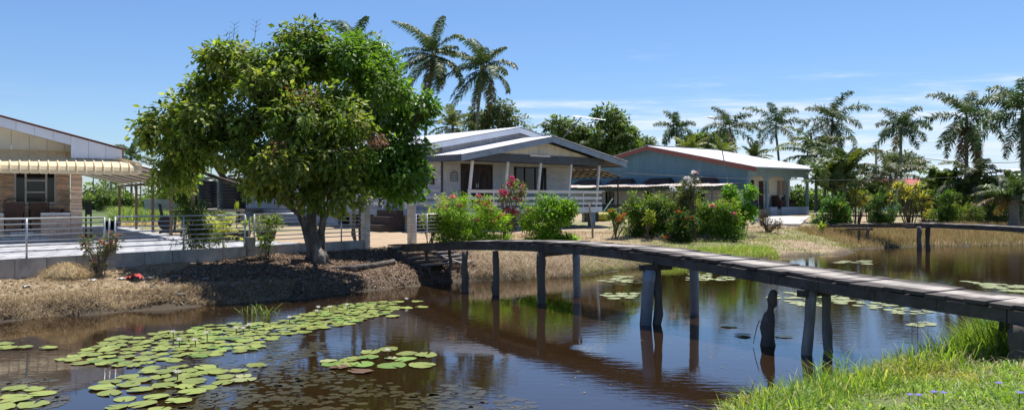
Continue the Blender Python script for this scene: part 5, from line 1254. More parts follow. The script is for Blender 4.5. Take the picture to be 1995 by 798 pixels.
# things kept under the lean-to
def shed_clutter():
    p = BHM @ Vector((-2.6, 13.2, 0)); a, b = at(1177, 421, p.y - 6), at(1194, 386, p.y - 6); t = thing('leaning_pole', 'pale green and white pole leaning under the lean-to roof', 'pole', (a.x, a.y, gz(a.x, a.y))); o = Vector((a.x, a.y, gz(a.x, a.y)))
    MB().beam(a - o - Vector((.25, 0, a.z - o.z)), b - o, .07, .07).build('pole', 'mint_paint', t)
    r = random.Random(4)
    for k, (px, w, h, mt, lab) in enumerate(((1150, .9, .75, 'black_plastic', 'dark covered crate under the lean-to, nearest the veranda corner'), (1172, .7, .4, 'yellow_plastic', 'dull yellow drum on its side under the lean-to'), (1190, .8, .55, 'dark_brown', 'dark wooden crate under the lean-to, right of the yellow drum'), (1205, .6, .7, 'concrete_pale', 'stack of pale boards under the lean-to'))):
        q = at(px, 400, 50 + .6 * k); t = thing('stored_crate' if k != 1 else 'drum', lab, 'crate' if k != 1 else 'drum', (q.x, q.y, gz(q.x, q.y)), r.uniform(0, .8))
        if k == 1:
            o = MB().lathe([(.01, -.4), (.26, -.4), (.28, -.38), (.28, -.14), (.265, -.12), (.28, -.1), (.28, .1), (.265, .12), (.28, .14), (.28, .38), (.26, .4), (.01, .4)], 16).build('shell', mt, t, True); o.rotation_euler = (0, R(90), 0); o.location = (0, 0, .28)
        else:
            n = 4
            for i in range(n): MB().box(-w / 2 + r.uniform(-.02, .02), w / 2, -.3, .3, h * i / n, h * (i + 1) / n - .02).build('board', mt, t)
            for x in (-w / 2 + .06, w / 2 - .06): MB().box(x - .03, x + .03, -.33, -.3, 0, h).build('batten', mt, t)
shed_clutter()
# ------------------------------------------------------------------ the two trees on the bank
def px_lobes(lst, Y, base):
    """lobes given in photo pixels (px, py, rx, ry, depth offset, depth radius) -> metres relative to base"""
    out = []; k = Y / FPX
    for px, py, rx, ry, dy, ry_m in lst:
        c = at(px, py, Y + dy); k2 = (Y + dy) / FPX; out.append((c.x - base.x, c.y - base.y, c.z - base.z, rx * k2, ry_m, ry * k2))
    return out
def limb_tree(parent, stems, mat='bark'):
    for pts, rad in stems: MB().tube(pts, rad, 10, True, .08).build('limb', mat, parent, True)
def bank_tree():
    g = ground_point(616, 512); Y = g.y; t = thing('mango_tree', 'big spreading broadleaf tree with pale gnarled trunk and dark olive crown on the bank', 'tree', g)
    random.seed(11); P = lambda px, py, dy=0: at(px, py, Y + dy) - g
    trunk = MB()
    trunk.tube([P(622, 528), P(616, 505), P(612, 480), P(608, 455), P(606, 425), P(612, 395), P(615, 350)], [.3, .23, .19, .165, .145, .12, .09], 14, True, .07)
    trunk.tube([P(628, 526, -.1), P(616, 500, -.14), P(602, 468, -.12), P(594, 440, -.05), P(584, 415), P(562, 398), P(535, 380)], [.17, .13, .11, .1, .095, .085, .07], 12, True, .07)
    trunk.tube([P(636, 524, .1), P(628, 490, .1), P(626, 455, .1), P(630, 425, .1), P(646, 398, .1)], [.13, .1, .09, .085, .07], 10, True, .07)
    for a, dx, dy_, L in ((0, 1, .1, .45), (1, -.75, -.5, .42), (2, .8, -.6, .5), (3, -.9, .3, .4), (4, .2, -.9, .42)):
        e = Vector((dx * L, dy_ * L, 0)); e.z = gz(g.x + e.x, g.y + e.y) - g.z - .03; m_ = e * .5; m_.z = gz(g.x + m_.x, g.y + m_.y) - g.z + .05
        trunk.tube([(dx * .05, dy_ * .05, .3), (dx * .22, dy_ * .22, .1), m_, e], [.13, .12, .075, .03], 8, True, .1)
    trunk.build('trunk', 'bark', t, True)
    tips = [(P(535, 380), P(470, 330, -.4), P(400, 290, -.8)), (P(535, 380), P(500, 330, .5), P(440, 240, .8)), (P(535, 381), P(440, 352, -.2), P(350, 320, -.3)), (P(615, 350), P(600, 270), P(560, 150)), (P(615, 352), P(650, 270, .4), P(690, 180, .6)), (P(614, 360), P(560, 290, -.8), P(520, 220, -1.2)),
            (P(646, 398, .1), P(660, 340, -.5), P(700, 290, -.6)), (P(615, 355), P(640, 250, 1.0), P(610, 120, 1.0)), (P(560, 398), P(530, 360, -1.0), P(520, 300, -1.4)), (P(440, 352), P(380, 260, .3), P(330, 250))]
    for a, b, c in tips: limb_tree(t, [([a, b, c], [.075, .055, .02])])
    lob = [(590, 102, 95, 52, .2, 1.3), (450, 115, 62, 48, .0, 1.0), (520, 150, 90, 75, -.5, 1.5), (680, 110, 70, 55, .3, 1.2), (400, 170, 55, 50, .1, .9), (350, 215, 62, 48, -.1, .9), (318, 252, 46, 26, .0, .6), (430, 235, 92, 70, -.7, 1.3), (560, 230, 100, 75, -1.3, 1.3),
           (660, 205, 85, 80, -.9, 1.3), (380, 280, 72, 44, -.3, 1.0), (460, 288, 78, 46, -1.0, 1.1), (345, 305, 38, 28, .1, .6), (545, 305, 60, 62, -1.9, .8), (630, 310, 80, 70, -1.1, 1.1), (525, 338, 62, 28, -.4, 1.1), (600, 365, 60, 38, -.9, .8), (655, 375, 40, 40, -1.3, .5), (585, 58, 24, 14, .2, .5), (298, 250, 34, 14, 0, .35), (338, 334, 26, 16, .3, .5), (735, 160, 50, 60, .2, 1.0)]
    lob = [(a + 6, b + 10, c * .86, d * .84, e - .4, f * .85) for a, b, c, d, e, f in lob]
    oliv = [(.115, .175, .032), (.16, .225, .042), (.235, .285, .06), (.33, .34, .095)]
    pale = ([(.29, .31, .075), (.2, .24, .05), (.14, .19, .04)], [3, 3, 2]); green = ([(.11, .20, .028), (.085, .165, .025), (.16, .26, .04)], [3, 3, 2])
    subs, par = bumpy(px_lobes(lob, Y, g), 11, .8, 5, (.28, .5), .8)
    cl = {13: pale, 17: pale, 3: green, 21: green, 0: ([(.095, .18, .026), (.12, .18, .032), (.16, .21, .042)], [3, 2, 1])}
    geo, cen = crown_geo(subs, 1500, 23, .11, .15, .56, oliv, [4, 4, 2.6, 1.2], 21, .06, .6, .2, lobe_pal={i: cl[k] for i, k in enumerate(par) if k in cl})
    foliage_obj('crown', geo, 'leaf', t)
    g2, _ = crown_geo(px_lobes([(735, 372 - 100, 22, 14, -1.0, .3), (548, 300, 14, 22, -2.5, .25), (720, 275, 26, 14, -1.6, .3), (590, 190, 26, 20, -2.0, .3)], Y, g), 16, 16, .08, .12, .45, [(.34, .17, .09), (.25, .12, .07)], [1, 1], 5, .2, .9)
    foliage_obj('dry_leaves', g2, 'dry', t)
    tw = MB(); r = random.Random(3); q = [Vector(b) for a, b, c in tips] + [Vector(c) for a, b, c in tips]
    for e in cen[::2]:
        e = Vector(e); n = min(q, key=lambda v: (v - e).length); tw.tube([n.lerp(e, .25), n.lerp(e, .62) + Vector((r.uniform(-.1, .1), r.uniform(-.1, .1), r.uniform(0, .15))), e], [.018, .012, .005], 3, False)
    for px, py in ((458, 45), (448, 62), (500, 40)):
        a = P(px - 5, py + 45); tw.tube([a, P(px, py)], [.008, .004], 3, False); [tw.tube([a.lerp(P(px, py), f), a.lerp(P(px, py), f) + Vector((s * .12, 0, .1))], [.005, .003], 3, False) for f in (.5, .7, .9) for s in (-1, 1)]
    tw.build('twigs', 'bark', t)['kind'] = 'stuff'
    return g
TREE = bank_tree()
def gate_tree():
    g = ground_point(703, 482); Y = g.y; t = thing('young_tree', 'slender tree with glossy bright green crown beside the tall gate pier', 'tree', g); random.seed(5)
    P = lambda px, py, dy=0: at(px, py, Y + dy) - g
    MB().tube([P(706, 488), P(703, 460), P(702, 420), P(708, 390), P(712, 350), P(730, 290)], [.085, .07, .062, .055, .05, .03], 9, True, .06).build('trunk', 'bark', t, True)
    for pts in ((P(698, 486, -.2), P(686, 455, -.2), P(690, 420, -.1), P(684, 380, 0)), (P(694, 486, .1), P(688, 430, .1), P(694, 395, .1))): MB().tube(pts, [.045, .035, .028, .02][:len(pts)], 7, True, .1).build('limb', 'twig', t, True)
    for a, b, c in ((P(712, 350), P(750, 300, -.4), P(800, 250, -.5)), (P(712, 350), P(700, 280, .3), P(690, 200, .4)), (P(730, 290), P(750, 220), P(760, 160)), (P(708, 390), P(750, 350, -.5), P(790, 340, -.6)), (P(708, 385), P(760, 380, -.3), P(790, 375, -.4))): limb_tree(t, [([a, b, c], [.045, .032, .014])])
    lob = [(725, 130, 52, 62, .2, 1.0), (750, 200, 62, 62, -.1, 1.1), (800, 208, 38, 34, -.2, .6), (784, 240, 46, 22, -.2, .5), (770, 300, 62, 42, -.4, .9), (785, 345, 50, 44, -.5, .8), (720, 300, 60, 60, -.7, .9), (700, 338, 50, 34, -.6, .7), (680, 230, 55, 70, -.3, .9), (772, 366, 44, 15, -.3, .5), (735, 348, 45, 24, -.6, .6), (700, 60, 26, 22, .3, .5)]
    lob[-1] = (700, 90, 30, 26, .2, .5)
    lob = [(a, b, c * .92, d * .9, e, f * .9) for a, b, c, d, e, f in lob]; subs, par = bumpy(px_lobes(lob, Y, g), 9.5, .8, 6, (.28, .45), .75)
    geo, cen = crown_geo(subs, 860, 26, .115, .15, .56, [(.075, .165, .022), (.105, .22, .03), (.16, .285, .044), (.24, .33, .07)], [4, 4, 2, 1], 31, .08, .6, .18)
    foliage_obj('crown', geo, 'leaf_glossy', t)
    tw = MB(); r = random.Random(4); q = [P(750, 300, -.4), P(700, 280, .3), P(750, 220), P(750, 350, -.5), P(800, 250, -.5), P(690, 200, .4), P(760, 160), P(790, 375, -.4)]
    for e in cen[::2]:
        e = Vector(e); n = min(q, key=lambda v: (v - e).length); tw.tube([n, n.lerp(e, .6) + Vector((0, 0, .08)), e], [.014, .01, .005], 3, False)
    tw.build('twigs', 'twig', t)['kind'] = 'stuff'
gate_tree()

# ------------------------------------------------------------------ palms
def palm_at(label, px, py_top, Y, **k):
    """palm whose trunk top (frond base) is seen at px, py_top"""
    p = at(px, py_top, Y); b = k.pop('base_dx', 0.0); z = .8
    return palm('palm_tree' if 'coconuts' not in k else 'coconut_palm', label, (p.x + b, Y, z - .1), p.z - z + .1, lean=(-b, 0), **k)
W = (-.22, -.03)
palm_at('tall coconut palm with windswept fronds above the main roof, left of a pair', 843, 103, 75, L=4.7, leaf=.95, nfr=24, e_hi=80, e_lo=-62, droop=60, wind=W, seed=3, coconuts=7, trunk_r=.17, leaflets=36, col=(0.068, 0.099, 0.036), width=.06, hang=1.0, base_dx=-1)
palm_at('tall coconut palm with a bare leaning trunk above the main roof, right of a pair', 942, 128, 75, L=4.4, leaf=.95, nfr=22, e_hi=82, e_lo=-58, droop=62, wind=W, seed=8, coconuts=5, trunk_r=.17, leaflets=36, col=(0.068, 0.099, 0.036), width=.06, hang=1.0, base_dx=-1.2)
palm_at('tall coconut palm mostly hidden behind the crown of the big bank tree', 690, 95, 70, L=4.2, leaf=.9, nfr=20, e_hi=75, e_lo=-35, droop=60, wind=W, seed=12, coconuts=4, trunk_r=.17, leaflets=34, col=(0.068, 0.105, 0.039), width=.06)
palm_at('young bushy palm with yellow green fronds just above the roof ridge', 882, 245, 70, L=2.9, leaf=.6, nfr=16, e_hi=85, e_lo=-20, droop=75, wind=(-.1, 0), seed=15, trunk_r=.14, leaflets=30, col=(0.165, 0.188, 0.045), width=.05)
rp = dict(L=3.5, leaf=.7, nfr=15, e_hi=86, e_lo=-42, droop=85, plume=.5, trunk_r=.13, shaft=1.2, leaflets=40, col=(0.054, 0.090, 0.033), width=.045, hang=.55, wind=(-.06, 0))
for lab, px, py, Y, kw in (
    ('royal palm above the white roof, leftmost of the row behind the blue house', 1318, 268, 88, dict(seed=21, L=3.0, nfr=12)),
    ('royal palm second in the row above the white roof, with drooping right frond', 1422, 268, 80, dict(seed=22, L=3.9, dead=1, nfr=12, e_lo=-30)),
    ('royal palm third in the row above the white roof, right of the light pole', 1512, 262, 80, dict(seed=23, L=3.6, nfr=11, e_lo=-20, base_dx=.6)),
    ('royal palm with the highest spear, rising from the dense clump behind the porch corner', 1622, 252, 72, dict(seed=24, L=3.7, dead=2, base_dx=-.8)),
    ('slim royal palm standing clear against the sky above the croton plants', 1755, 272, 66, dict(seed=25, L=2.7, nfr=12, e_lo=-30)),
    ('large royal palm with ragged grey skirt in the right hand garden', 1883, 258, 52, dict(seed=26, L=3.3, leaf=.6, dead=4)),
    ('large royal palm cut by the right edge of the picture', 1992, 248, 48, dict(seed=27, L=3.6, leaf=.65))):
    d = dict(rp); d.update(kw); palm_at(lab, px, py, Y, **d)
palm_at('small coconut palm beyond the carport roof on the left', 256, 306, 85, L=3.1, leaf=.7, nfr=14, e_hi=80, e_lo=-30, droop=65, seed=31, trunk_r=.13, leaflets=26, col=(0.075, 0.112, 0.045), width=.06, wind=(.05, 0))
palm_at('bushy low palm filling the gap right of the porch corner', 1645, 330, 60, L=3.4, leaf=.65, nfr=18, e_hi=85, e_lo=0, droop=70, seed=33, trunk_r=.16, leaflets=32, col=(0.060, 0.093, 0.030), width=.06)
palm_at('leaning coconut palm with pale arching fronds left of the spear palm', 1590, 300, 70, L=4.2, leaf=.8, nfr=18, e_hi=75, e_lo=-20, droop=85, seed=34, trunk_r=.15, leaflets=34, col=(0.098, 0.128, 0.045), width=.06, wind=(-.05, 0))
palm_at('low palm with long grey fronds arching over the croton hedge', 1735, 342, 58, L=3.4, leaf=.65, nfr=14, e_hi=70, e_lo=-5, droop=85, seed=35, trunk_r=.15, leaflets=32, col=(0.112, 0.128, 0.075), width=.05)
palm_at('grey green palm below the large royal palm in the right garden', 1905, 350, 49, L=3.2, leaf=.6, nfr=14, e_hi=70, e_lo=-5, droop=90, seed=36, trunk_r=.15, leaflets=32, col=(0.105, 0.120, 0.068), width=.05)
palm_at('stout palm with fan of dark fronds beside the right edge', 1975, 385, 43, L=2.2, leaf=.5, nfr=15, e_hi=80, e_lo=5, droop=75, seed=37, trunk_r=.28, leaflets=28, col=(0.075, 0.112, 0.038), width=.05)
palm_at('small yellowish palm behind the white ridge, between the first two royal palms', 1342, 292, 74, L=2.0, leaf=.5, nfr=14, e_hi=85, e_lo=10, droop=50, seed=38, trunk_r=.13, leaflets=26, col=(0.195, 0.225, 0.045), width=.05)
palm_at('small yellowish palm behind the white ridge, below the second royal palm', 1405, 300, 73, L=1.9, leaf=.45, nfr=14, e_hi=85, e_lo=5, droop=50, seed=39, trunk_r=.13, leaflets=26, col=(0.180, 0.210, 0.045), width=.05)
palm_at('small fan of palm fronds peeking over the roof edge near the third royal palm', 1470, 305, 70, L=1.7, leaf=.4, nfr=12, e_hi=85, e_lo=5, droop=50, seed=40, trunk_r=.13, leaflets=26, col=(0.105, 0.135, 0.045), width=.05)

# ------------------------------------------------------------------ trees behind the houses
def back_tree(label, px, py, rx, ry, Y, pal, seed, nclump=240, leaf=.3, extra=(), depth=3.0, nleaf=20, name='broadleaf_tree'):
    g = at(px, 400, Y); g.z = .9; t = thing(name, label, 'tree', g); random.seed(seed)
    lob = px_lobes([(px, py, rx, ry, 0, depth)] + [(a, b, c, d, 0, depth * .7) for a, b, c, d in extra], Y, g)
    H = lob[0][2]
    MB().tube([(0, 0, -.3), (.1, 0, H * .4), (0, 0, H)], [.3, .22, .1], 8, True, .08).build('trunk', 'bark', t, True)
    for l in lob[1:]: MB().tube([(0, 0, H * .45), (l[0] * .5, l[1] * .5, (H * .5 + l[2]) / 2), l[:3]], [.14, .1, .04], 6, True, .05).build('limb', 'bark', t, True)
    sc = Y / 75; subs, _ = bumpy(lob, 2.2 / sc ** 2, .8, seed, (.5 * sc, .95 * sc))
    geo, _ = crown_geo(subs, int(nclump * 1.5), nleaf, leaf * .8, leaf * 1.15, .5, pal, [3, 3, 2], seed, .15, .45, .2); foliage_obj('crown', geo, 'leaf', t); return t
DG = [(.075, .12, .03), (.105, .16, .04), (.15, .205, .055)]; GG = [(.11, .14, .07), (.14, .17, .085), (.09, .12, .055)]; BG = [(.09, .16, .03), (.13, .21, .045), (.18, .25, .06)]
back_tree('grey green feathery tree behind the roof, right of the leaning coconut palm', 960, 240, 42, 42, 78, GG, 51, 170, .3, ((925, 235, 26, 32), (1005, 250, 28, 22), (975, 215, 28, 20)))
T1 = back_tree('large dark green tree mass between the two house roofs, behind the aerial', 1165, 262, 60, 42, 78, DG, 52, 420, .32, ((1105, 265, 45, 34), (1215, 265, 34, 40), (1180, 235, 36, 22), (1090, 250, 28, 18), (1150, 310, 60, 28), (1210, 300, 40, 30)))
for k, (px, py, az) in enumerate(((1090, 255, 3.4), (1120, 262, 2.6), (1150, 290, 4.2), (1195, 275, -.8), (1165, 270, 4.8))):
    p = at(px, py, 75.5) - Vector(T1.location); obj('frond', frond_mesh(2.6, R(45), R(-45), az, .55, 30, (0, 0), .1, (.055, .085, .03), 500 + k, width=.06), 'palm_leaf', T1, loc=p)
back_tree('rounded dark tree behind the white roof between the royal palms', 1365, 285, 48, 24, 95, DG, 53, 150, .34, ((1400, 275, 30, 22),))
back_tree('small tuft of dark tree behind the red ridge of the blue house', 1258, 285, 18, 12, 92, DG, 54, 50, .3)
back_tree('pale feathery tree behind the slim royal palm', 1745, 315, 42, 22, 98, [(.09, .12, .05), (.12, .15, .06), (.07, .1, .04)], 55, 110, .3, ((1775, 320, 24, 18),))
back_tree('dense dark green tree behind the black water tanks', 372, 375, 36, 38, 62, DG, 56, 170, .26, ((345, 390, 26, 26), (400, 375, 22, 30)))
back_tree('thicket of dark foliage behind the tall palm clump on the right', 1690, 370, 44, 40, 66, DG, 57, 160, .26, ((1660, 380, 34, 34), (1720, 375, 30, 30)))
back_tree('dark garden tree behind the croton plants near the red roof', 1800, 385, 40, 26, 56, DG, 58, 120, .24, ((1850, 385, 40, 24),))
back_tree('dark bushy tree behind the right hand garden palms', 1930, 385, 44, 26, 55, DG, 59, 120, .24, ((1970, 380, 30, 26), (1890, 380, 30, 26)))
for k, (px, py, rx, ry, Y, lab) in enumerate(((405, 385, 20, 22, 70, 'lime green shrubby tree behind the yellow fern palm'), (178, 396, 14, 16, 100, 'thin meadow tree nearest the clad pillar'), (205, 392, 13, 26, 90, 'spindly dark meadow tree left of the first carport post'), (248, 395, 16, 18, 80, 'round dark bush tree in the meadow between carport posts'), (290, 402, 14, 14, 75, 'low bush tree beside the white block wall'), (320, 398, 16, 18, 66, 'leafy tree by the rightmost meadow edge'))):
    back_tree(lab, px, py, rx, ry, Y, BG if k == 0 else DG, 70 + k, 60, .22 * Y / 75, depth=1.2)
def tree_line():
    r = np.random.default_rng(9); lob = []
    for x in np.linspace(-260, 330, 120):
        Y = r.uniform(230, 300); h = r.uniform(3.0, 7.5); lob.append((x, Y, .7 + h * .45, r.uniform(3, 6), 3, h * .55))
    geo, _ = crown_geo(lob, 1500, 16, 1.1, 1.5, .5, DG, [3, 3, 2], 90, .2, .3); o = foliage_obj('distant_tree_line', geo, 'leaf', None); tag(o, 'far line of low trees along the horizon', 'trees')
    m = MB()
    for k in range(46):
        x = r.uniform(-120, -30) if k < 34 else r.uniform(60, 160); Y = r.uniform(140, 220); m.tube([(x, Y, .5), (x, Y, r.uniform(5, 9))], .12, 5)
    o = m.build('distant_trunks', 'palm_bark'); tag(o, 'bare far trunks standing in the meadow haze', 'trees', None, 'stuff')
back_tree('green garden thicket seen through the last arch of the porch', 1568, 392, 40, 26, 78, BG, 60, 170, .28, ((1540, 395, 26, 22), (1600, 390, 30, 26)))
tree_line()

# ------------------------------------------------------------------ flowering shrubs in the yard
def ell(lst): return lst
LIME = [(.17, .30, .028), (.23, .37, .04), (.14, .23, .028)]; MID = [(.09, .16, .028), (.13, .21, .035), (.18, .24, .05)]
PINK, MAG, SALM, ORG, RED, WHT, YEL = (.80, .22, .34), (.78, .12, .30), (.85, .33, .26), (.85, .20, .06), (.70, .05, .03), (.85, .85, .85), (.7, .6, .05)
def sh(name, label, px, py, lob_px, Y=None, **k):
    """shrub rooted at pixel px,py; lobes in pixels relative to the root (dx, dy up, rx, ry, depth)"""
    g = ground_point(px, py) if Y is None else at(px, py, Y); kk = g.y / FPX; up = 0.0 if Y is None else g.z - gz(g.x, g.y)
    lob = [(a * kk, dd, b * kk + up, rx * kk, max(rx * kk * .8, .15), ry * kk) for a, b, rx, ry, dd in lob_px]
    return shrub(name, label, g.x, g.y, lob, k.pop('n'), k.pop('nl'), k.pop('sp'), k.pop('ll'), k.pop('lw'), k.pop('pal'), k.pop('w', [3, 3, 2]), **k)
sh('feathery_bush', 'feathery light green bush with salmon flower heads beside the gate pier', 905, 466, [(0, 40, 45, 34, 0), (-30, 55, 28, 24, -.2), (40, 38, 38, 26, .1), (20, 60, 30, 16, .1), (70, 22, 24, 14, 0), (-45, 25, 20, 20, 0)], Y=26.3, n=300, nl=26, sp=.13, ll=.115, lw=.24, pal=LIME, seed=101, stems=6, fill=True, flowers=(('salmon', SALM, 14, .085, .25), ('pinkb', PINK, 5, .08, .25)), flat=.35, droop=.1)
sh('crape_myrtle', 'loose tall shrub covered with magenta pink blossom in front of the veranda', 985, 462, [(5, 70, 24, 26, 0), (25, 88, 12, 13, 0), (-25, 55, 26, 24, 0), (34, 55, 24, 24, 0), (0, 34, 28, 22, 0), (-40, 66, 14, 12, 0), (12, 95, 8, 10, 0)], Y=28.0, n=120, nl=16, sp=.13, ll=.1, lw=.42, pal=[(.13, .17, .055), (.17, .21, .07), (.17, .14, .08)], seed=102, stems=9, stem_r=.022, flowers=(('magenta', MAG, 34, .1, .8), ('pinkb2', PINK, 24, .085, .8)))
sh('round_bush', 'rounded lush light green bush in front of the veranda rail', 1072, 466, [(0, 34, 40, 30, 0), (-22, 44, 26, 24, -.2), (25, 42, 28, 24, 0), (0, 62, 26, 20, 0), (30, 66, 9, 14, 0), (-18, 66, 8, 16, 0), (-38, 25, 18, 20, 0), (42, 58, 8, 10, 0)], Y=27.5, n=330, nl=26, sp=.11, ll=.095, lw=.5, pal=[(.12, .24, .02), (.18, .33, .028), (.25, .40, .045)], seed=103, stems=7, fill=True)
sh('yellow_bush', 'small pale green bush with yellowish leaves at the foot of the gate pier fence', 838, 466, [(0, 22, 22, 20, 0), (14, 28, 12, 12, 0)], Y=26.2, n=60, nl=20, sp=.1, ll=.09, lw=.5, pal=[(.2, .25, .05), (.14, .2, .04), (.25, .27, .08)], seed=104, stems=4)
sh('orange_ixora', 'sparse ixora with three round orange flower heads beside a dead stick', 1200, 463, [(0, 30, 12, 16, 0), (-8, 36, 9, 9, 0), (14, 24, 10, 12, 0)], n=34, nl=18, sp=.08, ll=.1, lw=.45, pal=MID, seed=105, stems=5, stem_r=.025, flowers=(('orange', ORG, 5, .1, .35),))
big = [
 ('leafy_shrub', 'plain mid green shrub filling the back of the long hedge on the left', 1300, 458, [(0, 40, 40, 34, .5), (-30, 30, 30, 28, .4), (30, 35, 30, 30, .5)], MID, (), 150),
 ('leafy_shrub', 'plain yellow green shrub filling the back of the long hedge on the right', 1375, 460, [(0, 40, 40, 34, .5), (-30, 35, 30, 28, .4), (34, 35, 30, 30, .4)], [(.12, .18, .03), (.17, .23, .04), (.2, .23, .06)], (('salmon', SALM, 4, .08, .3),), 150),
 ('flowering_hedge', 'bushy green shrub with small pink and white blooms at the left of the long hedge', 1262, 462, [(0, 50, 42, 34, 0), (-30, 55, 26, 22, 0), (25, 62, 26, 22, 0), (10, 80, 14, 16, 0)], MID, (('paleB', (.75, .55, .5), 12, .06, .5), ('wh', WHT, 4, .06, .4)), 230),
 ('peacock_shrub', 'feathery shrub with salmon blooms in the middle of the long hedge', 1325, 466, [(0, 55, 42, 32, 0), (-25, 75, 22, 20, 0), (30, 72, 28, 24, 0), (5, 95, 10, 22, 0), (0, 20, 34, 16, 0)], [(.12, .18, .03), (.17, .24, .042), (.22, .26, .07)], (('salmon', SALM, 9, .085, .3), ('wh', WHT, 3, .07, .3)), 250),
 ('white_flower_shrub', 'tall leggy shrub with white flower sprays above the long hedge', 1350, 470, [(0, 85, 20, 26, .4), (-35, 100, 6, 16, .4), (8, 105, 6, 16, .4), (-12, 80, 14, 20, .4)], [(.14, .15, .06), (.11, .13, .045), (.16, .15, .08)], (('wh2', WHT, 14, .12, .35), ('pk', PINK, 2, .1, .5)), 60),
 ('red_ixora', 'dark glossy bush with red flower heads at the foot of the long hedge', 1318, 472, [(0, 28, 22, 24, -.3), (6, 45, 14, 12, -.3)], [(.035, .075, .014), (.05, .1, .018), (.07, .12, .025)], (('red', RED, 7, .09, .6),), 80),
 ('yellow_spotted_shrub', 'green shrub with yellow tips right of the middle of the long hedge', 1402, 468, [(0, 45, 36, 34, 0), (-20, 70, 22, 22, 0), (22, 62, 22, 22, 0), (10, 22, 30, 18, 0)], [(.10, .2, .028), (.15, .26, .035), (.24, .31, .055)], (('yel', YEL, 5, .05, .6), ('pk', PINK, 2, .1, .3)), 210),
 ('frangipani_shrub', 'upright bright green shrub at the right end of the long hedge', 1445, 460, [(0, 62, 24, 30, .3), (-18, 90, 16, 22, .3), (20, 98, 12, 14, .3), (22, 60, 22, 14, .2), (-10, 30, 14, 20, .3)], [(.09, .21, .02), (.13, .28, .03), (.18, .32, .04)], (), 130),
]
for i, (nm, lab, px, py, lob, pal, fl_, n) in enumerate(big):
    lob = [(a, b * .84, rx, ry * .84, d) for a, b, rx, ry, d in lob] if nm != 'white_flower_shrub' else lob
    sh(nm, lab, px, py, lob, n=n, nl=24 if nm != 'white_flower_shrub' else 12, sp=.14, ll=.115 if nm != 'frangipani_shrub' else .17, lw=.45 if nm != 'peacock_shrub' else .26, pal=pal, seed=110 + i, stems=7, stem_r=.018, flowers=fl_, fill=nm not in ('white_flower_shrub', 'frangipani_shrub'))
sh('dead_shrub', 'brown half dead shrub beside the white bucket', 1496, 452, [(0, 18, 24, 17, 0), (-8, 26, 14, 12, 0)], n=60, nl=14, sp=.1, ll=.09, lw=.4, pal=[(.12, .09, .06), (.16, .12, .08), (.09, .09, .04)], seed=121, stems=14, mat='dry')
sh('lime_sapling', 'little yellow green sapling at the front of the long hedge', 1264, 466, [(0, 36, 10, 7, -.4)], n=12, nl=18, sp=.08, ll=.12, lw=.4, pal=[(.22, .27, .04), (.18, .22, .03), (.15, .2, .03)], seed=122, stems=3)
for k, (px, py, rx, ry, lab) in enumerate(((1380, 470, 40, 20, 'tangle of dry bare twigs at the foot of the hedge, nearest the footbridge'), (1300, 470, 40, 14, 'low tangle of dry twigs under the red flowered bush'), (1440, 466, 36, 16, 'pile of pale dry twigs below the upright green shrub'))):
    g = ground_point(px, py); kk = g.y / FPX; b = MB(); r = random.Random(k); t = thing('brushwood', lab, 'brushwood', g)
    for i in range(150):
        a = Vector((r.gauss(0, rx * kk * .5), r.gauss(0, .3), r.uniform(0, ry * kk * .5))); d = Vector((r.uniform(-1, 1), r.uniform(-.6, .6), r.uniform(-.2, .7))) * r.uniform(.15, .5); a.z = max(a.z, .02)
        b.tube([a, a + d * .5 + Vector((0, 0, .04)), a + d], [.008, .006, .003], 3, False)
    b.build('twigs', 'dead_wood', t)['kind'] = 'stuff'
def stick(label, px, py, px1, py1, r=.045, fork=True):
    g = ground_point(px, py); e = at(px1, py1, g.y) - g; t = thing('dead_stick', label, 'stick', g); random.seed(px)
    MB().tube([(0, 0, -.15), e * .35 + Vector((.03, 0, 0)), e * .7, e], [r, r * .9, r * .8, r * .7], 8, True, .1).build('stem', 'dead_wood', t, True)
    if fork:
        for s in (-1, 1): MB().tube([e * .92, e + Vector((s * .12, 0, .1)), e + Vector((s * .2, .02, .13))], [r * .5, r * .35, r * .15], 5).build('twig', 'dead_wood', t, True)
stick('bare dead stick with a forked top standing before the veranda corner', 1155, 464, 1148, 398)
stick('thin crooked dead branch leaning left of the hedge', 1220, 465, 1228, 435, .035, False)
stick('short dark dead stub at the foot of the hedge', 1262, 464, 1258, 440, .06, False)
g = ground_point(1465, 438); t = thing('white_bucket', 'white plastic bucket lying on its side beside the brown shrub', 'bucket', (g.x, g.y, g.z + .16)); o = MB().lathe([(.01, 0), (.16, 0), (.19, .42), (.2, .42), (.2, .45), (.17, .45), (.14, .03), (.01, .03)], 18).build('shell', 'white_plastic', t, True); o.rotation_euler = (R(65), R(-25), R(20))
MB().tube([(-.19, 0, .36), (-.14, .14, .3), (0, .2, .26), (.14, .14, .3), (.19, 0, .36)], .006, 5).build('handle', 'steel_dark', t).rotation_euler = (R(65), R(-25), R(20))
# young feather palm in front of the house wall
g = at(872, 400, 30.5)
palm('young_palm', 'young feather palm with stiff yellow green leaves in front of the double door wall', (g.x, g.y, gz(g.x, g.y) - .05), .62, trunk_r=.06, nfr=9, L=1.45, leaf=.28, e_hi=85, e_lo=45, droop=35, seed=77, leaflets=26, col=(0.180, 0.225, 0.053), width=.035, hang=.3)

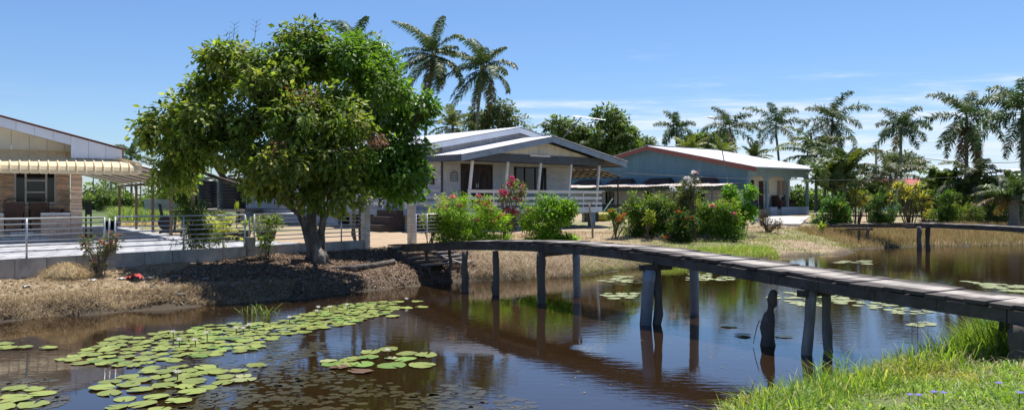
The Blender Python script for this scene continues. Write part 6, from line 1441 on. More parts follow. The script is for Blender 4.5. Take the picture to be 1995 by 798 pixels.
# ------------------------------------------------------------------ garden on the right bank
def ti_plant(label, px, py, stems, H, spread, L, pal, w, seed, Y=None, name='croton_plant', W_=.075, cat='plant', nleaf=15, el=(10, 75)):
    g = ground_point(px, py) if Y is None else at(px, 400, Y); z = gz(g.x, g.y); t = thing(name, label, cat, (g.x, g.y, z)); r = np.random.default_rng(seed)
    for k in range(stems):
        a = r.uniform(0, 6.28); q = r.uniform(.1, 1) * spread; h = H * r.uniform(.55, 1.05); e = Vector((q * math.cos(a), q * math.sin(a) * .6, h)); b = Vector((e.x * .3, e.y * .3, -.08))
        s_ = MB().tube([b, b.lerp(e, .5) + Vector((0, 0, .1)), e], [.03, .022, .016], 5).build('stem', 'twig', t, True)
        V, F, C = strap_rosette(nleaf, L, W_, el[0], el[1], pal, w, r); o = obj('leaf_rosette', np_mesh('leaf_rosette', V, F, C), 'leaf', t, loc=e)
    return t
CRO = [(.38, .36, .045), (.16, .19, .04), (.26, .16, .05), (.085, .13, .03), (.5, .42, .07)]
ti_plant('tall croton with yellow tipped leaves left of the second footbridge, by the papaya', 1668, 436, 12, 1.75, .85, .55, CRO, [3, 4, 2, 4, 1], 201)
ti_plant('large croton with yellow and dark strap leaves in the middle of the right garden', 1772, 434, 18, 2.2, 1.15, .6, CRO, [4, 3, 1.4, 4, 2], 202)
ti_plant('smaller croton with bright yellow leaves beside the large croton', 1800, 432, 9, 1.5, .5, .5, CRO, [5, 2, 1, 3, 3], 203)
ti_plant('croton with orange and yellow leaves in front of the blue roofed house', 1930, 426, 11, 1.9, .7, .55, CRO, [4, 3, 2, 3, 2], 204)
ti_plant('dark croton between the tall palm clump and the round shrub', 1692, 432, 9, 1.3, .6, .5, CRO, [1, 3, 1, 5, .3], 205)
def cane_palm(label, px, py, n, H, L, seed, Y=None, col=(0.075, 0.128, 0.030), spread=.7, leaf=.42, name='cane_palm'):
    g = ground_point(px, py) if Y is None else at(px, 400, Y); z = gz(g.x, g.y); t = thing(name, label, 'palm', (g.x, g.y, z)); r = np.random.default_rng(seed)
    for k in range(n):
        a = r.uniform(0, 6.28); q = r.uniform(0, 1) * spread; h = H * r.uniform(.35, .7); b = Vector((q * math.cos(a), q * math.sin(a), -.05)); e = Vector((b.x * 1.7, b.y * 1.7, h))
        MB().tube([b, e], [.045, .03], 6).build('stem', 'crownshaft', t, True)
        for j in range(5):
            az = a + j * 1.4 + r.uniform(-.4, .4); e0 = R(r.uniform(45, 88)); c = np.array(col) * r.uniform(1.0, 2.0)
            if r.random() < .18: c = np.array((.16, .19, .03))
            obj('frond', frond_mesh(L * r.uniform(.8, 1.15), e0, e0 - R(r.uniform(30, 75)), az, leaf, 26, (0, 0), .05, c, seed * 37 + k * 7 + j, width=.12, hang=.5), 'palm_leaf', t, loc=e)
    return t
cane_palm('tall dark cane palm clump next to the blue house porch corner', 1628, 432, 9, 4.6, 1.9, 301, col=(0.053, 0.083, 0.027), spread=.6)
cane_palm('cane palm clump with upright spears behind the round shrub on the right', 1832, 430, 8, 3.4, 1.5, 302, col=(0.083, 0.128, 0.030), spread=.6)
cane_palm('wide yellow topped cane palm thicket in the centre of the right garden', 1900, 432, 11, 2.6, 1.4, 303, col=(0.075, 0.108, 0.030), spread=1.0)
cane_palm('dark cane palm thicket against the right edge of the garden', 1975, 428, 7, 2.2, 1.2, 304, col=(0.060, 0.090, 0.030), spread=.8)
sh('papaya_bush', 'leafy green bush with yellow lower leaves at the left end of the second footbridge', 1618, 438, [(0, 34, 34, 18, 0), (-14, 42, 20, 12, 0), (20, 28, 20, 16, 0), (14, 8, 14, 8, -.3)], n=120, nl=18, sp=.13, ll=.16, lw=.5, pal=[(.05, .13, .02), (.08, .17, .03), (.26, .26, .04)], w=[4, 3, .7], seed=131, stems=5, fill=True)
sh('round_shrub', 'dark round shrub at the water side, between the crotons', 1722, 438, [(0, 24, 26, 26, 0), (-12, 36, 16, 14, 0)], n=130, nl=20, sp=.12, ll=.11, lw=.5, pal=[(.035, .08, .015), (.05, .11, .02), (.07, .14, .025)], seed=132, stems=4, fill=True)
sh('round_shrub', 'leafy green shrub with brighter top in front of the spiky cane palms', 1835, 437, [(0, 30, 26, 28, -.2), (8, 48, 18, 14, -.2)], n=140, nl=20, sp=.12, ll=.1, lw=.5, pal=[(.06, .12, .015), (.09, .17, .02), (.045, .09, .015)], seed=133, stems=4, fill=True)
sh('garden_shrub', 'low dark mixed shrub under the blue roofed house at the right', 1955, 436, [(0, 20, 34, 22, 0), (-30, 16, 22, 16, 0)], n=110, nl=18, sp=.13, ll=.11, lw=.5, pal=DG, seed=134, stems=4, fill=True)
sh('garden_shrub', 'shadowy shrub at the foot of the yellow topped palm thicket', 1885, 437, [(0, 20, 32, 20, 0)], n=90, nl=18, sp=.13, ll=.11, lw=.5, pal=DG, seed=135, stems=4, flowers=(('pale2', (.7, .4, .35), 3, .08, .4),))
sh('yellow_shrub', 'tiny yellow leaved plant by the second footbridge post', 1806, 437, [(0, 12, 12, 12, -.2)], n=20, nl=16, sp=.09, ll=.1, lw=.5, pal=[(.35, .33, .04), (.25, .27, .04), (.15, .2, .03)], seed=136, stems=3)
sh('yellow_shrub', 'yellow flecked little shrub at the right foot of the palm thicket', 1862, 437, [(0, 16, 10, 16, -.3)], n=20, nl=16, sp=.09, ll=.1, lw=.5, pal=[(.3, .3, .04), (.22, .25, .04), (.1, .16, .03)], seed=137, stems=3)
ti_plant('small banana like plant with yellow leaves on the bank below the papaya bush', 1602, 458, 3, .35, .12, .5, [(.3, .32, .04), (.2, .26, .03), (.12, .2, .03)], [2, 2, 1], 206, name='banana_sucker', W_=.13, nleaf=5, el=(40, 85))

# ------------------------------------------------------------------ plants along the left fence
sh('crown_of_thorns', 'thorny half bare plant with coral flowers before the short pier on the left bank', 192, 535, [(-10, 42, 20, 14, 0), (10, 50, 16, 10, 0), (-22, 56, 8, 8, 0), (24, 60, 8, 6, 0), (0, 20, 12, 14, 0)], n=60, nl=10, sp=.07, ll=.07, lw=.45, pal=[(.09, .12, .035), (.12, .13, .05), (.16, .12, .07)], seed=141, stems=16, stem_r=.011, flowers=(('coral', (.80, .28, .24), 10, .036, .6),), stem_mat='dead_wood')
sh('oleander_sapling', 'slim dark oleander sapling growing through the rail fence', 382, 502, [(0, 70, 22, 22, 0), (-14, 50, 20, 14, 0), (16, 40, 18, 14, 0), (-2, 92, 12, 14, 0), (2, 22, 28, 10, 0), (-24, 88, 12, 8, 0)], n=110, nl=18, sp=.1, ll=.13, lw=.2, pal=[(.05, .085, .025), (.07, .11, .03), (.10, .14, .045)], seed=142, stems=8, stem_r=.012, flowers=(('coral2', (.7, .2, .15), 1, .05, .6),))
sh('fence_weed', 'thin leafy weed at the fence right of the short pier, before the tree trunk', 522, 500, [(0, 40, 14, 12, 0), (4, 60, 9, 10, 0), (-6, 18, 8, 10, 0)], n=34, nl=13, sp=.08, ll=.1, lw=.28, pal=MID, seed=143, stems=6, stem_r=.009)
g = at(420, 400, 27); palm('fern_palm', 'low palm with arching yellow green fronds behind the rail fence', (g.x, g.y, .7), .28, trunk_r=.1, nfr=11, L=1.15, leaf=.26, e_hi=75, e_lo=5, droop=70, seed=88, leaflets=28, col=(0.390, 0.390, 0.045), width=.035, hang=.4)
def pot(x, y, r, h, t): MB().lathe([(.01, 0), (r * .72, 0), (r, h), (r * 1.06, h), (r * 1.06, h + .03), (r * .9, h + .03), (r * .8, h * .8), (.01, h * .78)], 16).build('pot', 'terracotta', t, True)
potted = [(400, 'bushy', .5, 'pot with a pale variegated bush, left end of the potted row'), (432, 'bushy', .55, 'pot with a silvery green bushy plant in the potted row'), (447, 'leafy', .5, 'pot with broad yellow green leaves in the potted row'), (461, 'tall', 1.05, 'pot with a single tall paddle shaped leaf above the rail'), (478, 'leafy', .6, 'pot with upright green leaves left of the short pier'), (510, 'bushy', .45, 'pot with a grey bush right of the short pier'), (527, 'leafy', .75, 'pot with long pale yellow leaves right of the short pier')]
for i, (px, kind, h, lab) in enumerate(potted):
    Y = 27.8 + .25 * (i % 2); g = at(px, 400, Y); t = thing('potted_plant', lab, 'potted plant', (g.x, g.y, .745)); pot(0, 0, .2, .3, t); r = np.random.default_rng(60 + i)
    if kind == 'bushy':
        geo, _ = crown_geo([(0, 0, .3 + h * .5, .3, .3, h * .5)], 46, 16, .08, .1, .4, [(.25, .28, .16), (.14, .18, .07), (.33, .35, .22)], [2, 3, 2], 70 + i, .2, .2); foliage_obj('foliage', geo, 'leaf', t)
    else:
        tall = kind == 'tall'
        MB().tube([(0, 0, .25), (0, 0, .3 + h * (.75 if tall else .3))], [.02, .015], 5).build('stem', 'crownshaft', t, True)
        V, F, C = strap_rosette(3 if tall else 11, .38 if tall else h * .8, .17 if tall else .11, 78 if tall else 25, 88 if tall else 80, [(.22, .27, .04), (.13, .19, .03), (.3, .31, .07)], [2, 2, 1], r, .15 if tall else .45); obj('leaf_rosette', np_mesh('leaf_rosette', V, F, C), 'leaf', t, loc=(0, 0, .3 + h * (.72 if tall else .3)))
def vine():
    g = ground_point(350, 500); t = thing('bare_vine', 'thin bare curved twig leaning on the rail fence', 'twig', g)
    MB().tube([(0, 0, -.05), at(358, 475, g.y) - g, at(352, 455, g.y) - g, at(340, 432, g.y) - g, at(334, 415, g.y) - g], [.012, .01, .009, .007, .004], 5).build('stem', 'dead_wood', t)
vine()
# ------------------------------------------------------------------ water lilies
def pad_mesh(seed, n=22, sub=False):
    r = np.random.default_rng(seed); notch = .16; a = np.linspace(notch, 2 * np.pi - notch, n)
    rad = 1 + r.normal(0, .025, n) + .03 * np.sin(a * 9 + seed) + .05 * np.sin(2 * a + seed)
    V = [(.06, 0, .0)]; up = np.abs(r.normal(0, .02, n)) + .16 * np.maximum(0, np.sin(a * (1 + seed % 3) + seed * 2.1) - .55); rad = rad * (1 - .35 * up)
    tear = r.integers(2, n - 3); rad[tear] *= r.uniform(.62, .95)
    V += [(.55 * x * math.cos(t), .55 * x * math.sin(t), .004) for x, t in zip(rad, a)]
    V += [(x * math.cos(t), x * math.sin(t), z) for x, t, z in zip(rad, a, up)]
    F3 = [(0, i, i + 1) for i in range(1, n)]; F4 = [(i, n + i, n + i + 1, i + 1) for i in range(1, n)]
    return np_mesh('lily_pad', np.array(V), [np.array(F4), np.array(F3)], None, True)
PADS = {}
for mt in ('lily_pad', 'lily_pad_green', 'lily_pad_far', 'lily_pad_brown', 'wet_pad'):
    PADS[mt] = []
    for s in range(5): me = pad_mesh(s); me.materials.append(M[mt]); PADS[mt].append(me)
placed = []; padn = [0]
PLEN = [0]
SMALL = []
def put_pad(p, r, mt, label, group, q):
    if group in ('trail of small pads', 'tiny pads near the bank', 'pads beyond the footbridge', 'pads at the dry bank', 'strip of pads on the right', 'pads right of the stump', 'pads by the pipe post'):
        SMALL.append((p[0], p[1], r, q.uniform(0, 6.28))); placed.append((p[0], p[1], r)); return
    o = link(bpy.data.objects.new('lily_pad', PADS[mt][q.integers(5)])); k = PLEN[0]; PLEN[0] += 1
    o.location = (p[0], p[1], .004 + .0016 * (k % 9)); o.scale = (r * q.uniform(.92, 1.08), r * q.uniform(.88, 1.05), r); o.rotation_euler = (q.normal(0, .015), q.normal(0, .015), q.uniform(0, 6.28))
    tag(o, label, 'lily pad', group); placed.append((p[0], p[1], r)); return o
def fill(poly_px, n, r0, r1, mt, label, group, seed, overlap=.8, tries=60):
    q = np.random.default_rng(seed); P = np.array([on_level(x, y)[:2] for x, y in poly_px]); lo, hi = P.min(0), P.max(0); c = 0
    for _ in range(n * tries):
        if c >= n: break
        p = q.uniform(lo, hi)
        if not inside(p[None], P)[0]: continue
        r = q.uniform(r0, r1)
        if any((p[0] - a) ** 2 + (p[1] - b) ** 2 < ((r + s) * overlap) ** 2 for a, b, s in placed): continue
        m = mt if not isinstance(mt, tuple) else mt[0 if q.random() < .8 else 1]
        put_pad(p, r, m, label, group, q); c += 1
g1 = 'lily pads in the long drift on the left'
fill([(180, 690), (300, 650), (420, 632), (540, 628), (600, 610), (640, 640), (540, 655), (500, 680), (420, 692), (340, 702), (270, 715), (190, 712)], 150, .098, .142, ('lily_pad', 'lily_pad_green'), 'flat green lily pad in the broad left part of the long drift', g1, 1, .8)
fill([(120, 700), (230, 655), (300, 668), (190, 715)], 16, .1, .14, 'lily_pad', 'flat green lily pad in the broad left part of the long drift', g1, 2, .75)
fill([(560, 625), (640, 598), (720, 588), (765, 588), (770, 604), (700, 628), (620, 640)], 74, .105, .14, ('lily_pad', 'lily_pad_green'), 'flat green lily pad in the narrow right part of the long drift', 'lily pads in the narrow tip of the drift', 3, .74)
for k, (px, py, r, lab) in enumerate(((813, 587, .14, 'lone lily pad at the far right tip, behind another'), (822, 598, .14, 'lone lily pad at the far right tip, in front'), (790, 600, .14, 'lily pad just left of the right tip of the long drift'), (765, 616, .14, 'single lily pad below the right tip of the long drift'), (775, 588, .14, 'lily pad at the top of the right tip, left of the white flower'))):
    put_pad(on_level(px, py)[:2], r, 'lily_pad', lab, None, np.random.default_rng(k))
fill([(200, 745), (300, 715), (380, 712), (450, 715), (440, 745), (360, 770), (340, 798), (230, 798), (190, 770)], 30, .115, .16, ('lily_pad', 'lily_pad'), 'large lily pad in the scattered near group at the bottom left', 'scattered near lily pads', 5, .86)
for k, (px, py, r) in enumerate(((500, 711, .14), (420, 722, .145), (385, 728, .14), (465, 722, .12))): put_pad(on_level(px, py)[:2], r, 'lily_pad', 'lily pad on the right fringe of the scattered near group', 'right fringe of the near pads', np.random.default_rng(k + 9))
for px, py in ((475, 733), (482, 740), (462, 742)): put_pad(on_level(px, py)[:2], .11, 'lily_pad_far', 'torn yellowing lily pad at the right end of the near group', 'torn yellow pads', np.random.default_rng(px))
fill([(0, 755), (60, 752), (110, 765), (95, 790), (0, 798)], 14, .13, .17, 'lily_pad', 'large lily pad in the group cut by the bottom left corner', 'pads in the bottom left corner', 6, .8)
for px, py in ((10, 670), (18, 678), (45, 677), (95, 678), (5, 674)): put_pad(on_level(px, py)[:2], .125, 'lily_pad', 'isolated lily pad near the left edge below the dry bank', 'isolated pads at the left edge', np.random.default_rng(px))
cl = ((650, 709, .2, 'lily_pad_green'), (690, 698, .15, 'lily_pad_far'), (680, 701, .17, 'lily_pad'), (722, 686, .2, 'lily_pad'), (756, 681, .2, 'lily_pad'), (716, 697, .19, 'lily_pad_green'), (675, 712, .19, 'lily_pad'), (706, 711, .2, 'lily_pad_green'), (762, 712, .24, 'lily_pad_green'), (793, 689, .2, 'lily_pad'), (790, 700, .18, 'lily_pad_green'), (830, 692, .22, 'lily_pad'), (823, 712, .23, 'lily_pad'), (640, 704, .15, 'lily_pad_far'), (703, 724, .2, 'lily_pad_brown'), (660, 716, .16, 'lily_pad_brown'), (762, 699, .12, 'lily_pad_far'))
names = ['leftmost large green', 'small yellowing', 'front left pale', 'pale upper', 'uppermost pale', 'bright middle', 'pale lower left', 'bright lower middle', 'bright lower right', 'pale upper right', 'bright right', 'rightmost upper', 'rightmost lower', 'yellow ragged far left', 'withered brown lowest', 'brown curled half sunken', 'tiny yellow']
for k, ((px, py, r, mt), nm) in enumerate(zip(cl, names)): put_pad(on_level(px, py)[:2], r * .8, mt, nm + ' lily pad of the separate cluster right of the drift', 'separate cluster of lily pads', np.random.default_rng(k + 40))
fp = 'lily_pad_far'
fill([(1165, 577), (1190, 570), (1240, 570), (1245, 580), (1200, 583)], 12, .1, .16, fp, 'pale lily pad in the patch left of the big grey pipe post', 'pads by the pipe post', 7, .7)
fill([(1330, 545), (1350, 533), (1440, 530), (1450, 542), (1380, 549)], 16, .14, .22, 'lily_pad_far', 'pale lily pad in the patch behind the thin pipe post under the deck', 'pads behind the thin pipe post', 8, .7)
fill([(1500, 580), (1520, 567), (1640, 572), (1660, 590), (1560, 600)], 30, .1, .2, ('lily_pad_far', 'lily_pad'), 'pale lily pad in the patch right of the broken stump', 'pads right of the stump', 10, .72)
fill([(1640, 590), (1690, 580), (1800, 600), (1830, 612), (1760, 612)], 26, .07, .14, fp, 'small yellowed lily pad in the trail right of the stump patch', 'trail of small pads', 11, .75)
fill([(1770, 632), (1800, 626), (1825, 632), (1790, 638)], 8, .06, .1, fp, 'tiny yellowed lily pad near the grassy bank on the right', 'tiny pads near the bank', 12, .75)
fill([(1630, 512), (1650, 507), (1700, 508), (1690, 515)], 8, .14, .22, fp, 'pale lily pad in the small patch beyond the long footbridge', 'pads beyond the footbridge', 13, .7)
fill([(1150, 545), (1200, 535), (1230, 540), (1220, 552)], 10, .1, .18, fp, 'pale lily pad beside the dry bank behind the bridge posts', 'pads at the dry bank', 14, .75)
fill([(1880, 548), (1995, 556), (1995, 572), (1930, 562)], 22, .12, .2, 'lily_pad', 'lily pad in the strip beyond the right end of the footbridge', 'strip of pads on the right', 15, .7)
for k, (px, py, r, lab) in enumerate(((1420, 635, .2, 'dark wet leaf pad floating upper left of the broken stump'), (1447, 653, .18, 'dark wet leaf pad floating left of the broken stump'), (1525, 655, .2, 'dark wet leaf pad floating right of the broken stump'))): put_pad(on_level(px, py)[:2], r * .8, 'wet_pad', lab, None, np.random.default_rng(k + 80))
def small_pads():
    V = []; F = []; o = 0
    for k, (x, y, r, a0) in enumerate(SMALL):
        n = 12; a = np.linspace(.2, 2 * np.pi - .2, n) + a0; V += [(x, y, .005 + .001 * (k % 7))] + [(x + r * math.cos(t), y + r * math.sin(t), .005 + .001 * (k % 7)) for t in a]; F += [(o, o + i, o + i + 1) for i in range(1, n)]; o += n + 1
    me = bpy.data.meshes.new('small_lily_pads'); me.from_pydata(V, [], F); tag(obj('small_lily_pads', me, 'strewn_pad'), 'small yellowed far lily pads strewn beyond the bridge and near the right bank', 'lily pads', None, 'stuff')
small_pads()
# flowers
def lily_flower(px, py, label, h=.14):
    p = on_level(px, py); t = thing('water_lily', label, 'water lily', (p.x, p.y, 0))
    MB().tube([(0, 0, -.1), (.005, 0, h)], .008, 5).build('stem', 'crownshaft', t)
    r = np.random.default_rng(px); n = 14; a = np.arange(n) * 2.4; e = np.where(np.arange(n) < 7, .75, 1.15); d = np.stack([np.cos(a) * np.cos(e), np.sin(a) * np.cos(e), np.sin(e)], 1)
    V, F, C = leaf_geo(np.tile([[0, 0, h]], (n, 1)) + d * .005, d, np.tile([[0, 0, 1.0]], (n, 1)) + r.normal(0, .1, (n, 3)), .062, .028, np.tile([[.82, .80, .78]], (n, 1)), -.2); obj('petals', np_mesh('petals', V, F, C), 'petal', t)
    MB().lathe([(.005, 0), (.018, .005), (.016, .03), (.002, .034)], 8).build('stamens', 'yellow_plastic', t, True).location = (0, 0, h)
for px, py, lab in ((337, 660, 'white water lily at the left of the long drift'), (349, 676, 'white water lily bud standing low in the left drift'), (380, 676, 'white water lily right of the low bud in the drift'), (403, 668, 'tall white water lily in the middle of the long drift'), (460, 652, 'white water lily, left of two close together'), (474, 652, 'white water lily, right of two close together'), (485, 645, 'white water lily just above the close pair'), (564, 630, 'white water lily where the drift narrows'), (617, 617, 'white water lily in the narrow drift, lower'), (620, 609, 'white water lily in the narrow drift, upper left'), (642, 609, 'white water lily in the narrow drift, upper middle'), (676, 604, 'white water lily in the narrow drift, right'), (792, 592, 'white water lily at the far right tip of the drift'), (755, 697, 'white water lily in the separate cluster'), (345, 742, 'half open white water lily in the near scattered group')): lily_flower(px, py, lab, .13 if '403' in str(px) else .085)
# sunken leaves and surface weed
def sunken():
    q = np.random.default_rng(77); V = []; F = []; o = 0; pts = []
    def region(poly, n, r0, r1):
        P = np.array([on_level(x, y)[:2] for x, y in poly]); lo, hi = P.min(0), P.max(0); c = 0
        for _ in range(n * 40):
            if c >= n: break
            p = q.uniform(lo, hi)
            if inside(p[None], P)[0] and vnoise(p[None], 2.2, 31)[0] > .36: pts.append((p, q.uniform(r0, r1))); c += 1
    region([(430, 730), (560, 680), (640, 720), (760, 745), (900, 798), (400, 798)], 480, .03, .085)
    region([(480, 670), (620, 650), (640, 690), (500, 705)], 120, .04, .1)
    region([(850, 745), (1010, 760), (1050, 798), (830, 798)], 90, .03, .1)
    region([(0, 745), (60, 735), (140, 745), (150, 770), (100, 798), (0, 798)], 130, .04, .09)
    region([(220, 798), (330, 760), (420, 760), (400, 798)], 90, .04, .1)
    region([(1170, 548), (1250, 535), (1280, 545), (1220, 556)], 70, .06, .14)
    region([(300, 690), (440, 690), (500, 720), (330, 735)], 110, .03, .08)
    for k, (p, r) in enumerate(pts):
        n = 9; a = np.linspace(0, 2 * np.pi, n, endpoint=False); rr = r * q.uniform(.55, 1.15, n); z = .0012 + .00035 * (k % 7)
        V += [(p[0] + x * math.cos(t), p[1] + x * math.sin(t) * .9, z) for x, t in zip(rr, a)]; F.append(range(o, o + n)); o += n
    me = bpy.data.meshes.new('sunken_leaves'); me.from_pydata(V, [], [tuple(f) for f in F]); o_ = obj('sunken_leaves', me, 'sunken_leaf'); tag(o_, 'dull brown drowned leaves lying at the water surface', 'leaves', None, 'stuff')
sunken()

# ------------------------------------------------------------------ grasses
def sample_band(n, x0, x1, y0, y1, cond, q):
    out = []; tot = 0
    while tot < n:
        P = np.stack([q.uniform(x0, x1, n * 3), q.uniform(y0, y1, n * 3)], 1); k = cond(P); out.append(P[k]); tot += k.sum()
        if k.sum() == 0: break
    P = np.concatenate(out)[:n]; return P, height(P)
def canal_d(P): return seg_dist(P, FAR), seg_dist(P, NEAR), inside(P, CANAL)
q = np.random.default_rng(5)
GR = [(.18, .29, .035), (.24, .36, .05), (.12, .21, .028), (.32, .39, .10), (.42, .38, .18)]
DRY = [(.45, .345, .225), (.55, .44, .31), (.34, .26, .165), (.29, .27, .12)]
def c_near(P): f, n, i = canal_d(P); return (~i) & (n < f) & (P[:, 1] > 3.6) & (np.abs(P[:, 0]) < .72 * P[:, 1] + 3.0)
P, z = sample_band(78000, -1.5, 13, 3.2, 17, c_near, q); f = vnoise(P, .9, 41); k_ = (vnoise(P, 2.3, 42) + .35 * q.random(len(P)) < .93); P, z, f = P[k_], z[k_], f[k_]; d = seg_dist(P, NEAR); f2 = vnoise(P, .45, 46)
cols = pick_cols(len(P), GR, [4, 4, 3, 2, .8], q); cols[f > .66] *= np.array([1.3, .95, 1.1]); cols[f2 < .35] *= np.array([.72, .82, .7]); cols[f2 > .7] *= np.array([1.25, 1.12, .9])
grass_obj('bank_grass', np.column_stack([P, z - .01]), q.uniform(.04, .15, len(P)) * (1 + .4 * (d < 1.0)) * (.6 + .8 * f), q.uniform(.007, .017, len(P)), q.uniform(.5, 2.2, len(P)), cols, 'grass', 'lush green grass on the near bank at the lower right', 'grass', q)
P, z = sample_band(4200, 1.0, 11, 6.5, 17, lambda P: c_near(P) & (seg_dist(P, NEAR) < 1.1), q)
grass_obj('tall_bank_grass', np.column_stack([P, z - .02]), q.uniform(.16, .46, len(P)) * (.4 + vnoise(P, 1.2, 44)), .011, q.uniform(.2, 1.0, len(P)), pick_cols(len(P), GR, [3, 2, 4, 2, 1], q), 'grass', 'taller rough grass fringing the near water edge', 'grass', q)
P, z = sample_band(9000, 5.9, 9.0, 9.6, 13.2, lambda P: c_near(P) & (P[:, 0] > 5.9) & (seg_dist(P, NEAR) < 1.7), q)
grass_obj('bank_thicket', np.column_stack([P, z - .02]), q.uniform(.3, .7, len(P)) * (.5 + .8 * vnoise(P, 1.0, 45)), .012, q.uniform(.2, 1.0, len(P)), pick_cols(len(P), GR, [5, 4, 2, 2, .6], q), 'grass', 'tall bright green grass thicket below the right end of the footbridge', 'grass', q)
def c_left(P): f, n, i = canal_d(P); return (~i) & (f < n) & (f < 3.4) & (P[:, 0] < -6.2 + vnoise(P, .8, 3) * 1.6) & (np.abs(P[:, 0]) < .68 * P[:, 1]) & (((P - np.array([-12.4, 13.55])) @ np.array([-.78, .626])) < -.1)
P, z = sample_band(26000, -14, -4.5, 11, 19, c_left, q)
grass_obj('dry_bank_grass', np.column_stack([P, z - .01]), q.uniform(.015, .06, len(P)) * (.4 + 1.1 * vnoise(P, 1.5, 47)), .007, q.uniform(1.2, 3.5, len(P)), pick_cols(len(P), DRY, [3, 3, 2, 1], q), 'dry', 'matted straw coloured grass on the sunlit left bank', 'grass', q)
P, z = sample_band(9000, -12, -4.8, 12, 18, lambda P: c_left(P) & (seg_dist(P, FAR) < .75), q)
grass_obj('bank_edge_straw', np.column_stack([P, z]), q.uniform(.05, .16, len(P)), .006, q.uniform(.9, 2.4, len(P)), pick_cols(len(P), DRY, [3, 2, 3, 1], q), 'dry', 'straw hanging over the left water edge', 'grass', q)
def c_yard(P): f, n, i = canal_d(P); return (~i) & (f < n) & (P[:, 0] > -1.2) & (f < 9) & (P[:, 0] < .66 * P[:, 1])
P, z = sample_band(46000, -1, 26, 21, 42, c_yard, q); f = vnoise(P, .5, 48); fd = seg_dist(P, FAR)
cols = pick_cols(len(P), DRY, [3, 3, 2, 1.5], q); gm = (f > .42) & (fd < 5.5); cols[gm] = pick_cols(gm.sum(), GR, [2, 2, 2, 3, 3], q)
grass_obj('yard_grass', np.column_stack([P, z - .01]), q.uniform(.04, .16, len(P)) * (.5 + f), .013, q.uniform(.4, 1.6, len(P)), cols, 'dry', 'patchy dry grass on the far bank and yard behind the footbridge', 'grass', q)
P, z = sample_band(9000, -1, 10, 21, 32, lambda P: c_yard(P) & (seg_dist(P, FAR) < 1.5) & (P[:, 0] > 2.0), q)
grass_obj('far_bank_green', np.column_stack([P, z - .02]), q.uniform(.1, .32, len(P)), .014, q.uniform(.3, 1.2, len(P)), pick_cols(len(P), GR, [3, 3, 2, 3, 2], q), 'grass', 'green rushes and grass along the far water edge under the footbridge', 'grass', q)
def c_mat(P): f, n, i = canal_d(P); return (~i) & (f < 1.9) & (f < n) & (P[:, 0] > -1.2) & (P[:, 0] < 4.6)
P, z = sample_band(11000, -1.2, 4.6, 20.5, 27, c_mat, q)
grass_obj('dead_grass_mat', np.column_stack([P, z + .02]), q.uniform(.12, .42, len(P)), .008, q.uniform(1.0, 2.6, len(P)), pick_cols(len(P), [(.34, .26, .18), (.44, .35, .26), (.25, .19, .13), (.54, .45, .35)], [3, 3, 2, 1], q), 'dry', 'thick mat of fallen brown grass on the bank between the bridge posts', 'grass', q, .9)
def c_reed(P): f, n, i = canal_d(P); return (~i) & (f < n) & (f < 5.5) & (P[:, 0] > 14.2) & (P[:, 0] < .67 * P[:, 1])
P, z = sample_band(26000, 14, 30, 32, 46, c_reed, q)
grass_obj('dry_reeds', np.column_stack([P, z - .02]), q.uniform(.15, .42, len(P)) * (.6 + .7 * vnoise(P, .6, 49)), .014, q.uniform(.1, .7, len(P)), pick_cols(len(P), [(.44, .32, .17), (.52, .4, .23), (.33, .25, .12), (.25, .27, .08)], [3, 3, 2, 1.5], q), 'dry', 'stand of tawny dry grass on the far bank behind the second footbridge', 'grass', q)
def c_mead(P): return ~inside(P, YARD) & (P[:, 0] < -.36 * P[:, 1]) & (P[:, 0] > -.5 * P[:, 1])
P, z = sample_band(26000, -120, -12, 37, 190, lambda P: c_mead(P) & (P[:, 1] > 41) & (q.random(len(P)) < np.clip(55 / P[:, 1], .12, 1) ** 1.5), q); near_ = P[:, 1] < 52
cols = pick_cols(len(P), [(.17, .25, .06), (.23, .30, .08), (.12, .19, .045), (.33, .33, .14)], [3, 3, 2, 1], q); cols[near_ & (P[:, 1] < 46)] = pick_cols((near_ & (P[:, 1] < 46)).sum(), DRY, [3, 2, 2, 1], q)
grass_obj('meadow_grass', np.column_stack([P, z]), q.uniform(.35, 1.0, len(P)) * np.where(P[:, 1] < 47, .35, 1.0), q.uniform(.03, .09, len(P)), q.uniform(.3, 1.2, len(P)), cols, 'grass', 'rank green meadow beyond the carport', 'grass', q)
# broad leaved weeds mixed into the near grass
P, z = sample_band(3800, .5, 11, 4, 13, lambda P: c_near(P) & (vnoise(P, 1.4, 61) > .55), q); n = len(P); a = q.uniform(0, 6.28, n); d = np.stack([np.cos(a), np.sin(a), q.uniform(.1, .9, n)], 1); L_ = q.uniform(.03, .08, n)
V, F, C = leaf_geo(np.column_stack([P, z + q.uniform(.02, .11, n)]), d, np.stack([q.normal(0, .4, n), q.normal(0, .4, n), np.ones(n)], 1), L_, L_ * .45, pick_cols(n, [(.2, .33, .04), (.14, .25, .03), (.34, .38, .08), (.3, .22, .1)], [3, 3, 1, .6], q)); tag(obj('bank_weeds', np_mesh('bank_weeds', V, F, C), 'grass'), 'broad leaved weeds mixed into the near bank grass', 'weeds', None, 'stuff')
P, z = sample_band(1500, .5, 11, 4, 13, lambda P: c_near(P) & (vnoise(P, 1.0, 63) > .5), q)
grass_obj('dead_stalks', np.column_stack([P, z]), q.uniform(.08, .3, len(P)), .005, q.uniform(.5, 2.2, len(P)), pick_cols(len(P), DRY, [3, 3, 2, 1], q), 'dry', 'dead straw stalks lying through the near bank grass', 'grass', q)
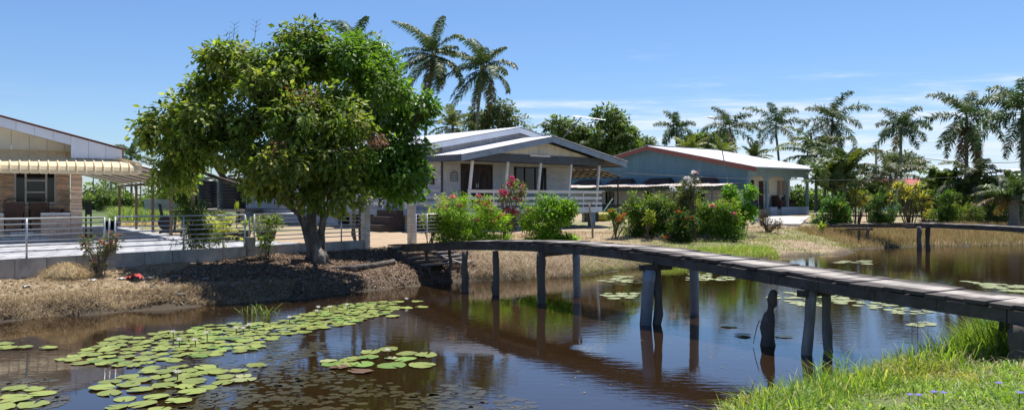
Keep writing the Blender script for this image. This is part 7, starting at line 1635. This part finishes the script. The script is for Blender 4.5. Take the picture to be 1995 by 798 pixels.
# leaf litter under the tree
def litter():
    q = np.random.default_rng(15)
    def c(P): f, n, i = canal_d(P); return (~i) & (f < 3.6) & (f < n) & (P[:, 0] > -7.6) & (P[:, 0] < -.9) & (((P - np.array([-12.4, 13.55])) @ np.array([-.78, .626])) < -.08)
    P, z = sample_band(24000, -8, -.8, 14.5, 24, c, q); n = len(P); a = q.uniform(0, 6.28, n); d = np.stack([np.cos(a), np.sin(a), q.normal(0, .35, n)], 1)
    nr = np.stack([q.normal(0, .4, n), q.normal(0, .4, n), np.ones(n)], 1); L = q.uniform(.03, .085, n)
    cols = pick_cols(n, [(.22, .15, .10), (.33, .24, .19), (.13, .09, .06), (.46, .38, .33), (.27, .18, .14)], [3, 2, 3, 1.2, 2], q)
    V, F, C = leaf_geo(np.column_stack([P, z + q.uniform(.004, .035, n)]), d, nr, L, L * .45, cols, .35, .1); o = obj('leaf_litter', np_mesh('leaf_litter', V, F, C), 'dry'); tag(o, 'brown fallen leaves covering the shaded bank under the tree', 'leaves', None, 'stuff')
litter()
# hay heap, stones, litter, log, rag
def haystack():
    g = ground_point(130, 540); t = thing('hay_heap', 'small rounded heap of pale cut hay on the left bank', 'hay heap', g); q = np.random.default_rng(3); n = 2600
    a = q.uniform(0, 6.28, n); r = np.sqrt(q.random(n)); x, y = r * .5 * np.cos(a), r * .4 * np.sin(a); zz = .28 * (1 - r ** 2) * q.uniform(.5, 1.05, n)
    V, F, C = blades_geo(np.stack([x, y, zz - .02], 1), q.uniform(.06, .16, n), .006, q.uniform(1.2, 3, n), pick_cols(n, [(.42, .32, .18), (.5, .4, .24), (.3, .22, .12)], [3, 2, 2], q), q, .9); o = obj('straw', np_mesh('straw', V, list(F), C), 'dry', t); o['kind'] = 'stuff'
    b = MB(); b.lathe([(.01, -.08), (.48, -.06), (.42, .08), (.28, .19), (.12, .25), (.01, .265)], 14); b.build('core', 'straw_core', t, True)
pm('straw_core', (.3, .22, .12), .95, .3, 9, .8, 40)
haystack()
def stones():
    q = random.Random(8); base = []
    for s in range(3):
        b = MB(); random.seed(s); b.lathe([(.01, -.5), (.6, -.4), (1.0, -.05), (.85, .35), (.4, .6), (.01, .66)], 8); b.v = [tuple(c * random.uniform(.82, 1.15) for c in v) for v in b.v]; base.append(b.mesh('stone', True)); base[-1].materials.append(M['stone'])
    sp = [(300, 560), (330, 548), (345, 540), (385, 550), (380, 540), (400, 545), (352, 575), (430, 562), (450, 558), (290, 545), (270, 545), (362, 560), (415, 555), (500, 560)]
    for k, (px, py) in enumerate(sp):
        g = ground_point(px, py); r = q.uniform(.05, .12); o = link(bpy.data.objects.new('stone', base[k % 3])); o.location = (g.x, g.y, g.z + r * .2); o.scale = (r * q.uniform(.9, 1.6), r, r * .75); o.rotation_euler = (q.uniform(-.2, .2), q.uniform(-.2, .2), q.uniform(0, 6.28)); tag(o, 'small grey brown stone among the leaf litter on the shaded bank', 'stone', 'stones on the shaded bank')
stones()
def rag():
    g = ground_point(262, 546); n = 9; V = []; q = random.Random(6)
    for i in range(n):
        for j in range(n): V.append(((i / 8 - .5) * .32 + q.uniform(-.02, .02), (j / 8 - .5) * .18, .02 + .06 * abs(math.sin(i * 1.1 + j * .7)) + .06 * math.exp(-((i - 5) ** 2) / 4) + q.uniform(0, .02)))
    F = [(i * n + j, (i + 1) * n + j, (i + 1) * n + j + 1, i * n + j + 1) for i in range(n - 1) for j in range(n - 1)]
    V2 = [(x, y, z - .012) for x, y, z in V]; m = len(V); F2 = [tuple(reversed([a + m for a in f])) for f in F]
    o = MB().add(V + V2, F + F2).build('red_rag', 'red_cloth', None, True, fix=False); o.location = g; tag(o, 'crumpled red rag lying on the left bank', 'rag')
rag()
def log():
    a, b = ground_point(690, 528), ground_point(768, 516); t = thing('fallen_log', 'fallen pale log lying beside the tree roots near the landing', 'log', a); random.seed(3); d = b - a
    MB().tube([Vector((-.8, -.1, .03)), Vector((-.3, 0, .07)), Vector((0, 0, .08)), d * .5 + Vector((0, 0, .07)), d + Vector((0, 0, .09))], [.06, .075, .08, .075, .07], 9, True, .08).build('trunk', 'bark', t, True)
log()
for k, (px, py, mt, lab) in enumerate(((180, 548, 'white_plastic', 'scrap of white litter on the dry bank above the straw edge'), (52, 560, 'concrete_pale', 'pale flat scrap of litter on the dry bank at the left'), (690, 537, 'white_plastic', 'white scrap of litter below the tree roots'), (237, 545, 'white_plastic', 'white plastic scrap left of the red rag'), (1030, 505, 'white_plastic', 'pale bottle like scrap on the dead grass between the bridge posts'))):
    g = ground_point(px, py); q_ = random.Random(k); n = 5; V = [((i - 2) * .035, (j - 2) * .025, .02 + q_.uniform(0, .035)) for i in range(n) for j in range(n)]; F = [(i * n + j, (i + 1) * n + j, (i + 1) * n + j + 1, i * n + j + 1) for i in range(n - 1) for j in range(n - 1)]
    V2 = [(x, y, z - .006) for x, y, z in V]; F2 = [tuple(reversed([a + 25 for a in f])) for f in F]; o = MB().add(V + V2, F + F2).build('litter_scrap', mt, fix=False); o.location = g; o.rotation_euler = (0, 0, k); tag(o, lab, 'litter')
def debris():
    q = np.random.default_rng(25)
    def c(P): f, n, i = canal_d(P); return (~i) & (f < 3.3) & (f < n) & (P[:, 0] > -13) & (P[:, 0] < -6.2) & (((P - np.array([-12.4, 13.55])) @ np.array([-.78, .626])) < -.08)
    P, z = sample_band(7000, -13, -6, 11, 18, c, q); n = len(P); a = q.uniform(0, 6.28, n); d = np.stack([np.cos(a), np.sin(a), q.normal(0, .3, n)], 1); L = q.uniform(.03, .1, n)
    V, F, C = leaf_geo(np.column_stack([P, z + q.uniform(.004, .03, n)]), d, np.stack([q.normal(0, .4, n), q.normal(0, .4, n), np.ones(n)], 1), L, L * q.uniform(.15, .5, n), pick_cols(n, [(.34, .25, .15), (.46, .37, .25), (.18, .13, .08), (.58, .5, .4), (.34, .24, .15)], [3, 2, 4, .7, 2], q), .35, .1); tag(obj('bank_debris', np_mesh('bank_debris', V, F, C), 'dry'), 'dry leaves and husks scattered over the sunlit left bank', 'leaves', None, 'stuff')
    # bits floating on the water near the banks and pads
    P = np.stack([q.uniform(-9, 9, 6000), q.uniform(8, 30, 6000)], 1); f, nn, i = canal_d(P); k = i & ((q.random(6000) < .28 * np.exp(-np.minimum(f, nn) / .9)) | (q.random(6000) < .012)); P = P[k]; n = len(P); a = q.uniform(0, 6.28, n); L = q.uniform(.02, .07, n)
    V, F, C = leaf_geo(np.column_stack([P, np.full(n, .006)]), np.stack([np.cos(a), np.sin(a), np.zeros(n)], 1), np.tile([[0, 0, 1.0]], (n, 1)), L, L * .4, pick_cols(n, [(.2, .15, .08), (.32, .27, .14), (.14, .16, .05)], [2, 2, 1], q), 0.0, 0.0); tag(obj('floating_bits', np_mesh('floating_bits', V, F, C), 'dry'), 'small leaf bits floating along the canal edges', 'leaves', None, 'stuff')
debris()
# weeds: floating sprig, purple flowers, tall stalks on the near bank
def sprig():
    p = on_level(505, 612); q = np.random.default_rng(2); n = 46; P = np.stack([q.normal(0, .18, n), q.normal(0, .1, n), np.zeros(n)], 1); t = thing('floating_sprig', 'tuft of green grass stalks floating in the dark water before the tree', 'weed', (p.x, p.y, 0))
    V, F, C = blades_geo(P, q.uniform(.1, .32, n), .014, q.uniform(.5, 2, n), pick_cols(n, [(.16, .24, .05), (.22, .28, .08)], [1, 1], q), q); obj('blades', np_mesh('blades', V, list(F), C), 'grass', t)['kind'] = 'stuff'
sprig()
def violet(px, py, label):
    g = ground_point(px, py); t = thing('violet_flower', label, 'flower', (g.x, g.y, g.z)); q = np.random.default_rng(px)
    h = .13; MB().tube([(0, 0, -.02), (.01, 0, h)], .003, 4).build('stem', 'crownshaft', t)
    for k in range(5):
        a = k * 1.2566; d = np.array([[math.cos(a), math.sin(a) - .3, .35]]); V, F, C = leaf_geo(np.array([[0.01, 0, h]]), d, np.array([[0, -.3, 1.0]]), .032, .03, np.array([[.30, .26, .75]]), .1); obj('petal', np_mesh('petal', V, F, C), 'petal', t)
for px, py, lab in ((1770, 790, 'violet flower in the near grass, leftmost of the row at the bottom edge'), (1787, 792, 'violet flower in the near grass, second from the left at the bottom edge'), (1836, 788, 'violet flower in the near grass, third from the left at the bottom edge'), (1817, 786, 'small violet flower just left of the third one'), (1984, 789, 'violet flower in the near grass at the bottom right corner'), (1943, 768, 'pale violet flower higher in the near grass at the right')): violet(px, py + 8, lab)
def stalk(px, py, px1, py1, label, seed):
    g = ground_point(px, py); e = at(px1, py1, g.y) - g; t = thing('weed_stalk', label, 'weed', g); q = np.random.default_rng(seed)
    MB().tube([(0, 0, -.03), e * .5 + Vector((.02, 0, 0)), e], [.006, .005, .002], 4).build('stem', 'dead_wood', t); n = 9; f = q.uniform(.35, 1, n); b = np.array([list(e * float(x)) for x in f]); d = q.normal(size=(n, 3)); d[:, 2] = np.abs(d[:, 2])
    V, F, C = leaf_geo(b, d, q.normal(size=(n, 3)), .13, .012, pick_cols(n, GR, [3, 2, 2, 2, 1], q)); obj('leaves', np_mesh('leaves', V, F, C), 'grass', t)['kind'] = 'stuff'
for k, (a, b, c, d, lab) in enumerate(((1735, 700, 1702, 648, 'tall bare weed stalk leaning left over the water edge'), (1905, 655, 1912, 615, 'thin upright weed stalk at the edge of the grass thicket'), (1640, 715, 1652, 680, 'grass stalk at the waterside, left of the leaning weed'), (1960, 690, 1990, 640, 'arching weed stalk beside the near bridge post'))): stalk(a, b, c, d, lab, k)
def twigs_in_water():
    for k, (px, py, h) in enumerate(((1776, 662, .25), (1787, 655, .28), (1807, 660, .2), (93, 752, .1), (147, 750, .12))):
        p = on_level(px, py); t = tag(MB().tube([(0, 0, -.2), (.01, 0, h)], [.006, .003], 4).build('water_twig', 'dead_wood'), 'thin bare twig poking up from the shallow water' + (' by the grassy right bank' if px > 1000 else ' at the lower left'), 'twig', 'twigs in the water on the right' if px > 1000 else 'twigs in the water on the left'); t.location = (p.x, p.y, 0)
twigs_in_water()
